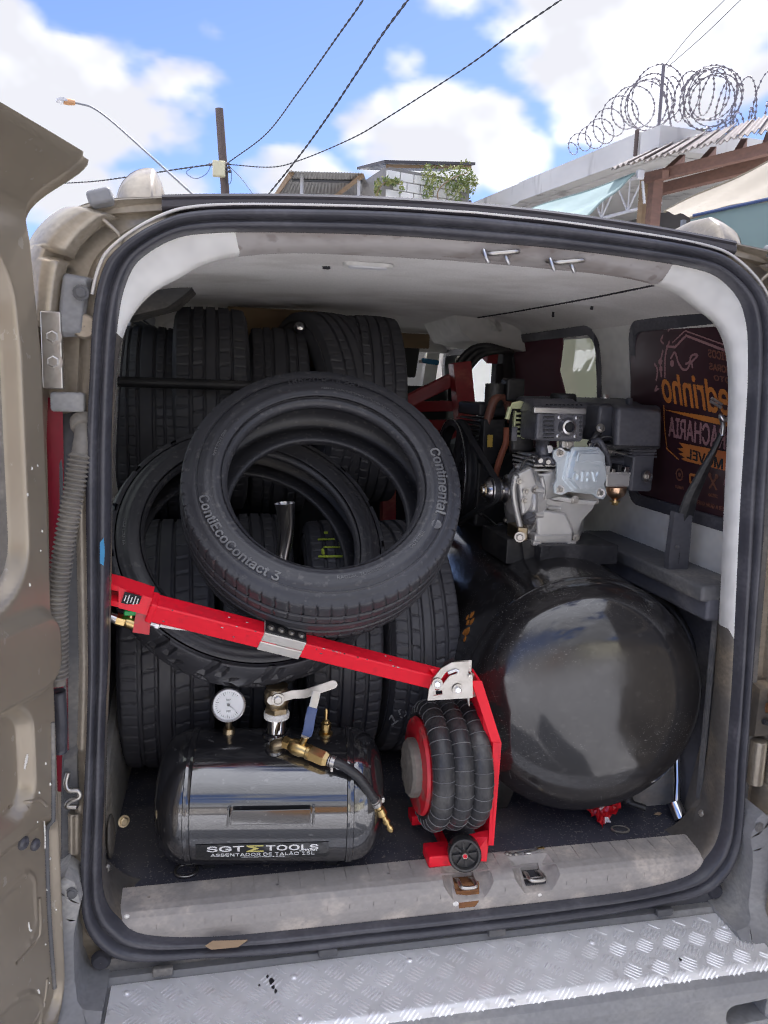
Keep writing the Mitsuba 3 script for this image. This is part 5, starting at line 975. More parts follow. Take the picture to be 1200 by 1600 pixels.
put('air_nipple', lathe([(.001, -.004), (.0072, -.004), (.0072, NL*.12), (.0095, NL*.14), (.0095, NL*.36), (.007, NL*.38), (.0055, NL*.42), (.0055, NL*.55), (.0075, NL*.58), (.0075, NL*.66), (.0045, NL*.70), (.0045, NL*.80), (.0065, NL*.84), (.0065, NL*.92), (.004, NL), (.001, NL)], 20, frame(n0, nd)), 'brass', b2, smooth=30)
# safety valve, handle bracket, feet ring, label
r0, _ = tp(zL(509), 0); rt_ = at(509, 1107, Y=r0[1])
put('relief_valve', lathe([(.001, -.004), (.014, -.004), (.014, .003), (.008, .005), (.008, .010), (.0105, .011), (.0105, .022), (.007, .024), (.007, .028), (.0035, .031), (.0035, rt_[2]-r0[2]-.004), (.0018, rt_[2]-r0[2]), (.001, rt_[2]-r0[2])], 20, frame(r0, vz)), 'brass', bt, smooth=30)
hz0, hz1 = zL(357)+.012, zL(497)-.006
pA, dA = tp(hz0, 76); pB, dB = tp(hz1, 76); upv = np.cross(tx, dA); upv = upv if upv[2] > 0 else -upv
hb_ = put('handle', mv(box(np.linalg.norm(pB-pA)-.014, .026, .0035, (0, 0, 0), .0015), axes((pA+pB)/2+dA*.020, tx, upv, np.cross(tx, upv))), 'black_gloss', bt, smooth=30)
for p_, sg in ((pA, 1), (pB, -1)): put('handle_leg', mv(box(.0045, .030, .026, (0, 0, 0), .0015), axes(p_+dA*.008+tx*sg*.002, tx, upv, np.cross(tx, upv))), 'black_gloss', hb_, smooth=30)
put('foot_ring', tube(A([at(291, 1360, Z=.482)+A([.021*math.cos(t), .020*math.sin(t), 0]) for t in np.linspace(0, 2*PI, 30)[:-1]]), .0028, 8, closed=True), 'steel', bt, smooth=True)
for z in (.03, TL-.03):
    f0, _ = tp(z, 0, 0); put('foot', hull([f0+tx*a+tb_*b+A([0, 0, -c]) for a in (-.012, .012) for b, c in ((-.075, .134), (.040, .134), (-.055, .10), (.035, .10))]), 'black_matt', bt)
def on_tank(m2, z0, deg0, lift=.0008):
    """wrap a flat mesh (x along the tank, y up, z thickness) round the shell"""
    v, f = trimesh.remesh.subdivide_to_size(m2.vertices, m2.faces, .015, 12); v = A(v); a = np.radians(deg0)-v[:, 1]/TR; r = TR+lift+v[:, 2]
    return tm(TA+tx*(z0+v[:, 0])[:, None]+(A([0, 0, 1.])*np.cos(a)[:, None]+tb_*np.sin(a)[:, None])*r[:, None], f)
zl = .5*(zL(323)+zL(517))-.004; LD = 112
wv = np.linspace(0, 1, 30); edge_ = Polygon(np.vstack([np.stack([-.122+.244*wv, .0205+0*wv], 1), np.stack([.122-.244*wv, -.0205-.003*meshkit.fbm(np.stack([wv*9, wv*0, wv*0], 1), 3, 1)], 1)]))
lb = put('label', on_tank(extr(edge_, .0006), zl, LD), 'label_black', bt, smooth=40, label='black maker label with white and gold lettering')
def ltext(s, x0, x1, y, h, mt, **kw):
    m = text(s, h, None, .0006, kw.pop('bold', True), width=x1-x0, center=False); m.apply_translation([x0-m.bounds[0, 0], y, .0007]); put('lettering', on_tank(m, zl, LD), mt, lb)
ltext('SGT', -.102, -.034, .0030, .0132, 'print_white'); ltext('Σ', -.030, .002, .0005, .0165, 'print_gold'); ltext('TOOLS', .006, .103, .0030, .0132, 'print_white')
ltext('by SIGMA', .068, .102, -.0012, .0034, 'print_white', bold=False); ltext('ASSENTADOR DE TALÃO 15L', -.096, .096, -.0125, .0092, 'print_white', bold=False); ltext('WWW.SGTTOOLS.COM', -.04, .04, -.0182, .0030, 'print_white', bold=False)

# ================================================================ air bag jack
jk = thing('air_bag_jack', 'red air bag trolley jack with three black bellows rings and a long folded handle', 'jack')
BX = lambda u: at(u, 1190, Y=.13)[0]
jc = A([.052, .135, .668])
JR = .128
xs_ = (-.041, -.002, .037)
ang = np.linspace(0, 2*PI, 73)[:-1]
for i, xo in enumerate(xs_):
    th = np.linspace(0, 2*PI, 25)[:-1]
    P = A([[(jc[0]+xo+.0215*math.cos(b), jc[1]+(JR-.0215+.0215*math.sin(b))*math.cos(a), jc[2]+(JR-.0215+.0215*math.sin(b)+.0006*(math.sin(a*22)))*math.sin(a)) for b in th] for a in ang])
    rg = put('bellows_ring', grid(P, cu=True, cv=True), 'bellows_rubber', jk, smooth=True)
    for k in range(30):
        a = 2*PI*k/30+i*.06; bb = np.linspace(-.35*PI, 1.35*PI, 16) if False else np.linspace(-.1, PI+.1, 16)
        put('mould_line', tube(A([(jc[0]+xo+.0218*math.cos(b), jc[1]+(JR-.0215+.0218*math.sin(b))*math.cos(a), jc[2]+(JR-.0215+.0218*math.sin(b))*math.sin(a)) for b in bb]), .0009, 4), 'tyre_letter', rg)
put('bellows_core', cyl(jc+A([-.06, 0, 0]), jc+A([.07, 0, 0]), .088), 'bellows_rubber', jk, smooth=30)
XL = jc[0]-.066
dk = put('top_disc', lathe([(.001, .0), (.084, .0), (.092, .004), (.097, .014), (.094, .020), (.001, .020)], 64, frame((XL+.016, jc[1], jc[2]), (-1, 0, 0)) @ np.diag([1, 1, 1, 1.])), 'red_worn', jk, smooth=40)
pr = [(.001, .020), (.052, .020), (.058, .014), (.058, .0), (.001, 0)]
pd = lathe(pr, 48, frame((XL-.002, jc[1], jc[2]-.004), (-1, 0, 0))); v = A(pd.vertices); v += ((meshkit.fbm(v*90, 3, 6)-.5)*.007)[:, None]*A([1., .6, .6]); put('rubber_pad', tm(v, pd.faces), 'hose_grey', dk, smooth=30, label='crumbling grey rubber pad')
# back plate (tapered, folded edge), base feet, wheel
bx0 = jc[0]+.066
def yz_plate(pts, x0, x1, m, nm, par=jk, **k):
    pg = Polygon(pts); me = bevex(pg, x1-x0, .0008); v = A(me.vertices); return put(nm, tm(np.stack([x0+v[:, 2]-.30*np.maximum(v[:, 1]-.757, 0), v[:, 0], v[:, 1]], 1), me.faces), m, par, smooth=30, **k)
yz_plate([(.045, .535), (.038, .60), (.040, .755), (.075, .865), (.12, .875), (.235, .80), (.25, .60), (.20, .52), (.10, .50)], bx0, bx0+.006, 'red_paint', 'base_plate')
put('folded_edge', hull([(bx0-.030 if z > .8 else bx0-.004, y, z) for y, z in ((.045, .535), (.038, .60), (.040, .755), (.073, .868))]+[(bx0+.006, y-.003, z) for y, z in ((.045, .535), (.038, .60), (.040, .755), (.073, .868))]) if False else cat(hull([(bx0-.012, .040, .757), (bx0+.006, .036, .757), (bx0-.047, .0765, .868), (bx0-.027, .0725, .868), (bx0-.012, .044, .755), (bx0+.006, .044, .755), (bx0-.047, .08, .866), (bx0-.027, .08, .866)]), hull([(bx0-.010, .0365, .757), (bx0+.006, .034, .757), (bx0-.004, .043, .536), (bx0+.006, .041, .536), (bx0-.010, .041, .757), (bx0+.006, .041, .757), (bx0-.004, .047, .536), (bx0+.006, .047, .536)])), 'red_paint', jk)
put('wheel_bracket', cat(hull([(bx0+.004, .06, .56), (bx0-.004, .05, .55), (bx0-.03, .048, .515), (bx0-.035, .07, .520), (bx0-.06, .08, .535), (bx0+.002, .10, .53), (bx0-.005, .045, .500), (bx0-.035, .05, .500)]), hull([(bx0-.02, .052, .505), (bx0-.055, .07, .54), (bx0-.062, .09, .53), (bx0-.03, .09, .50)])), 'red_paint', jk)
foot0 = at(684, 1338, Z=.492); put('foot', mv(box(.052, .05, .024, (0, 0, 0), .003), None, (.022, .078, .5035)), 'red_paint', jk, smooth=30)
put('foot', mv(box(.05, .04, .022, (0, 0, 0), .003), None, at(658, 1274, Y=.20)), 'red_paint', jk, smooth=30); put('foot_bar', box(.014, .16, .014, (.045, .15, .498)), 'red_paint', jk)
wc = at(726, 1335, Y=.032); wn = unit(EYE-wc); wn = unit(A([-.22, -.93, .28])); MW = frame(wc-wn*.010, wn, (0, 0, 1))
wh = put('wheel', lathe([(.001, -.020), (.028, -.020), (.032, -.016), (.0325, .014), (.030, .018), (.0265, .018), (.0255, .010), (.0255, .004), (.0, .004)], 48, MW), 'hose_rubber', jk, smooth=40)
for q in range(8): put('spoke', mv(box(.015, .0032, .008, (.016, 0, .008)), MW @ rot((0, 0, 1), q*45+10)), 'black_matt', wh)
put('hub', cat(lathe([(.001, .022), (.005, .022), (.0075, .018), (.0085, .012), (.0085, 0), (.001, 0)], 24, MW)), 'steel', wh, smooth=40); put('hub_cap', lathe([(.001, .0255), (.0035, .0245), (.0045, .021), (.001, .021)], 16, MW), 'red_paint', wh, smooth=40)
# handle: square tube in two pieces with a bolted sleeve, forked end, valve
hR, hL_ = at(688, 1062, Y=.075), at(238, 949, Y=.035)
hd = unit(hR-hL_); hu = unit(A([0, -.42, 1])-(A([0, -.42, 1]) @ hd)*hd); hf = np.cross(hd, hu); hf = hf if hf[1] < 0 else -hf
HL = np.linalg.norm(hR-hL_); HM = axes(hL_, hd, hu, np.cross(hd, hu))
def hbox(x0, x1, w, hgt, r=.002, dy=0., dz=0.): return mv(box(x1-x0, hgt, w, ((x0+x1)/2, dy, dz), r), HM)
sg_ = 1 if np.cross(hd, hu)[1] < 0 else -1
xm0, xm1 = [float((at(u, 1000, Y=.05)-hL_) @ hd) for u in (404, 476)]
put('handle_tube', hbox(0, xm0+.03, .033, .037, .003), 'red_paint', jk, smooth=30); put('handle_tube', hbox(xm1-.03, HL, .030, .034, .003), 'red_paint', jk, smooth=30)
slv = put('handle_sleeve', hbox(xm0, xm1, .0365, .0200, .002, -.0103), 'sleeve_alloy', jk, smooth=30); put('sleeve_half', hbox(xm0, xm1, .0365, .0200, .002, .0112), 'sleeve_alloy', slv, smooth=30)
put('sleeve_top', hbox(xm0+.001, xm1-.001, .034, .003, .001, .0225), 'black_matt', slv)
for f in (.14, .38, .62, .86): put('bolt', hexbolt((HM @ A([xm0+(xm1-xm0)*f, .0238, sg_*.004, 1]))[:3], hu, .0048, .004), 'steel', slv)
put('weld_collar', hbox(-.006, .006, .036, .041, .003), 'red_paint', jk, smooth=30)
gc_ = np.random.default_rng(17)
for q in range(26):
    xq = gc_.uniform(.02, HL-.03)
    if xm0-.01 < xq < xm1+.01: continue
    big_ = xq < xm0; hh_, ww_ = (.0185, .0165) if big_ else (.017, .015); e_ = gc_.choice(3)
    dy, dz = ((hh_-.0012, -sg_*-1*(ww_-.001)) if e_ == 0 else (hh_+.0001, sg_*gc_.uniform(-.012, .012)) if e_ == 1 else (gc_.uniform(-.014, .014), sg_*(ww_+.0001)))
    put('paint_chip', mv(mv(man(m3.Manifold.sphere(1, 8)), np.diag([gc_.uniform(.0012, .0036), .0012, .0012, 1])), HM @ axes((xq, dy, dz), [1, 0, 0], [0, 1, 0], [0, 0, 1])), gc_.choice(['muffler_steel', 'steel', 'black_matt']), jk)
# forked end
e_up, e_lo = [at(u, v, Y=.04) for u, v in ((163, 903), (225, 930))], [at(u, v, Y=.04) for u, v in ((163, 930), (215, 944))]
fk = put('fork', cat(hull([p+hf*b+A([0, 0, c]) for p in (at(150, 903, Y=.045), at(192, 913, Y=.04)) for b in (-.014, .014) for c in (-.0045, .0045)]), hull([p+hf*b+A([0, 0, c]) for p in (at(150, 929, Y=.045), at(190, 937, Y=.04)) for b in (-.014, .014) for c in (-.0045, .0045)]), hull([p+hf*b for p in (at(188, 908, Y=.04), at(188, 940, Y=.04), at(240, 925, Y=.036), at(236, 952, Y=.036)) for b in (-.014, .017)])), 'red_paint', jk)
cP = at(208, 926, Y=.036)+hf*.018; put('warning_label', mv(box(.028, .024, .0012), axes(cP, hd, hu, np.cross(hd, hu))), 'ink_black', jk)
for q in range(5): put('label_line', mv(box(.0018, .012+.006*(q % 2), .0012, (-.010+.005*q, .0, sg_*.0008)), axes(cP, hd, hu, np.cross(hd, hu))), 'print_white', jk)
tabp = [at(u, v, Y=.03) for u, v in ((218, 945), (238, 948), (233, 992), (207, 988), (212, 960))]; put('valve_tab', hull([p+A([0, b, 0]) for p in tabp for b in (0, .005)]), 'red_worn', jk)
va_, vb_ = at(182, 967, Y=.045), at(212, 975, Y=.045); vdr = unit(vb_-va_); VLn = np.linalg.norm(vb_-va_); Mv = frame(va_, vdr)
hv = put('hand_valve', cat(lathe([(.001, 0), (.011, 0), (.011, VLn*.45), (.008, VLn*.5)], 6, Mv), lathe([(.008, VLn*.4), (.0105, VLn*.6), (.0105, VLn), (.001, VLn)], 20, Mv)), 'brass', jk, smooth=30)
put('nipple', lathe([(.001, -.036), (.004, -.036), (.004, -.028), (.006, -.026), (.006, -.020), (.004, -.018), (.004, -.012), (.0085, -.010), (.0085, 0), (.001, 0)], 16, Mv), 'dull_chrome', hv, smooth=30)
sv_ = va_+vdr*VLn*.72; put('stem', cyl(sv_, sv_+A([.003, 0, .018]), .005), 'brass', hv); put('green_lever', mv(box(.024, .013, .010, (0, 0, 0), .003), None, sv_+A([.003, -.006, .020])), 'green_plastic', hv, smooth=30)
put('elbow_fitting', cat(cyl(at(236, 974, Y=.034), at(250, 978, Y=.034), .0055), hexbolt(at(243, 976, Y=.034), unit(at(250, 978, Y=.034)-at(236, 974, Y=.034)), .0075, .007, False)), 'dull_chrome', hv, smooth=30)
put('air_line', tube(spline([at(250, 977, Y=.034), at(275, 981, Y=.036), at(305, 983, Y=.045), at(330, 985, Y=.055)], 24), .0035, 8), 'tape_white', hv, smooth=True)
# quadrant brackets at the handle root
def quad(y, dx, dz, mt, nm):
    c = at(735, 1090, Y=y); o = at(670, 1092, Y=y)
    pts = [(0, .0)] ; s = lambda u, v: at(u, v, Y=y)[[0, 2]]
    pg = Polygon([s(669, 1094), s(671, 1078), s(678, 1060), (s(690, 1045)), s(706, 1036), s(732, 1034), s(731, 1052), s(738, 1058), s(738, 1090)]).buffer(.001)
    pg = pg.difference(LineString([s(683, 1075), s(700, 1053), s(712, 1049)]).buffer(.0048)).difference(Polygon([s(677, 1081), s(690, 1080), s(690, 1084), s(678, 1086)]).buffer(.0015))
    me = bevex(pg, .004, .0007); v = A(me.vertices); return put(nm, tm(np.stack([v[:, 0]+dx, y+v[:, 2], v[:, 1]+dz], 1), me.faces[:, ::-1]), mt, jk, smooth=30)
qd = quad(.038, 0, 0, 'steel', 'quadrant'); quad(.098, .006, .002, 'steel', 'quadrant')
put('scale_label', (lambda s: tm(*(lambda me: (np.stack([A(me.vertices)[:, 0]+.006, .0972-A(me.vertices)[:, 2], A(me.vertices)[:, 1]+.002], 1), me.faces))(extr(Polygon([s(684, 1046), s(690, 1036), s(704, 1028), (s(706, 1034)), s(694, 1042), s(690, 1049)]), .0008))))(lambda u, v: at(u, v, Y=.0972)[[0, 2]]), 'ink_black', qd)
for (u, v) in ((683, 1068), (715, 1077)): c0 = at(u, v, Y=.036); put('washer', cyl(c0, c0-A([0, .002, 0]), .0105), 'steel', qd, smooth=30); put('bolt', hexbolt(c0-A([0, .0015, 0]), (0, -1, 0), .0065, .005, False), 'chrome', qd)
put('quadrant_axle', cat(cyl(at(683, 1068, Y=.034), at(683, 1068, Y=.034)+A([0, .09, 0]), .005), cyl(at(715, 1077, Y=.034), at(715, 1077, Y=.034)+A([0, .09, 0]), .005)), 'steel', qd, smooth=30)
put('latch_pin', tube([at(700, 1052, Y=.036), at(712, 1047, Y=.036), at(716, 1049, Y=.036)], .0036, 8), 'dull_chrome', qd, smooth=True)
put('pivot_pin', cat(cyl(at(731, 1088, Y=.05), at(733, 1103, Y=.05), .004, .0015), cyl(at(735, 1057, Y=.034), at(735, 1057, Y=.034)+A([0, .07, 0]), .004)), 'steel', jk, smooth=30)
put('head_block', hull([at(u, v, Y=y) for u, v in ((672, 1045), (735, 1050), (740, 1085), (690, 1080)) for y in (.050, .090)]), 'red_paint', jk)

# ================================================================ petrol air compressor: receiver, engine, pump
ac = thing('air_compressor', 'big black petrol air compressor with its silver engine bolted on top of the round receiver', 'air compressor')
KC, KR = A([.358, .175, .783]), .256
ka = unit(A([.094, .992, .03])); MK = frame(KC, ka, (0, 0, 1))
t = np.linspace(0, PI/2, 30)
hd_ = [(max(KR*np.cos(a)**.72, 1e-5), -.118*np.sin(a)**.86) for a in t[::-1]]
tankp = hd_+[(KR, .012), (KR+.0015, .016), (KR+.0022, .022), (KR+.0012, .028), (KR, .032)]+[(KR, z) for z in np.linspace(.06, .86, 10)]+[(KR*np.cos(a)**.72, .88+.11*np.sin(a)**.86) for a in t[1:-1]]+[(1e-5, .99)]
rc = lathe(tankp, 140, MK); v = A(rc.vertices); ra = v-KC; ra -= (ra @ ka)[:, None]*ka; v += ra/KR*((meshkit.fbm(v*6, 2, 3)-.5)*.0012)[:, None]; rc = tm(v, rc.faces)
rcv = put('receiver', rc, 'black_tank', ac, smooth=40, label='dusty scuffed glossy black receiver with a domed end')
put('weld_seam', lathe([(KR-.001, .016), (KR+.0026, .020), (KR+.0026, .026), (KR-.001, .031)], 120, MK), 'black_tank', rcv, smooth=40)
gg = np.random.default_rng(31)
def on_rcv(ang, z, lift=0): a = math.radians(ang); d = MK[:3, 0]*math.cos(a)+MK[:3, 1]*math.sin(a); return KC+ka*z+d*(KR+lift), d
sgn_ = 1 if on_rcv(90, 0)[0][0] < KC[0] else -1
for a_, z_, s_ in ((59, .140, .011), (61, .118, .010), (63.5, .136, .009), (66, .112, .014), (68, .128, .009), (70, .105, .008), (62, .155, .008)):
    p, d = on_rcv(sgn_*a_, z_); M = frame(p, d); put('rust_spot', mv(hull([(s_*math.cos(q)*gg.uniform(.5, 1), s_*math.sin(q)*gg.uniform(.5, 1), c) for q in np.linspace(0, 2*PI, 11) for c in (-.003, .0009)]), M), 'orange_rust', rcv)
for z_ in (.10, .70):
    for s in (-1, 1): put('foot', hull([KC+ka*(z_+b)+A([s*x_, 0, -zz]) for b in (-.02, .02) for x_, zz in ((.10, .22), (.17, .18), (.19, .303), (.13, .303))]), 'black_matt', ac)
put('drain_valve', cat(cyl(KC+ka*.05+A([.12, 0, -.22]), KC+ka*.02+A([.14, -.01, -.27]), .012), cyl(KC+ka*.02+A([.14, -.01, -.27]), KC+ka*.02+A([.17, -.03, -.275]), .007)), 'black_matt', ac)
YE = .37
def rc_box(u0, v0, u1, v1, y0, dep, r=.004, yr=None):
    p, q = at(u0, v1, Y=yr or y0), at(u1, v0, Y=yr or y0); return box(abs(q[0]-p[0]), dep, abs(q[2]-p[2]), ((p[0]+q[0])/2, y0+dep/2, (p[2]+q[2])/2), r)
def ep(u, v, y=YE): return at(u, v, Y=y)
def bolt_at(u, v, y, r, par, m='steel', h=.006): return put('bolt', hexbolt(ep(u, v, y), (0, -1, 0), r, h), m, par)
# mounting rail and bracket
put('mounting_rail', fine(rc_box(843, 852, 967, 884, .355, .16, .003), .03), 'lumpy_black', ac, smooth=30)
put('mounting_foot', cat(rc_box(790, 842, 838, 882, .40, .18, .004), hull([ep(u, v, y) for u, v, y in ((815, 845, .39), (842, 845, .39), (822, 893, .39), (834, 882, .39), (815, 845, .41), (842, 845, .41), (822, 892, .41), (834, 880, .41))])), 'black_matt', ac, smooth=30)
# crankcase
def lump(pts, r, name, m, par=ac, seg=14, **k):
    s = m3.Manifold.sphere(r, seg); return put(name, man(m3.Manifold.batch_hull([s.translate(tuple(float(c) for c in p)) for p in pts])), m, par, smooth=40, **k)
cc = lump([ep(u, v, y) for u, v, y in ((838, 752, .44), (905, 790, .44), (898, 835, .44), (838, 838, .44), (838, 752, .60), (905, 780, .60), (905, 838, .60), (838, 838, .60))], .012, 'crankcase', 'cast_alloy', label='cast silver engine block')
lump([ep(u, v, y) for u, v, y in ((842, 800, .392), (880, 806, .392), (890, 828, .392), (888, 838, .392), (842, 838, .392), (842, 795, .46), (888, 800, .46), (888, 838, .46))], .007, 'sump', 'pale_alloy', cc)
put('sump_rib', rc_box(834, 834, 896, 851, .383, .12, .006), 'cast_alloy', cc, smooth=30)
for u in (838, 892): put('sump_pad', rc_box(u-5, 846, u+9, 853, .376, .03, .002), 'cast_alloy', cc, smooth=30)
# side cover of the crankcase on the left: round casting with bosses
sc_c = ep(815, 782, .47); MS = frame(sc_c, (-1, -.12, 0), (0, 0, 1))
sv = put('side_cover', lathe([(.001, .030), (.030, .030), (.036, .024), (.058, .018), (.072, .012), (.080, .0), (.080, -.022), (.001, -.022)], 48, MS), 'cast_alloy', ac, smooth=40)
put('cover_rim', lathe([(.078, -.010), (.087, -.010), (.087, .004), (.078, .006)], 48, MS), 'cast_alloy', sv, smooth=40)
for q in range(9):
    a = q*40+15; d = MS[:3, 0]*math.cos(math.radians(a))+MS[:3, 1]*math.sin(math.radians(a)); p = sc_c+d*.083; put('boss', cyl(p-MS[:3, 2]*.012, p+MS[:3, 2]*.010, .0095, .0075, 14), 'cast_alloy', sv, smooth=30); put('bolt', hexbolt(p+MS[:3, 2]*.010, MS[:3, 2], .005, .005), 'steel', sv)
lump([ep(u, v, y) for u, v, y in ((812, 742, .41), (826, 735, .41), (838, 770, .41), (818, 800, .41), (812, 742, .46), (838, 740, .46), (840, 800, .46))], .009, 'governor_housing', 'cast_alloy', cc)
for u, v in ((812, 752), (822, 768), (820, 782), (838, 765)): put('boss', cyl(ep(u, v, .42), ep(u, v, .394), .009, .0075), 'cast_alloy', cc, smooth=30); bolt_at(u, v, .394, .0055, cc)
put('cover_ridge', tube(spline([ep(u, v, .398) for u, v in ((806, 742), (802, 765), (806, 795), (812, 820), (816, 845))], 30), .007, 10), 'cast_alloy', cc, smooth=True); put('cover_ridge', tube(spline([ep(u, v, .398) for u, v in ((846, 745), (850, 765), (848, 782), (856, 792), (875, 794))], 30), .005, 10), 'cast_alloy', cc, smooth=True)
# dipstick and drain boss
put('dipstick', lathe([(.001, .020), (.010, .020), (.014, .012), (.015, .0), (.012, -.006), (.001, -.006)], 12, frame(ep(826, 811, .40), unit((-.15, -.85, .35)))), 'engine_plastic', ac, smooth=20)
put('dipstick_grip', mv(box(.028, .005, .014, (0, 0, .022), .002), frame(ep(826, 811, .40), unit((-.15, -.85, .35)), (1, 0, .5))), 'engine_plastic', ac, smooth=30)
db = put('drain_boss', cat(rc_box(808, 824, 826, 846, .385, .07, .004), cyl(ep(816, 838, .385), ep(816, 838, .372), .010)), 'brass_dull', ac, smooth=30); put('drain_bolt', hexbolt(ep(812, 839, .374), (-.3, -1, 0), .0085, .009), 'steel', db)
# cylinder with cooling fins and head
put('cylinder', rc_box(846, 705, 945, 790, .47, .10, .01), 'pale_alloy', ac, smooth=30)
for k in range(11): put('cooling_fin', rc_box(833+k*.6, 712+k*7.2, 872, 714.5+k*7.2, .425, .14, .0008), 'pale_alloy', ac, smooth=30)
lump([ep(u, v, y) for u, v, y in ((848, 745, .432), (872, 735, .432), (872, 785, .432), (852, 778, .432), (850, 745, .46), (872, 785, .46))], .008, 'head_casting', 'pale_alloy')
for u, v in ((848, 758), (858, 702), (882, 694)): put('head_boss', cyl(ep(u, v, .47), ep(u, v, .415), .011, .009), 'pale_alloy', ac, smooth=30)
vy = .392
s2 = lambda u, v: at(u, v, Y=vy)[[0, 2]]
fl = Polygon([s2(*p) for p in ((868, 706), (876, 702), (884, 708), (900, 709), (932, 707), (940, 716), (943, 745), (942, 758), (946, 770), (942, 778), (934, 776), (928, 770), (888, 766), (878, 771), (869, 769), (868, 760), (873, 750), (873, 722), (867, 714))]).buffer(.003).buffer(.001)
def plate_xz(pg, y, t, m, nm, par, b=.0015, **k):
    me = bevex(pg, t, b); vv = A(me.vertices); return put(nm, tm(np.stack([vv[:, 0], y-vv[:, 2], vv[:, 1]], 1), me.faces), m, par, smooth=30, **k)
vc = plate_xz(fl, vy+.010, .010, 'cover_alloy', 'valve_cover', ac, label='pale bluish valve cover with raised letters')
oct_ = [s2(*p) for p in ((896, 703), (930, 703), (938, 712), (941, 748), (929, 761), (898, 763), (884, 746), (892, 712))]
pg = Polygon(oct_); ins_ = affinity.scale(pg, .86, .90)
def prism_taper(pg, pg2, y0, y1):
    a, b = A(pg.exterior.coords)[:-1], A(pg2.exterior.coords)[:-1]; return hull(np.vstack([np.stack([a[:, 0], 0*a[:, 0]+y0, a[:, 1]], 1), np.stack([b[:, 0], 0*b[:, 0]+y1, b[:, 1]], 1)]))
ring_ = Polygon(oct_).buffer(.0075); plate_xz(ring_, vy+.002, .010, 'cover_alloy', 'cover_step', vc, .002)
put('cover_dome', cat(prism_taper(pg, affinity.scale(pg, .93, .95), vy-.007, vy-.024), prism_taper(pg, pg, vy, vy-.0071)), 'cover_alloy', vc)
ins_t = Polygon([s2(*p) for p in ((895, 704), (930, 704), (936, 711), (937, 722), (891, 722))]); put('cover_shoulder', prism_taper(affinity.scale(ins_t, .9, .8), affinity.scale(ins_t, .84, .6), vy-.020, vy-.030), 'cover_alloy', vc)
for i, (u, ch) in enumerate(((899, 'O'), (914.5, 'H'), (930, 'V'))): put('raised_letter', text(ch, .0205, axes(at(u, 745, Y=vy-.0235), [1, 0, 0], [0, 0, 1], [0, -1, 0]), .0062, True, width=.0165), 'cover_alloy', vc)
for u, v in ((875, 707), (936, 711), (875, 765), (938, 770)): put('flange_bolt', cat(hexbolt(at(u, v, Y=vy-.001), (0, -1, 0), .0062, .007), cyl(at(u, v, Y=vy), at(u, v, Y=vy-.003), .0105)), 'steel', vc, smooth=20)
# curved alloy skirt under the head
sk = Polygon([s2(*p) for p in ((846, 776), (870, 784), (925, 788), (934, 784), (930, 795), (912, 815), (903, 838), (898, 842), (895, 825), (888, 812), (870, 800), (846, 793))])
plate_xz(sk, vy+.028, .020, 'cast_alloy', 'head_skirt', ac, .003); plate_xz(Polygon([s2(*p) for p in ((862, 780), (900, 787), (928, 789), (933, 783), (905, 781), (872, 776))]), vy+.012, .014, 'pale_alloy', 'skirt_lip', ac, .002); bolt_at(898, 781, vy-.003, .007, ac); put('bolt', hexbolt(ep(900, 840, .385), (0, -1, 0), .006, .008), 'steel', ac)
# exhaust
put('exhaust_pipe', tube(spline([ep(u, v, y) for u, v, y in ((848, 688, .44), (848, 706, .43), (852, 716, .44), (864, 722, .46))], 20), .0165, 18), 'muffler_steel', ac, smooth=True); put('exhaust_flange', lump and rc_box(840, 713, 872, 726, .405, .03, .004), 'muffler_steel', ac, smooth=30)
for u, v in ((841, 714), (853, 716)): put('flange_stud', cyl(ep(u, v, .42), ep(u+4, v+6, .392), .0055), 'steel', ac)
mf = put('muffler', rc_box(836, 642, 915, 689, .375, .10, .008), 'muffler_steel', ac, smooth=30, label='dark grey boxed muffler with louvres and a round outlet')
mh = [ep(u, v, .375) for u, v in ((836, 645), (915, 645))]; put('top_guard', hull([mh[0]+A([.0, -.004, .0]), mh[1]+A([0, -.004, 0]), mh[0]+A([0, -.004, .008]), mh[1]+A([0, -.004, .008]), mh[0]+A([.012, .05, .030]), mh[1]+A([-.012, .05, .030]), mh[0]+A([.01, .09, .030]), mh[1]+A([-.01, .09, .030]), mh[0]+A([0, .09, 0]), mh[1]+A([0, .09, 0])]), 'muffler_steel', mf)
put('guard_lip', rc_box(834, 638, 917, 646, .366, .010, .003), 'dull_chrome', mf, smooth=30)
for k in range(9): p = ep(853+k*6.6, 634, .398); put('vent_hole', mv(box(.0062, .011, .003, (0, 0, 0), .001, 8), rot((1, 0, 0), -28), p+A([0, -.003, .0005])), 'ink_black', mf)
for k in range(6):
    p = ep(857, 650+k*6.6, .3745); put('louvre', cat(mv(box(.028, .0035, .0065, (0, 0, 0), .0015, 8), None, p), mv(box(.028, .006, .0022, (0, -.001, .004), .001, 8), None, p)), 'ink_black' if False else 'muffler_steel', mf, smooth=30); put('slot', box(.026, .002, .0022, p+A([0, -.0022, -.001])), 'ink_black', mf)
oc = ep(886, 667, .375); MO = frame(oc, (0, -1, 0)); put('outlet', lathe([(.012, .014), (.0165, .013), (.0185, .009), (.0195, .003), (.022, 0), (.001, -.002), (.001, .004), (.0115, .004)], 32, MO), 'dull_chrome', mf, smooth=40); put('outlet_mesh', cyl(oc, oc+A([0, -.0062, 0]), .0115), 'ink_black', mf)
for k in range(4):
    a = math.radians(45+90*k); put('rivet', lathe([(.001, .003), (.004, .002), (.0045, 0), (.001, 0)], 12, frame(oc+A([.030*math.cos(a), 0, .030*math.sin(a)]), (0, -1, 0))), 'dull_chrome', mf)
for k in range(5): put('vent_dot', cyl(ep(907, 653+k*6.5, .3755), ep(907, 653+k*6.5, .3735), .0038, n=10), 'ink_black', mf)
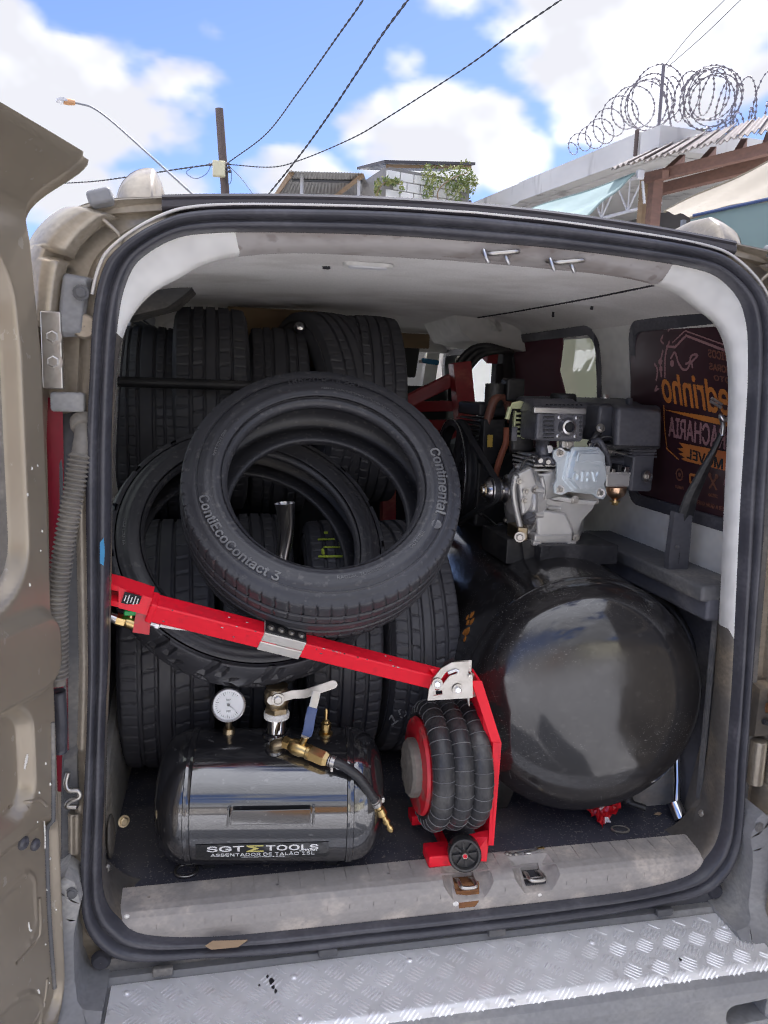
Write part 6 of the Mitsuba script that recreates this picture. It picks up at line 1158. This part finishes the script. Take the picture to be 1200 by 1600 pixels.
# fuel tank and cap
ft = lump([ep(u, v, y) for u, v, y in ((826, 634, .50), (990, 642, .50), (826, 660, .50), (990, 665, .50), (815, 628, .66), (1000, 632, .66), (815, 660, .66), (1000, 660, .66))], .016, 'fuel_tank', 'engine_plastic', label='black fuel tank behind the muffler')
cp_ = at(880, 621, Y=.53); put('fuel_cap', lathe([(.001, .016), (.028, .016), (.032, .012), (.033, .0), (.001, -.006)], 22, frame(cp_+A([0, 0, -.006]), (0, 0, 1))), 'black_matt', ft, smooth=20); put('cap_neck', cyl(cp_-A([0, 0, .03]), cp_, .024), 'black_matt', ft)
put('tank_bolt', hexbolt(at(946, 622, Y=.5), (0, 0, 1), .008, .01), 'dull_chrome', ft)
# cooling shroud on the left with fins
cs = thing('x_', '', ''); del labels[cs]
shd = lump([ep(u, v, y) for u, v, y in ((803, 636, .50), (828, 636, .50), (803, 700, .50), (828, 700, .50), (800, 640, .62), (828, 640, .62), (800, 705, .62), (828, 705, .62))], .008, 'starter_shroud', 'black_matt')
put('shroud_top', hull([ep(u, v, y) for u, v, y in ((797, 636, .47), (800, 629, .47), (812, 626, .47), (826, 630, .47), (829, 639, .47), (797, 638, .47), (800, 629, .52), (826, 630, .52), (829, 640, .52), (797, 640, .52))]), 'lime_fin', shd)
for k in range(6): put('grille_bar', rc_box(804, 645+k*7, 829, 647.6+k*7, .478, .012, .0012), 'lime_fin', shd, smooth=30)
for u in (803, 818): put('grille_bar', rc_box(u, 642, u+3, 686, .474, .012, .0012), 'lime_fin', shd, smooth=30)
put('shroud_strut', tube([ep(797, 636, .47), ep(792, 655, .47)], .006, 8), 'lime_fin', shd); put('maker_plate', rc_box(799, 667, 809, 689, .47, .004, .001), 'muffler_steel', shd)
# air cleaner
af = lump([ep(u, v, y) for u, v, y in ((968, 642, .365), (1026, 648, .365), (965, 694, .365), (1024, 696, .365), (960, 636, .47), (1026, 640, .47), (960, 694, .47), (1026, 696, .47))], .010, 'air_cleaner', 'engine_plastic', label='dark grey plastic air cleaner box')
put('cleaner_body', cat(rc_box(932, 634, 962, 690, .42, .10, .008), rc_box(985, 700, 1025, 768, .385, .06, .006)), 'engine_plastic', af, smooth=30)
for k in range(3): put('snorkel_rib', rc_box(983.5, 703+k*4.6, 1026.5, 705.4+k*4.6, .382, .07, .001), 'engine_plastic', af, smooth=30)
put('cleaner_seam', rc_box(958.5, 697.0, 1031, 700, .354, .13, .001), 'black_matt', af); put('breather_tube', cat(rc_box(981, 622, 990, 642, .44, .016, .003)), 'engine_plastic', af, smooth=30)
put('knob', lathe([(.001, .024), (.006, .024), (.010, .018), (.012, .004), (.008, 0), (.001, 0)], 20, frame(ep(1003, 744, .374), unit((.9, -.4, .0)))), 'engine_plastic', af, smooth=40); put('nut', hexbolt(ep(1010, 744, .366), unit((.5, -.9, 0)), .009, .010), 'steel', af)
# carburettor
cbr = lump([ep(u, v, y) for u, v, y in ((948, 742, .40), (984, 742, .40), (948, 758, .40), (984, 758, .40), (948, 742, .44), (984, 758, .44))], .005, 'carburettor', 'cast_alloy')
for k, (u0, v0, u1, v1) in enumerate(((944, 738, 988, 741), (946, 728, 954, 740), (965, 726, 972, 738), (976, 730, 984, 738), (956, 733, 962, 739))): put('body_piece', rc_box(u0, v0, u1, v1, .392, .03, .0012), ('cast_alloy', 'cast_alloy', 'black_matt', 'dull_chrome', 'steel')[k], cbr, smooth=30)
put('throat', cyl(ep(940, 750, .42), ep(996, 750, .42), .019), 'muffler_steel', cbr, smooth=30); put('intake', cyl(ep(925, 722, .44), ep(985, 722, .44), .016), 'engine_plastic', cbr, smooth=30)
bc0 = ep(963, 761, .405); put('float_bowl', lathe([(.001, -.039), (.006, -.039), (.007, -.030), (.012, -.026), (.020, -.020), (.024, -.010), (.0245, .0), (.001, .0)], 32, frame(bc0, (0, 0, 1))), 'copper_bowl', cbr, smooth=40); put('bowl_nut', hexbolt(bc0-A([0, 0, .034]), (0, 0, -1), .0085, .010), 'brass', cbr)
put('link_rod', tube([ep(948, 708, .40), ep(960, 706, .40), ep(980, 710, .40)], .0025, 8), 'steel', cbr); put('link_plate', rc_box(920, 693, 945, 700, .40, .004, .001), 'chrome', cbr); put('link_plate', rc_box(932, 703, 958, 707, .395, .003, .001), 'steel', cbr)
put('spring', tube(A([ep(938+i*.2, 701+.05*i, .395)+A([0, .003*math.cos(i*1.2), .003*math.sin(i*1.2)]) for i in range(60)]), .001, 6), 'steel', cbr)
put('vent_hose', tube(spline([ep(u, v, y) for u, v, y in ((926, 690, .40), (936, 688, .385), (944, 700, .38), (950, 715, .39), (952, 730, .40))], 30), .006, 10), 'engine_plastic', ac, smooth=True)
put('plug_cap', tube(spline([ep(u, v, y) for u, v, y in ((922, 694, .42), (930, 682, .40), (940, 670, .42))], 14), .008, 12), 'black_matt', ac, smooth=True); put('terminal', hexbolt(ep(938, 669, .402), (0, -1, .2), .0075, .006), 'steel', ac)
put('manifold_clip', rc_box(878, 689, 898, 700, .40, .02, .003), 'pale_alloy', ac, smooth=30); bolt_at(889, 694, .40, .008, ac)
put('throttle_cable', tube(spline([ep(u, v, y) for u, v, y in ((985, 706, .40), (970, 690, .385), (945, 682, .39), (925, 700, .40), (918, 720, .415))], 30), .0030, 8), 'black_matt', ac, smooth=True)
put('earth_wire', tube(spline([ep(u, v, y) for u, v, y in ((812, 735, .41), (822, 718, .405), (838, 712, .41), (852, 730, .41))], 24), .0024, 8), 'black_matt', ac, smooth=True)
# pulley, belt, flywheel, pump
PC = A([at(772, 766, Y=.47)[0], .47, at(772, 766, Y=.47)[2]])
put('crank_shaft', cyl(PC+A([-.032, 0, 0]), PC+A([.05, 0, 0]), .011), 'dull_chrome', ac, smooth=30)
pu = put('engine_pulley', lathe([(.001, -.024), (.017, -.024), (.021, -.020), (.024, -.012), (.031, -.010), (.031, -.0075), (.021, -.001), (.021, .003), (.031, .0095), (.031, .012), (.020, .014), (.020, .020), (.030, .026), (.030, .029), (.018, .031), (.001, .031)], 44, frame(PC, (1, 0, 0))), 'dull_chrome', ac, smooth=30); put('pulley_nut', hexbolt(PC+A([-.024, 0, 0]), (-1, 0, 0), .011, .010), 'brass_dull', pu)
FC = at(724, 738, Y=.80); FC = A([PC[0], .80, FC[2]]); FR = .150
fw = put('flywheel', cat(lathe([(FR-.020, -.016), (FR, -.016), (FR, -.012), (FR-.010, -.004), (FR-.010, .004), (FR, .012), (FR, .016), (FR-.020, .016), (FR-.024, .006), (FR-.024, -.006)], 64, frame(FC, (1, 0, 0))), lathe([(.001, -.022), (.024, -.022), (.030, -.012), (.030, .016), (.001, .016)], 32, frame(FC, (1, 0, 0)))), 'black_cast', ac, smooth=40)
prof_s = lambda a: mv(hull([(r, s*w, x_) for r, w, in ((.022, .016), (FR-.018, .009)) for s in (-1, 1) for x_ in (-.007, .007)]), frame(FC, (1, 0, 0)) @ rot((0, 0, 1), a))
for q in range(5): put('spoke', prof_s(72*q+18), 'black_cast', fw)
put('rim_edge', lathe([(FR-.002, -.0168), (FR+.0004, -.0168), (FR+.0004, -.015), (FR-.002, -.015)], 64, frame(FC, (1, 0, 0))), 'dull_chrome', fw)
c0, c1, r0_, r1_ = PC[1:]*1., FC[1:]*1., .0245, FR-.006
dv = c1-c0; D = np.linalg.norm(dv); ph = math.atan2(dv[1], dv[0]); be = math.acos((r1_-r0_)/D)
a_big = np.linspace(ph-(PI-be), ph+(PI-be), 60); a_sm = np.linspace(ph+PI-be, ph+PI+be, 24)
loop = np.vstack([np.stack([c1[0]+r1_*np.cos(a_big), c1[1]+r1_*np.sin(a_big)], 1), np.stack([c0[0]+r0_*np.cos(a_sm), c0[1]+r0_*np.sin(a_sm)], 1)])
cen = (c0+c1)/2
lo = Polygon(loop); li = lo.buffer(-.007); A_, B__ = A(lo.exterior.coords)[:-1], None
tg = np.roll(loop, -1, 0)-np.roll(loop, 1, 0); nn = np.stack([tg[:, 1], -tg[:, 0]], 1); nn /= np.linalg.norm(nn, axis=1, keepdims=True)
P = np.stack([np.stack([0*loop[:, 0]+PC[0]+x_+.001, loop[:, 0]+nn[:, 0]*o, loop[:, 1]+nn[:, 1]*o], 1) for x_, o in ((-.0085, .004), (.0085, .004), (.0065, -.0055), (-.0065, -.0055))], 1)
put('drive_belt', grid(P, cu=True, cv=True), 'belt_rubber', ac, smooth=30)
pm = lump([A([FC[0]+x_, y, z]) for x_ in (.045, .16) for y in (.72, .90) for z in (FC[2]-.13, FC[2]+.06)], .012, 'pump', 'black_cast', label='black compressor pump with finned cylinder')
for k in range(7): put('pump_fin', box(.13, .18, .006, (FC[0]+.10, .80, FC[2]+.075+k*.013), .001, 8), 'black_cast', pm)
put('pump_head', box(.14, .19, .035, (FC[0]+.10, .80, FC[2]+.18), .006), 'black_cast', pm, smooth=30); put('intake_filter', cyl((FC[0]+.07, .70, FC[2]+.19), (FC[0]+.07, .70, FC[2]+.25), .026), 'black_matt', pm, smooth=30)
put('pressure_switch', box(.05, .05, .06, (FC[0]+.12, .70, FC[2]+.235), .006), 'black_matt', pm, smooth=30)
put('delivery_tube', tube(spline([at(u, v, Y=y) for u, v, y in ((800, 660, .70), (792, 628, .70), (775, 622, .68), (764, 650, .68), (758, 690, .69), (756, 720, .72))], 40), .012, 12), 'brown_tube', pm, smooth=True)
put('delivery_tube', tube(spline([at(u, v, Y=y) for u, v, y in ((792, 668, .62), (791, 690, .62), (783, 712, .62), (776, 735, .63), (772, 760, .66))], 30), .0085, 12), 'orange_tube', pm, smooth=True)
put('warning_label', mv(box(.014, .003, .032, (0, 0, 0)), None, at(765.5, 689, Y=.66)), 'yellow_label', pm); put('label_backing', box(.06, .03, .12, at(768, 690, Y=.685), .004), 'black_matt', pm, smooth=30)
put('belt_guard_stay', tube([at(742, 795, Y=.62), at(780, 825, Y=.62)], .004, 8), 'dull_chrome', ac); bolt_at(783, 823, .60, .009, ac)

# ================================================================ red steel frame with black hoses over it
rf_ = thing('tube_rack', 'dark red welded square tube rack standing behind the flywheel', 'rack')
def sq(p, q, w, m='red_frame_paint', nm='tube'): 
    M = frame(p, q-p, (0, 1, 0) if abs(unit(q-p)[1]) < .8 else (0, 0, 1)); L_ = np.linalg.norm(q-p); return put(nm, mv(box(w, w, L_, (0, 0, L_/2), .003), M), m, rf_, smooth=30)
sq(at(718, 566, Y=1.22), at(728, 665, Y=1.22), .062); sq(at(725, 650, Y=1.18), at(740, 830, Y=1.18), .05)
sq(at(600, 645, Y=1.34), at(712, 590, Y=1.26), .042); sq(at(610, 636, Y=1.42), at(722, 634, Y=1.30), .036); sq(at(615, 664, Y=1.42), at(722, 664, Y=1.30), .036); sq(at(672, 692, Y=1.20), at(722, 668, Y=1.20), .036); sq(at(758, 548, Y=1.5), at(770, 560, Y=1.4), .04)
sq(at(606, 610, Y=1.36), at(606, 830, Y=1.36), .05)
hs = thing('air_hose', 'black air hoses arching over the red rack', 'hose')
for i, off in enumerate((0, 12, 24)):
    put('hose', tube(spline([at(u, v, Y=y) for u, v, y in ((703-off*.1, 640, 1.34), (705+off*.2, 600+off*.3, 1.30), (716+off*.7, 568+off*.3, 1.28), (738+off*.7, 545+off*.35, 1.27), (765+off, 541+off*.3, 1.27), (800, 552, 1.3))], 50), .0105, 12), 'hose_rubber', hs, smooth=True)
bl = thing('blue_clip', 'small blue plastic clip near the windscreen', 'clip'); put('grip', mv(box(.065, .02, .018, (0, 0, 0), .005), rot((0, 1, 0), 6), at(672, 565, Y=1.5)), 'blue_patch', bl, smooth=30); put('jaw', mv(box(.03, .012, .010, (0, 0, 0), .003), None, at(660, 565, Y=1.5)), 'white_steel', bl, smooth=30)
wf = thing('work_lamp', 'small clear bulb lamp stuck under the ceiling between the upper tyres', 'lamp'); M = frame(at(468, 512, Y=1.05), (0, -1, .1)); put('bulb', lathe([(.001, .022), (.010, .020), (.016, .010), (.017, 0), (.012, -.012), (.001, -.012)], 20, M), 'dull_chrome', wf, smooth=40); put('socket', lathe([(.001, -.010), (.014, -.010), (.014, -.035), (.001, -.035)], 16, M), 'brass_dull', wf, smooth=30)
cbx = thing('cardboard_box', 'strip of a brown cardboard box just under the ceiling behind the upper tyres', 'box'); put('carton', box(.30, .16, .18, (-.24, 1.42, 1.565), .004), 'timber', cbx, smooth=30); put('flap', mv(box(.29, .08, .004, (-.24, 1.37, 1.658)), rot((1, 0, 0), 3, (-.24, 1.37, 1.658))), 'timber', cbx)

# ================================================================ loose things
pb = thing('pry_bar', 'flat black tapered bar with a hooked metal end leaning against the right side window', 'pry bar')
Y0, Y1 = .235, .155
pts = [((1046, 930), (1068, 930), .235), ((1050, 860), (1075, 862), .225), ((1057, 815), (1080, 822), .218), ((1072, 775), (1090, 780), .205), ((1092, 738), (1106, 741), .19), ((1112, 705), (1120, 707), .178), ((1126, 676), (1132, 678), .165)]
L_, R_2 = A([at(*a, Y=y) for a, b, y in pts]), A([at(*b, Y=y) for a, b, y in pts]); n_ = A([0, .007, 0])
put('blade', grid(np.stack([L_, L_*.6+R_2*.4+A([0, -.004, 0]), R_2, R_2+n_, L_+n_], 1), cv=True), 'black_matt', pb)
Ls, Rs = A([at(*a, Y=y-.004) for a, y in (((1041, 935), .235), ((1046, 865), .226), ((1055, 800), .215))]), A([at(*b, Y=y-.004) for b, y in (((1070, 935), .235), ((1077, 868), .226), ((1082, 806), .215))])
put('sleeve', grid(np.stack([Ls, Rs, Rs+A([0, .018, 0]), Ls+A([0, .018, 0])], 1), cv=True), 'engine_plastic', pb); put('rivet', lathe([(.001, .002), (.006, .001), (.007, 0), (.001, 0)], 16, frame(at(1058, 853, Y=.221), (0, -1, 0))), 'dull_chrome', pb)
put('hook', tube(spline([at(u, v, Y=y) for u, v, y in ((1129, 680, .165), (1130, 662, .16), (1126, 650, .155), (1132, 656, .15), (1142, 652, .148), (1146, 632, .148))], 30), .0055, 10), 'dull_chrome', pb, smooth=True)
put('spring', tube(A([at(1143+.06*i, 652-.24*i, Y=.150)+A([.008*math.cos(i*.9), .008*math.sin(i*.9), 0]) for i in range(100)]), .0016, 6), 'muffler_steel', pb, smooth=True); put('prong', cat(cyl(at(1112, 622, Y=.15), at(1128, 632, Y=.15), .0028), cyl(at(1110, 627, Y=.15), at(1127, 637, Y=.15), .0028)), 'chrome', pb)
bh_ = thing('black_hose', 'black hose hanging down the right side wall beside the big tank', 'hose')
put('hose', tube(spline([at(u, v, Y=y) for u, v, y in ((985, 915, .42), (1010, 928, .36), (1045, 948, .30), (1072, 985, .25), (1092, 1040, .21), (1110, 1095, .17), (1120, 1150, .15), (1112, 1200, .16))], 60), .0085, 12), 'hose_rubber', bh_, smooth=True)
put('ferrule', cyl(at(1005, 925, Y=.37), at(1014, 930, Y=.35), .0115), 'muffler_steel', bh_, smooth=30)
sw = thing('socket_wrench', 'long chrome socket wrench standing against the right wheel arch', 'wrench')
w0, w1 = at(1057, 1180, Y=.20), at(1057, 1262, Y=.155)
put('shaft', tube([w0, (w0+w1)/2+A([.002, 0, 0]), w1], .0078, 12), 'chrome', sw, smooth=True); sd_ = unit(w1-w0)
put('socket', mv(lathe([(.009, -.014), (.0145, -.013), (.015, 0), (.015, .022), (.0138, .0245), (.010, .0245), (.010, .010), (.001, .010)], 24), frame(w1, unit(sd_+A([.35, -.35, 0])))), 'chrome', sw, smooth=30); put('drive_head', cat(mv(box(.012, .012, .022, (0, 0, 0), .002), frame(w0, sd_)), cyl(w0-sd_*.012, w0-sd_*.035, .007)), 'dull_chrome', sw, smooth=30)
wr_ = thing('wrapper', 'crumpled red and white plastic wrapper on the mat under the big tank', 'wrapper')
gx = np.random.default_rng(3); u_, v_ = np.meshgrid(np.linspace(0, 1, 12), np.linspace(0, 1, 12), indexing='ij')
c00, c10, c11, c01 = [at(*p, Z=z) for p, z in (((914, 1266), .495), ((940, 1295), .481), ((972, 1262), .505), ((938, 1248), .52))]
P = (c00*(1-v_)[..., None]+c01*v_[..., None])*(1-u_)[..., None]+(c10*(1-v_)[..., None]+c11*v_[..., None])*u_[..., None]
P = P+np.stack([gx.uniform(-.004, .004, u_.shape), gx.uniform(-.005, .004, u_.shape), gx.uniform(-.002, .013, u_.shape)], -1); P[..., 2] = np.maximum(P[..., 2], .4802)
put('film', thick(P, (0, -.05, 1), .001), 'wrap_red', wr_)
for a, b in (((4, 5), (5, 8)), ((9, 2), (11, 4))):
    Q = P[a[0]:b[0]+1, a[1]:b[1]+1]+A([0, -.0012, .0012]); put('white_print', thick(Q, (0, -.05, 1), .0006), 'wrap_white', wr_)
wa = thing('cap_ring', 'flat grey oval plastic cap lying on the mat right of the red wrapper', 'cap')
M = frame(at(969, 1297, Z=.480), (0, 0, 1)) @ rot((0, 0, 1), -12) @ np.diag([1.5, 1, 1, 1.])
put('rim', lathe([(.011, 0), (.0135, 0), (.014, .003), (.0125, .0042), (.011, .003)], 32, M), 'hose_grey', wa, smooth=40); put('centre', lathe([(.001, .0024), (.005, .0024), (.006, .0015), (.0112, .0012), (.0112, .0), (.001, 0)], 28, M), 'engine_plastic', wa, smooth=30)
kc = thing('metal_scraps', 'bent bright metal clip with loose screws lying along the sill edge', 'clip')
zs = .4935
put('clip', tube(spline([at(u, v, Z=zs) for u, v in ((819, 1334), (835, 1331), (847, 1326), (843, 1324), (838, 1325))], 20), .0028, 8), 'chrome', kc, smooth=True); put('clip_tab', mv(box(.016, .006, .003, (0, 0, 0), .001, 8), rot((0, 0, 1), 10), at(845, 1325, Z=zs+.002)), 'brass', kc)
for u, v in ((792, 1334), (797, 1335.5), (806, 1335)): put('screw', lathe([(.001, .004), (.004, .003), (.0045, 0), (.001, 0)], 12, frame(at(u, v, Z=zs-.001), (0, 0, 1))), 'steel', kc)
put('wire', tube(spline([at(u, v, Z=zs) for u, v in ((800, 1335), (812, 1331), (822, 1329), (836, 1326))], 16), .0012, 6), 'muffler_steel', kc)
for i, (u, v, w_) in enumerate(((1028, 1272, .012), (780, 1262, .003), (1030, 1308, .004), (760, 1318, .003))):
    q_ = thing('debris_chip', ('curled brown leaf scrap on the mat near the socket wrench', 'tiny white crumb on the mat beside the jack', 'small pale chip on the mat by the sill at the right', 'tiny pale crumb on the mat behind the jack wheel')[i], 'litter'); put('chip', hull([at(u, v, Z=.4795)+A([w_*a, w_*b*.6, w_*c]) for a, b, c in ((-1, 0, 0), (1, .2, 0), (.2, 1, 0), (0, -.8, 0), (0, 0, .5))]), 'timber' if i == 0 else 'white_mark', q_)
for k in [k for k in list(scene) if scene[k] is None]: del scene[k]
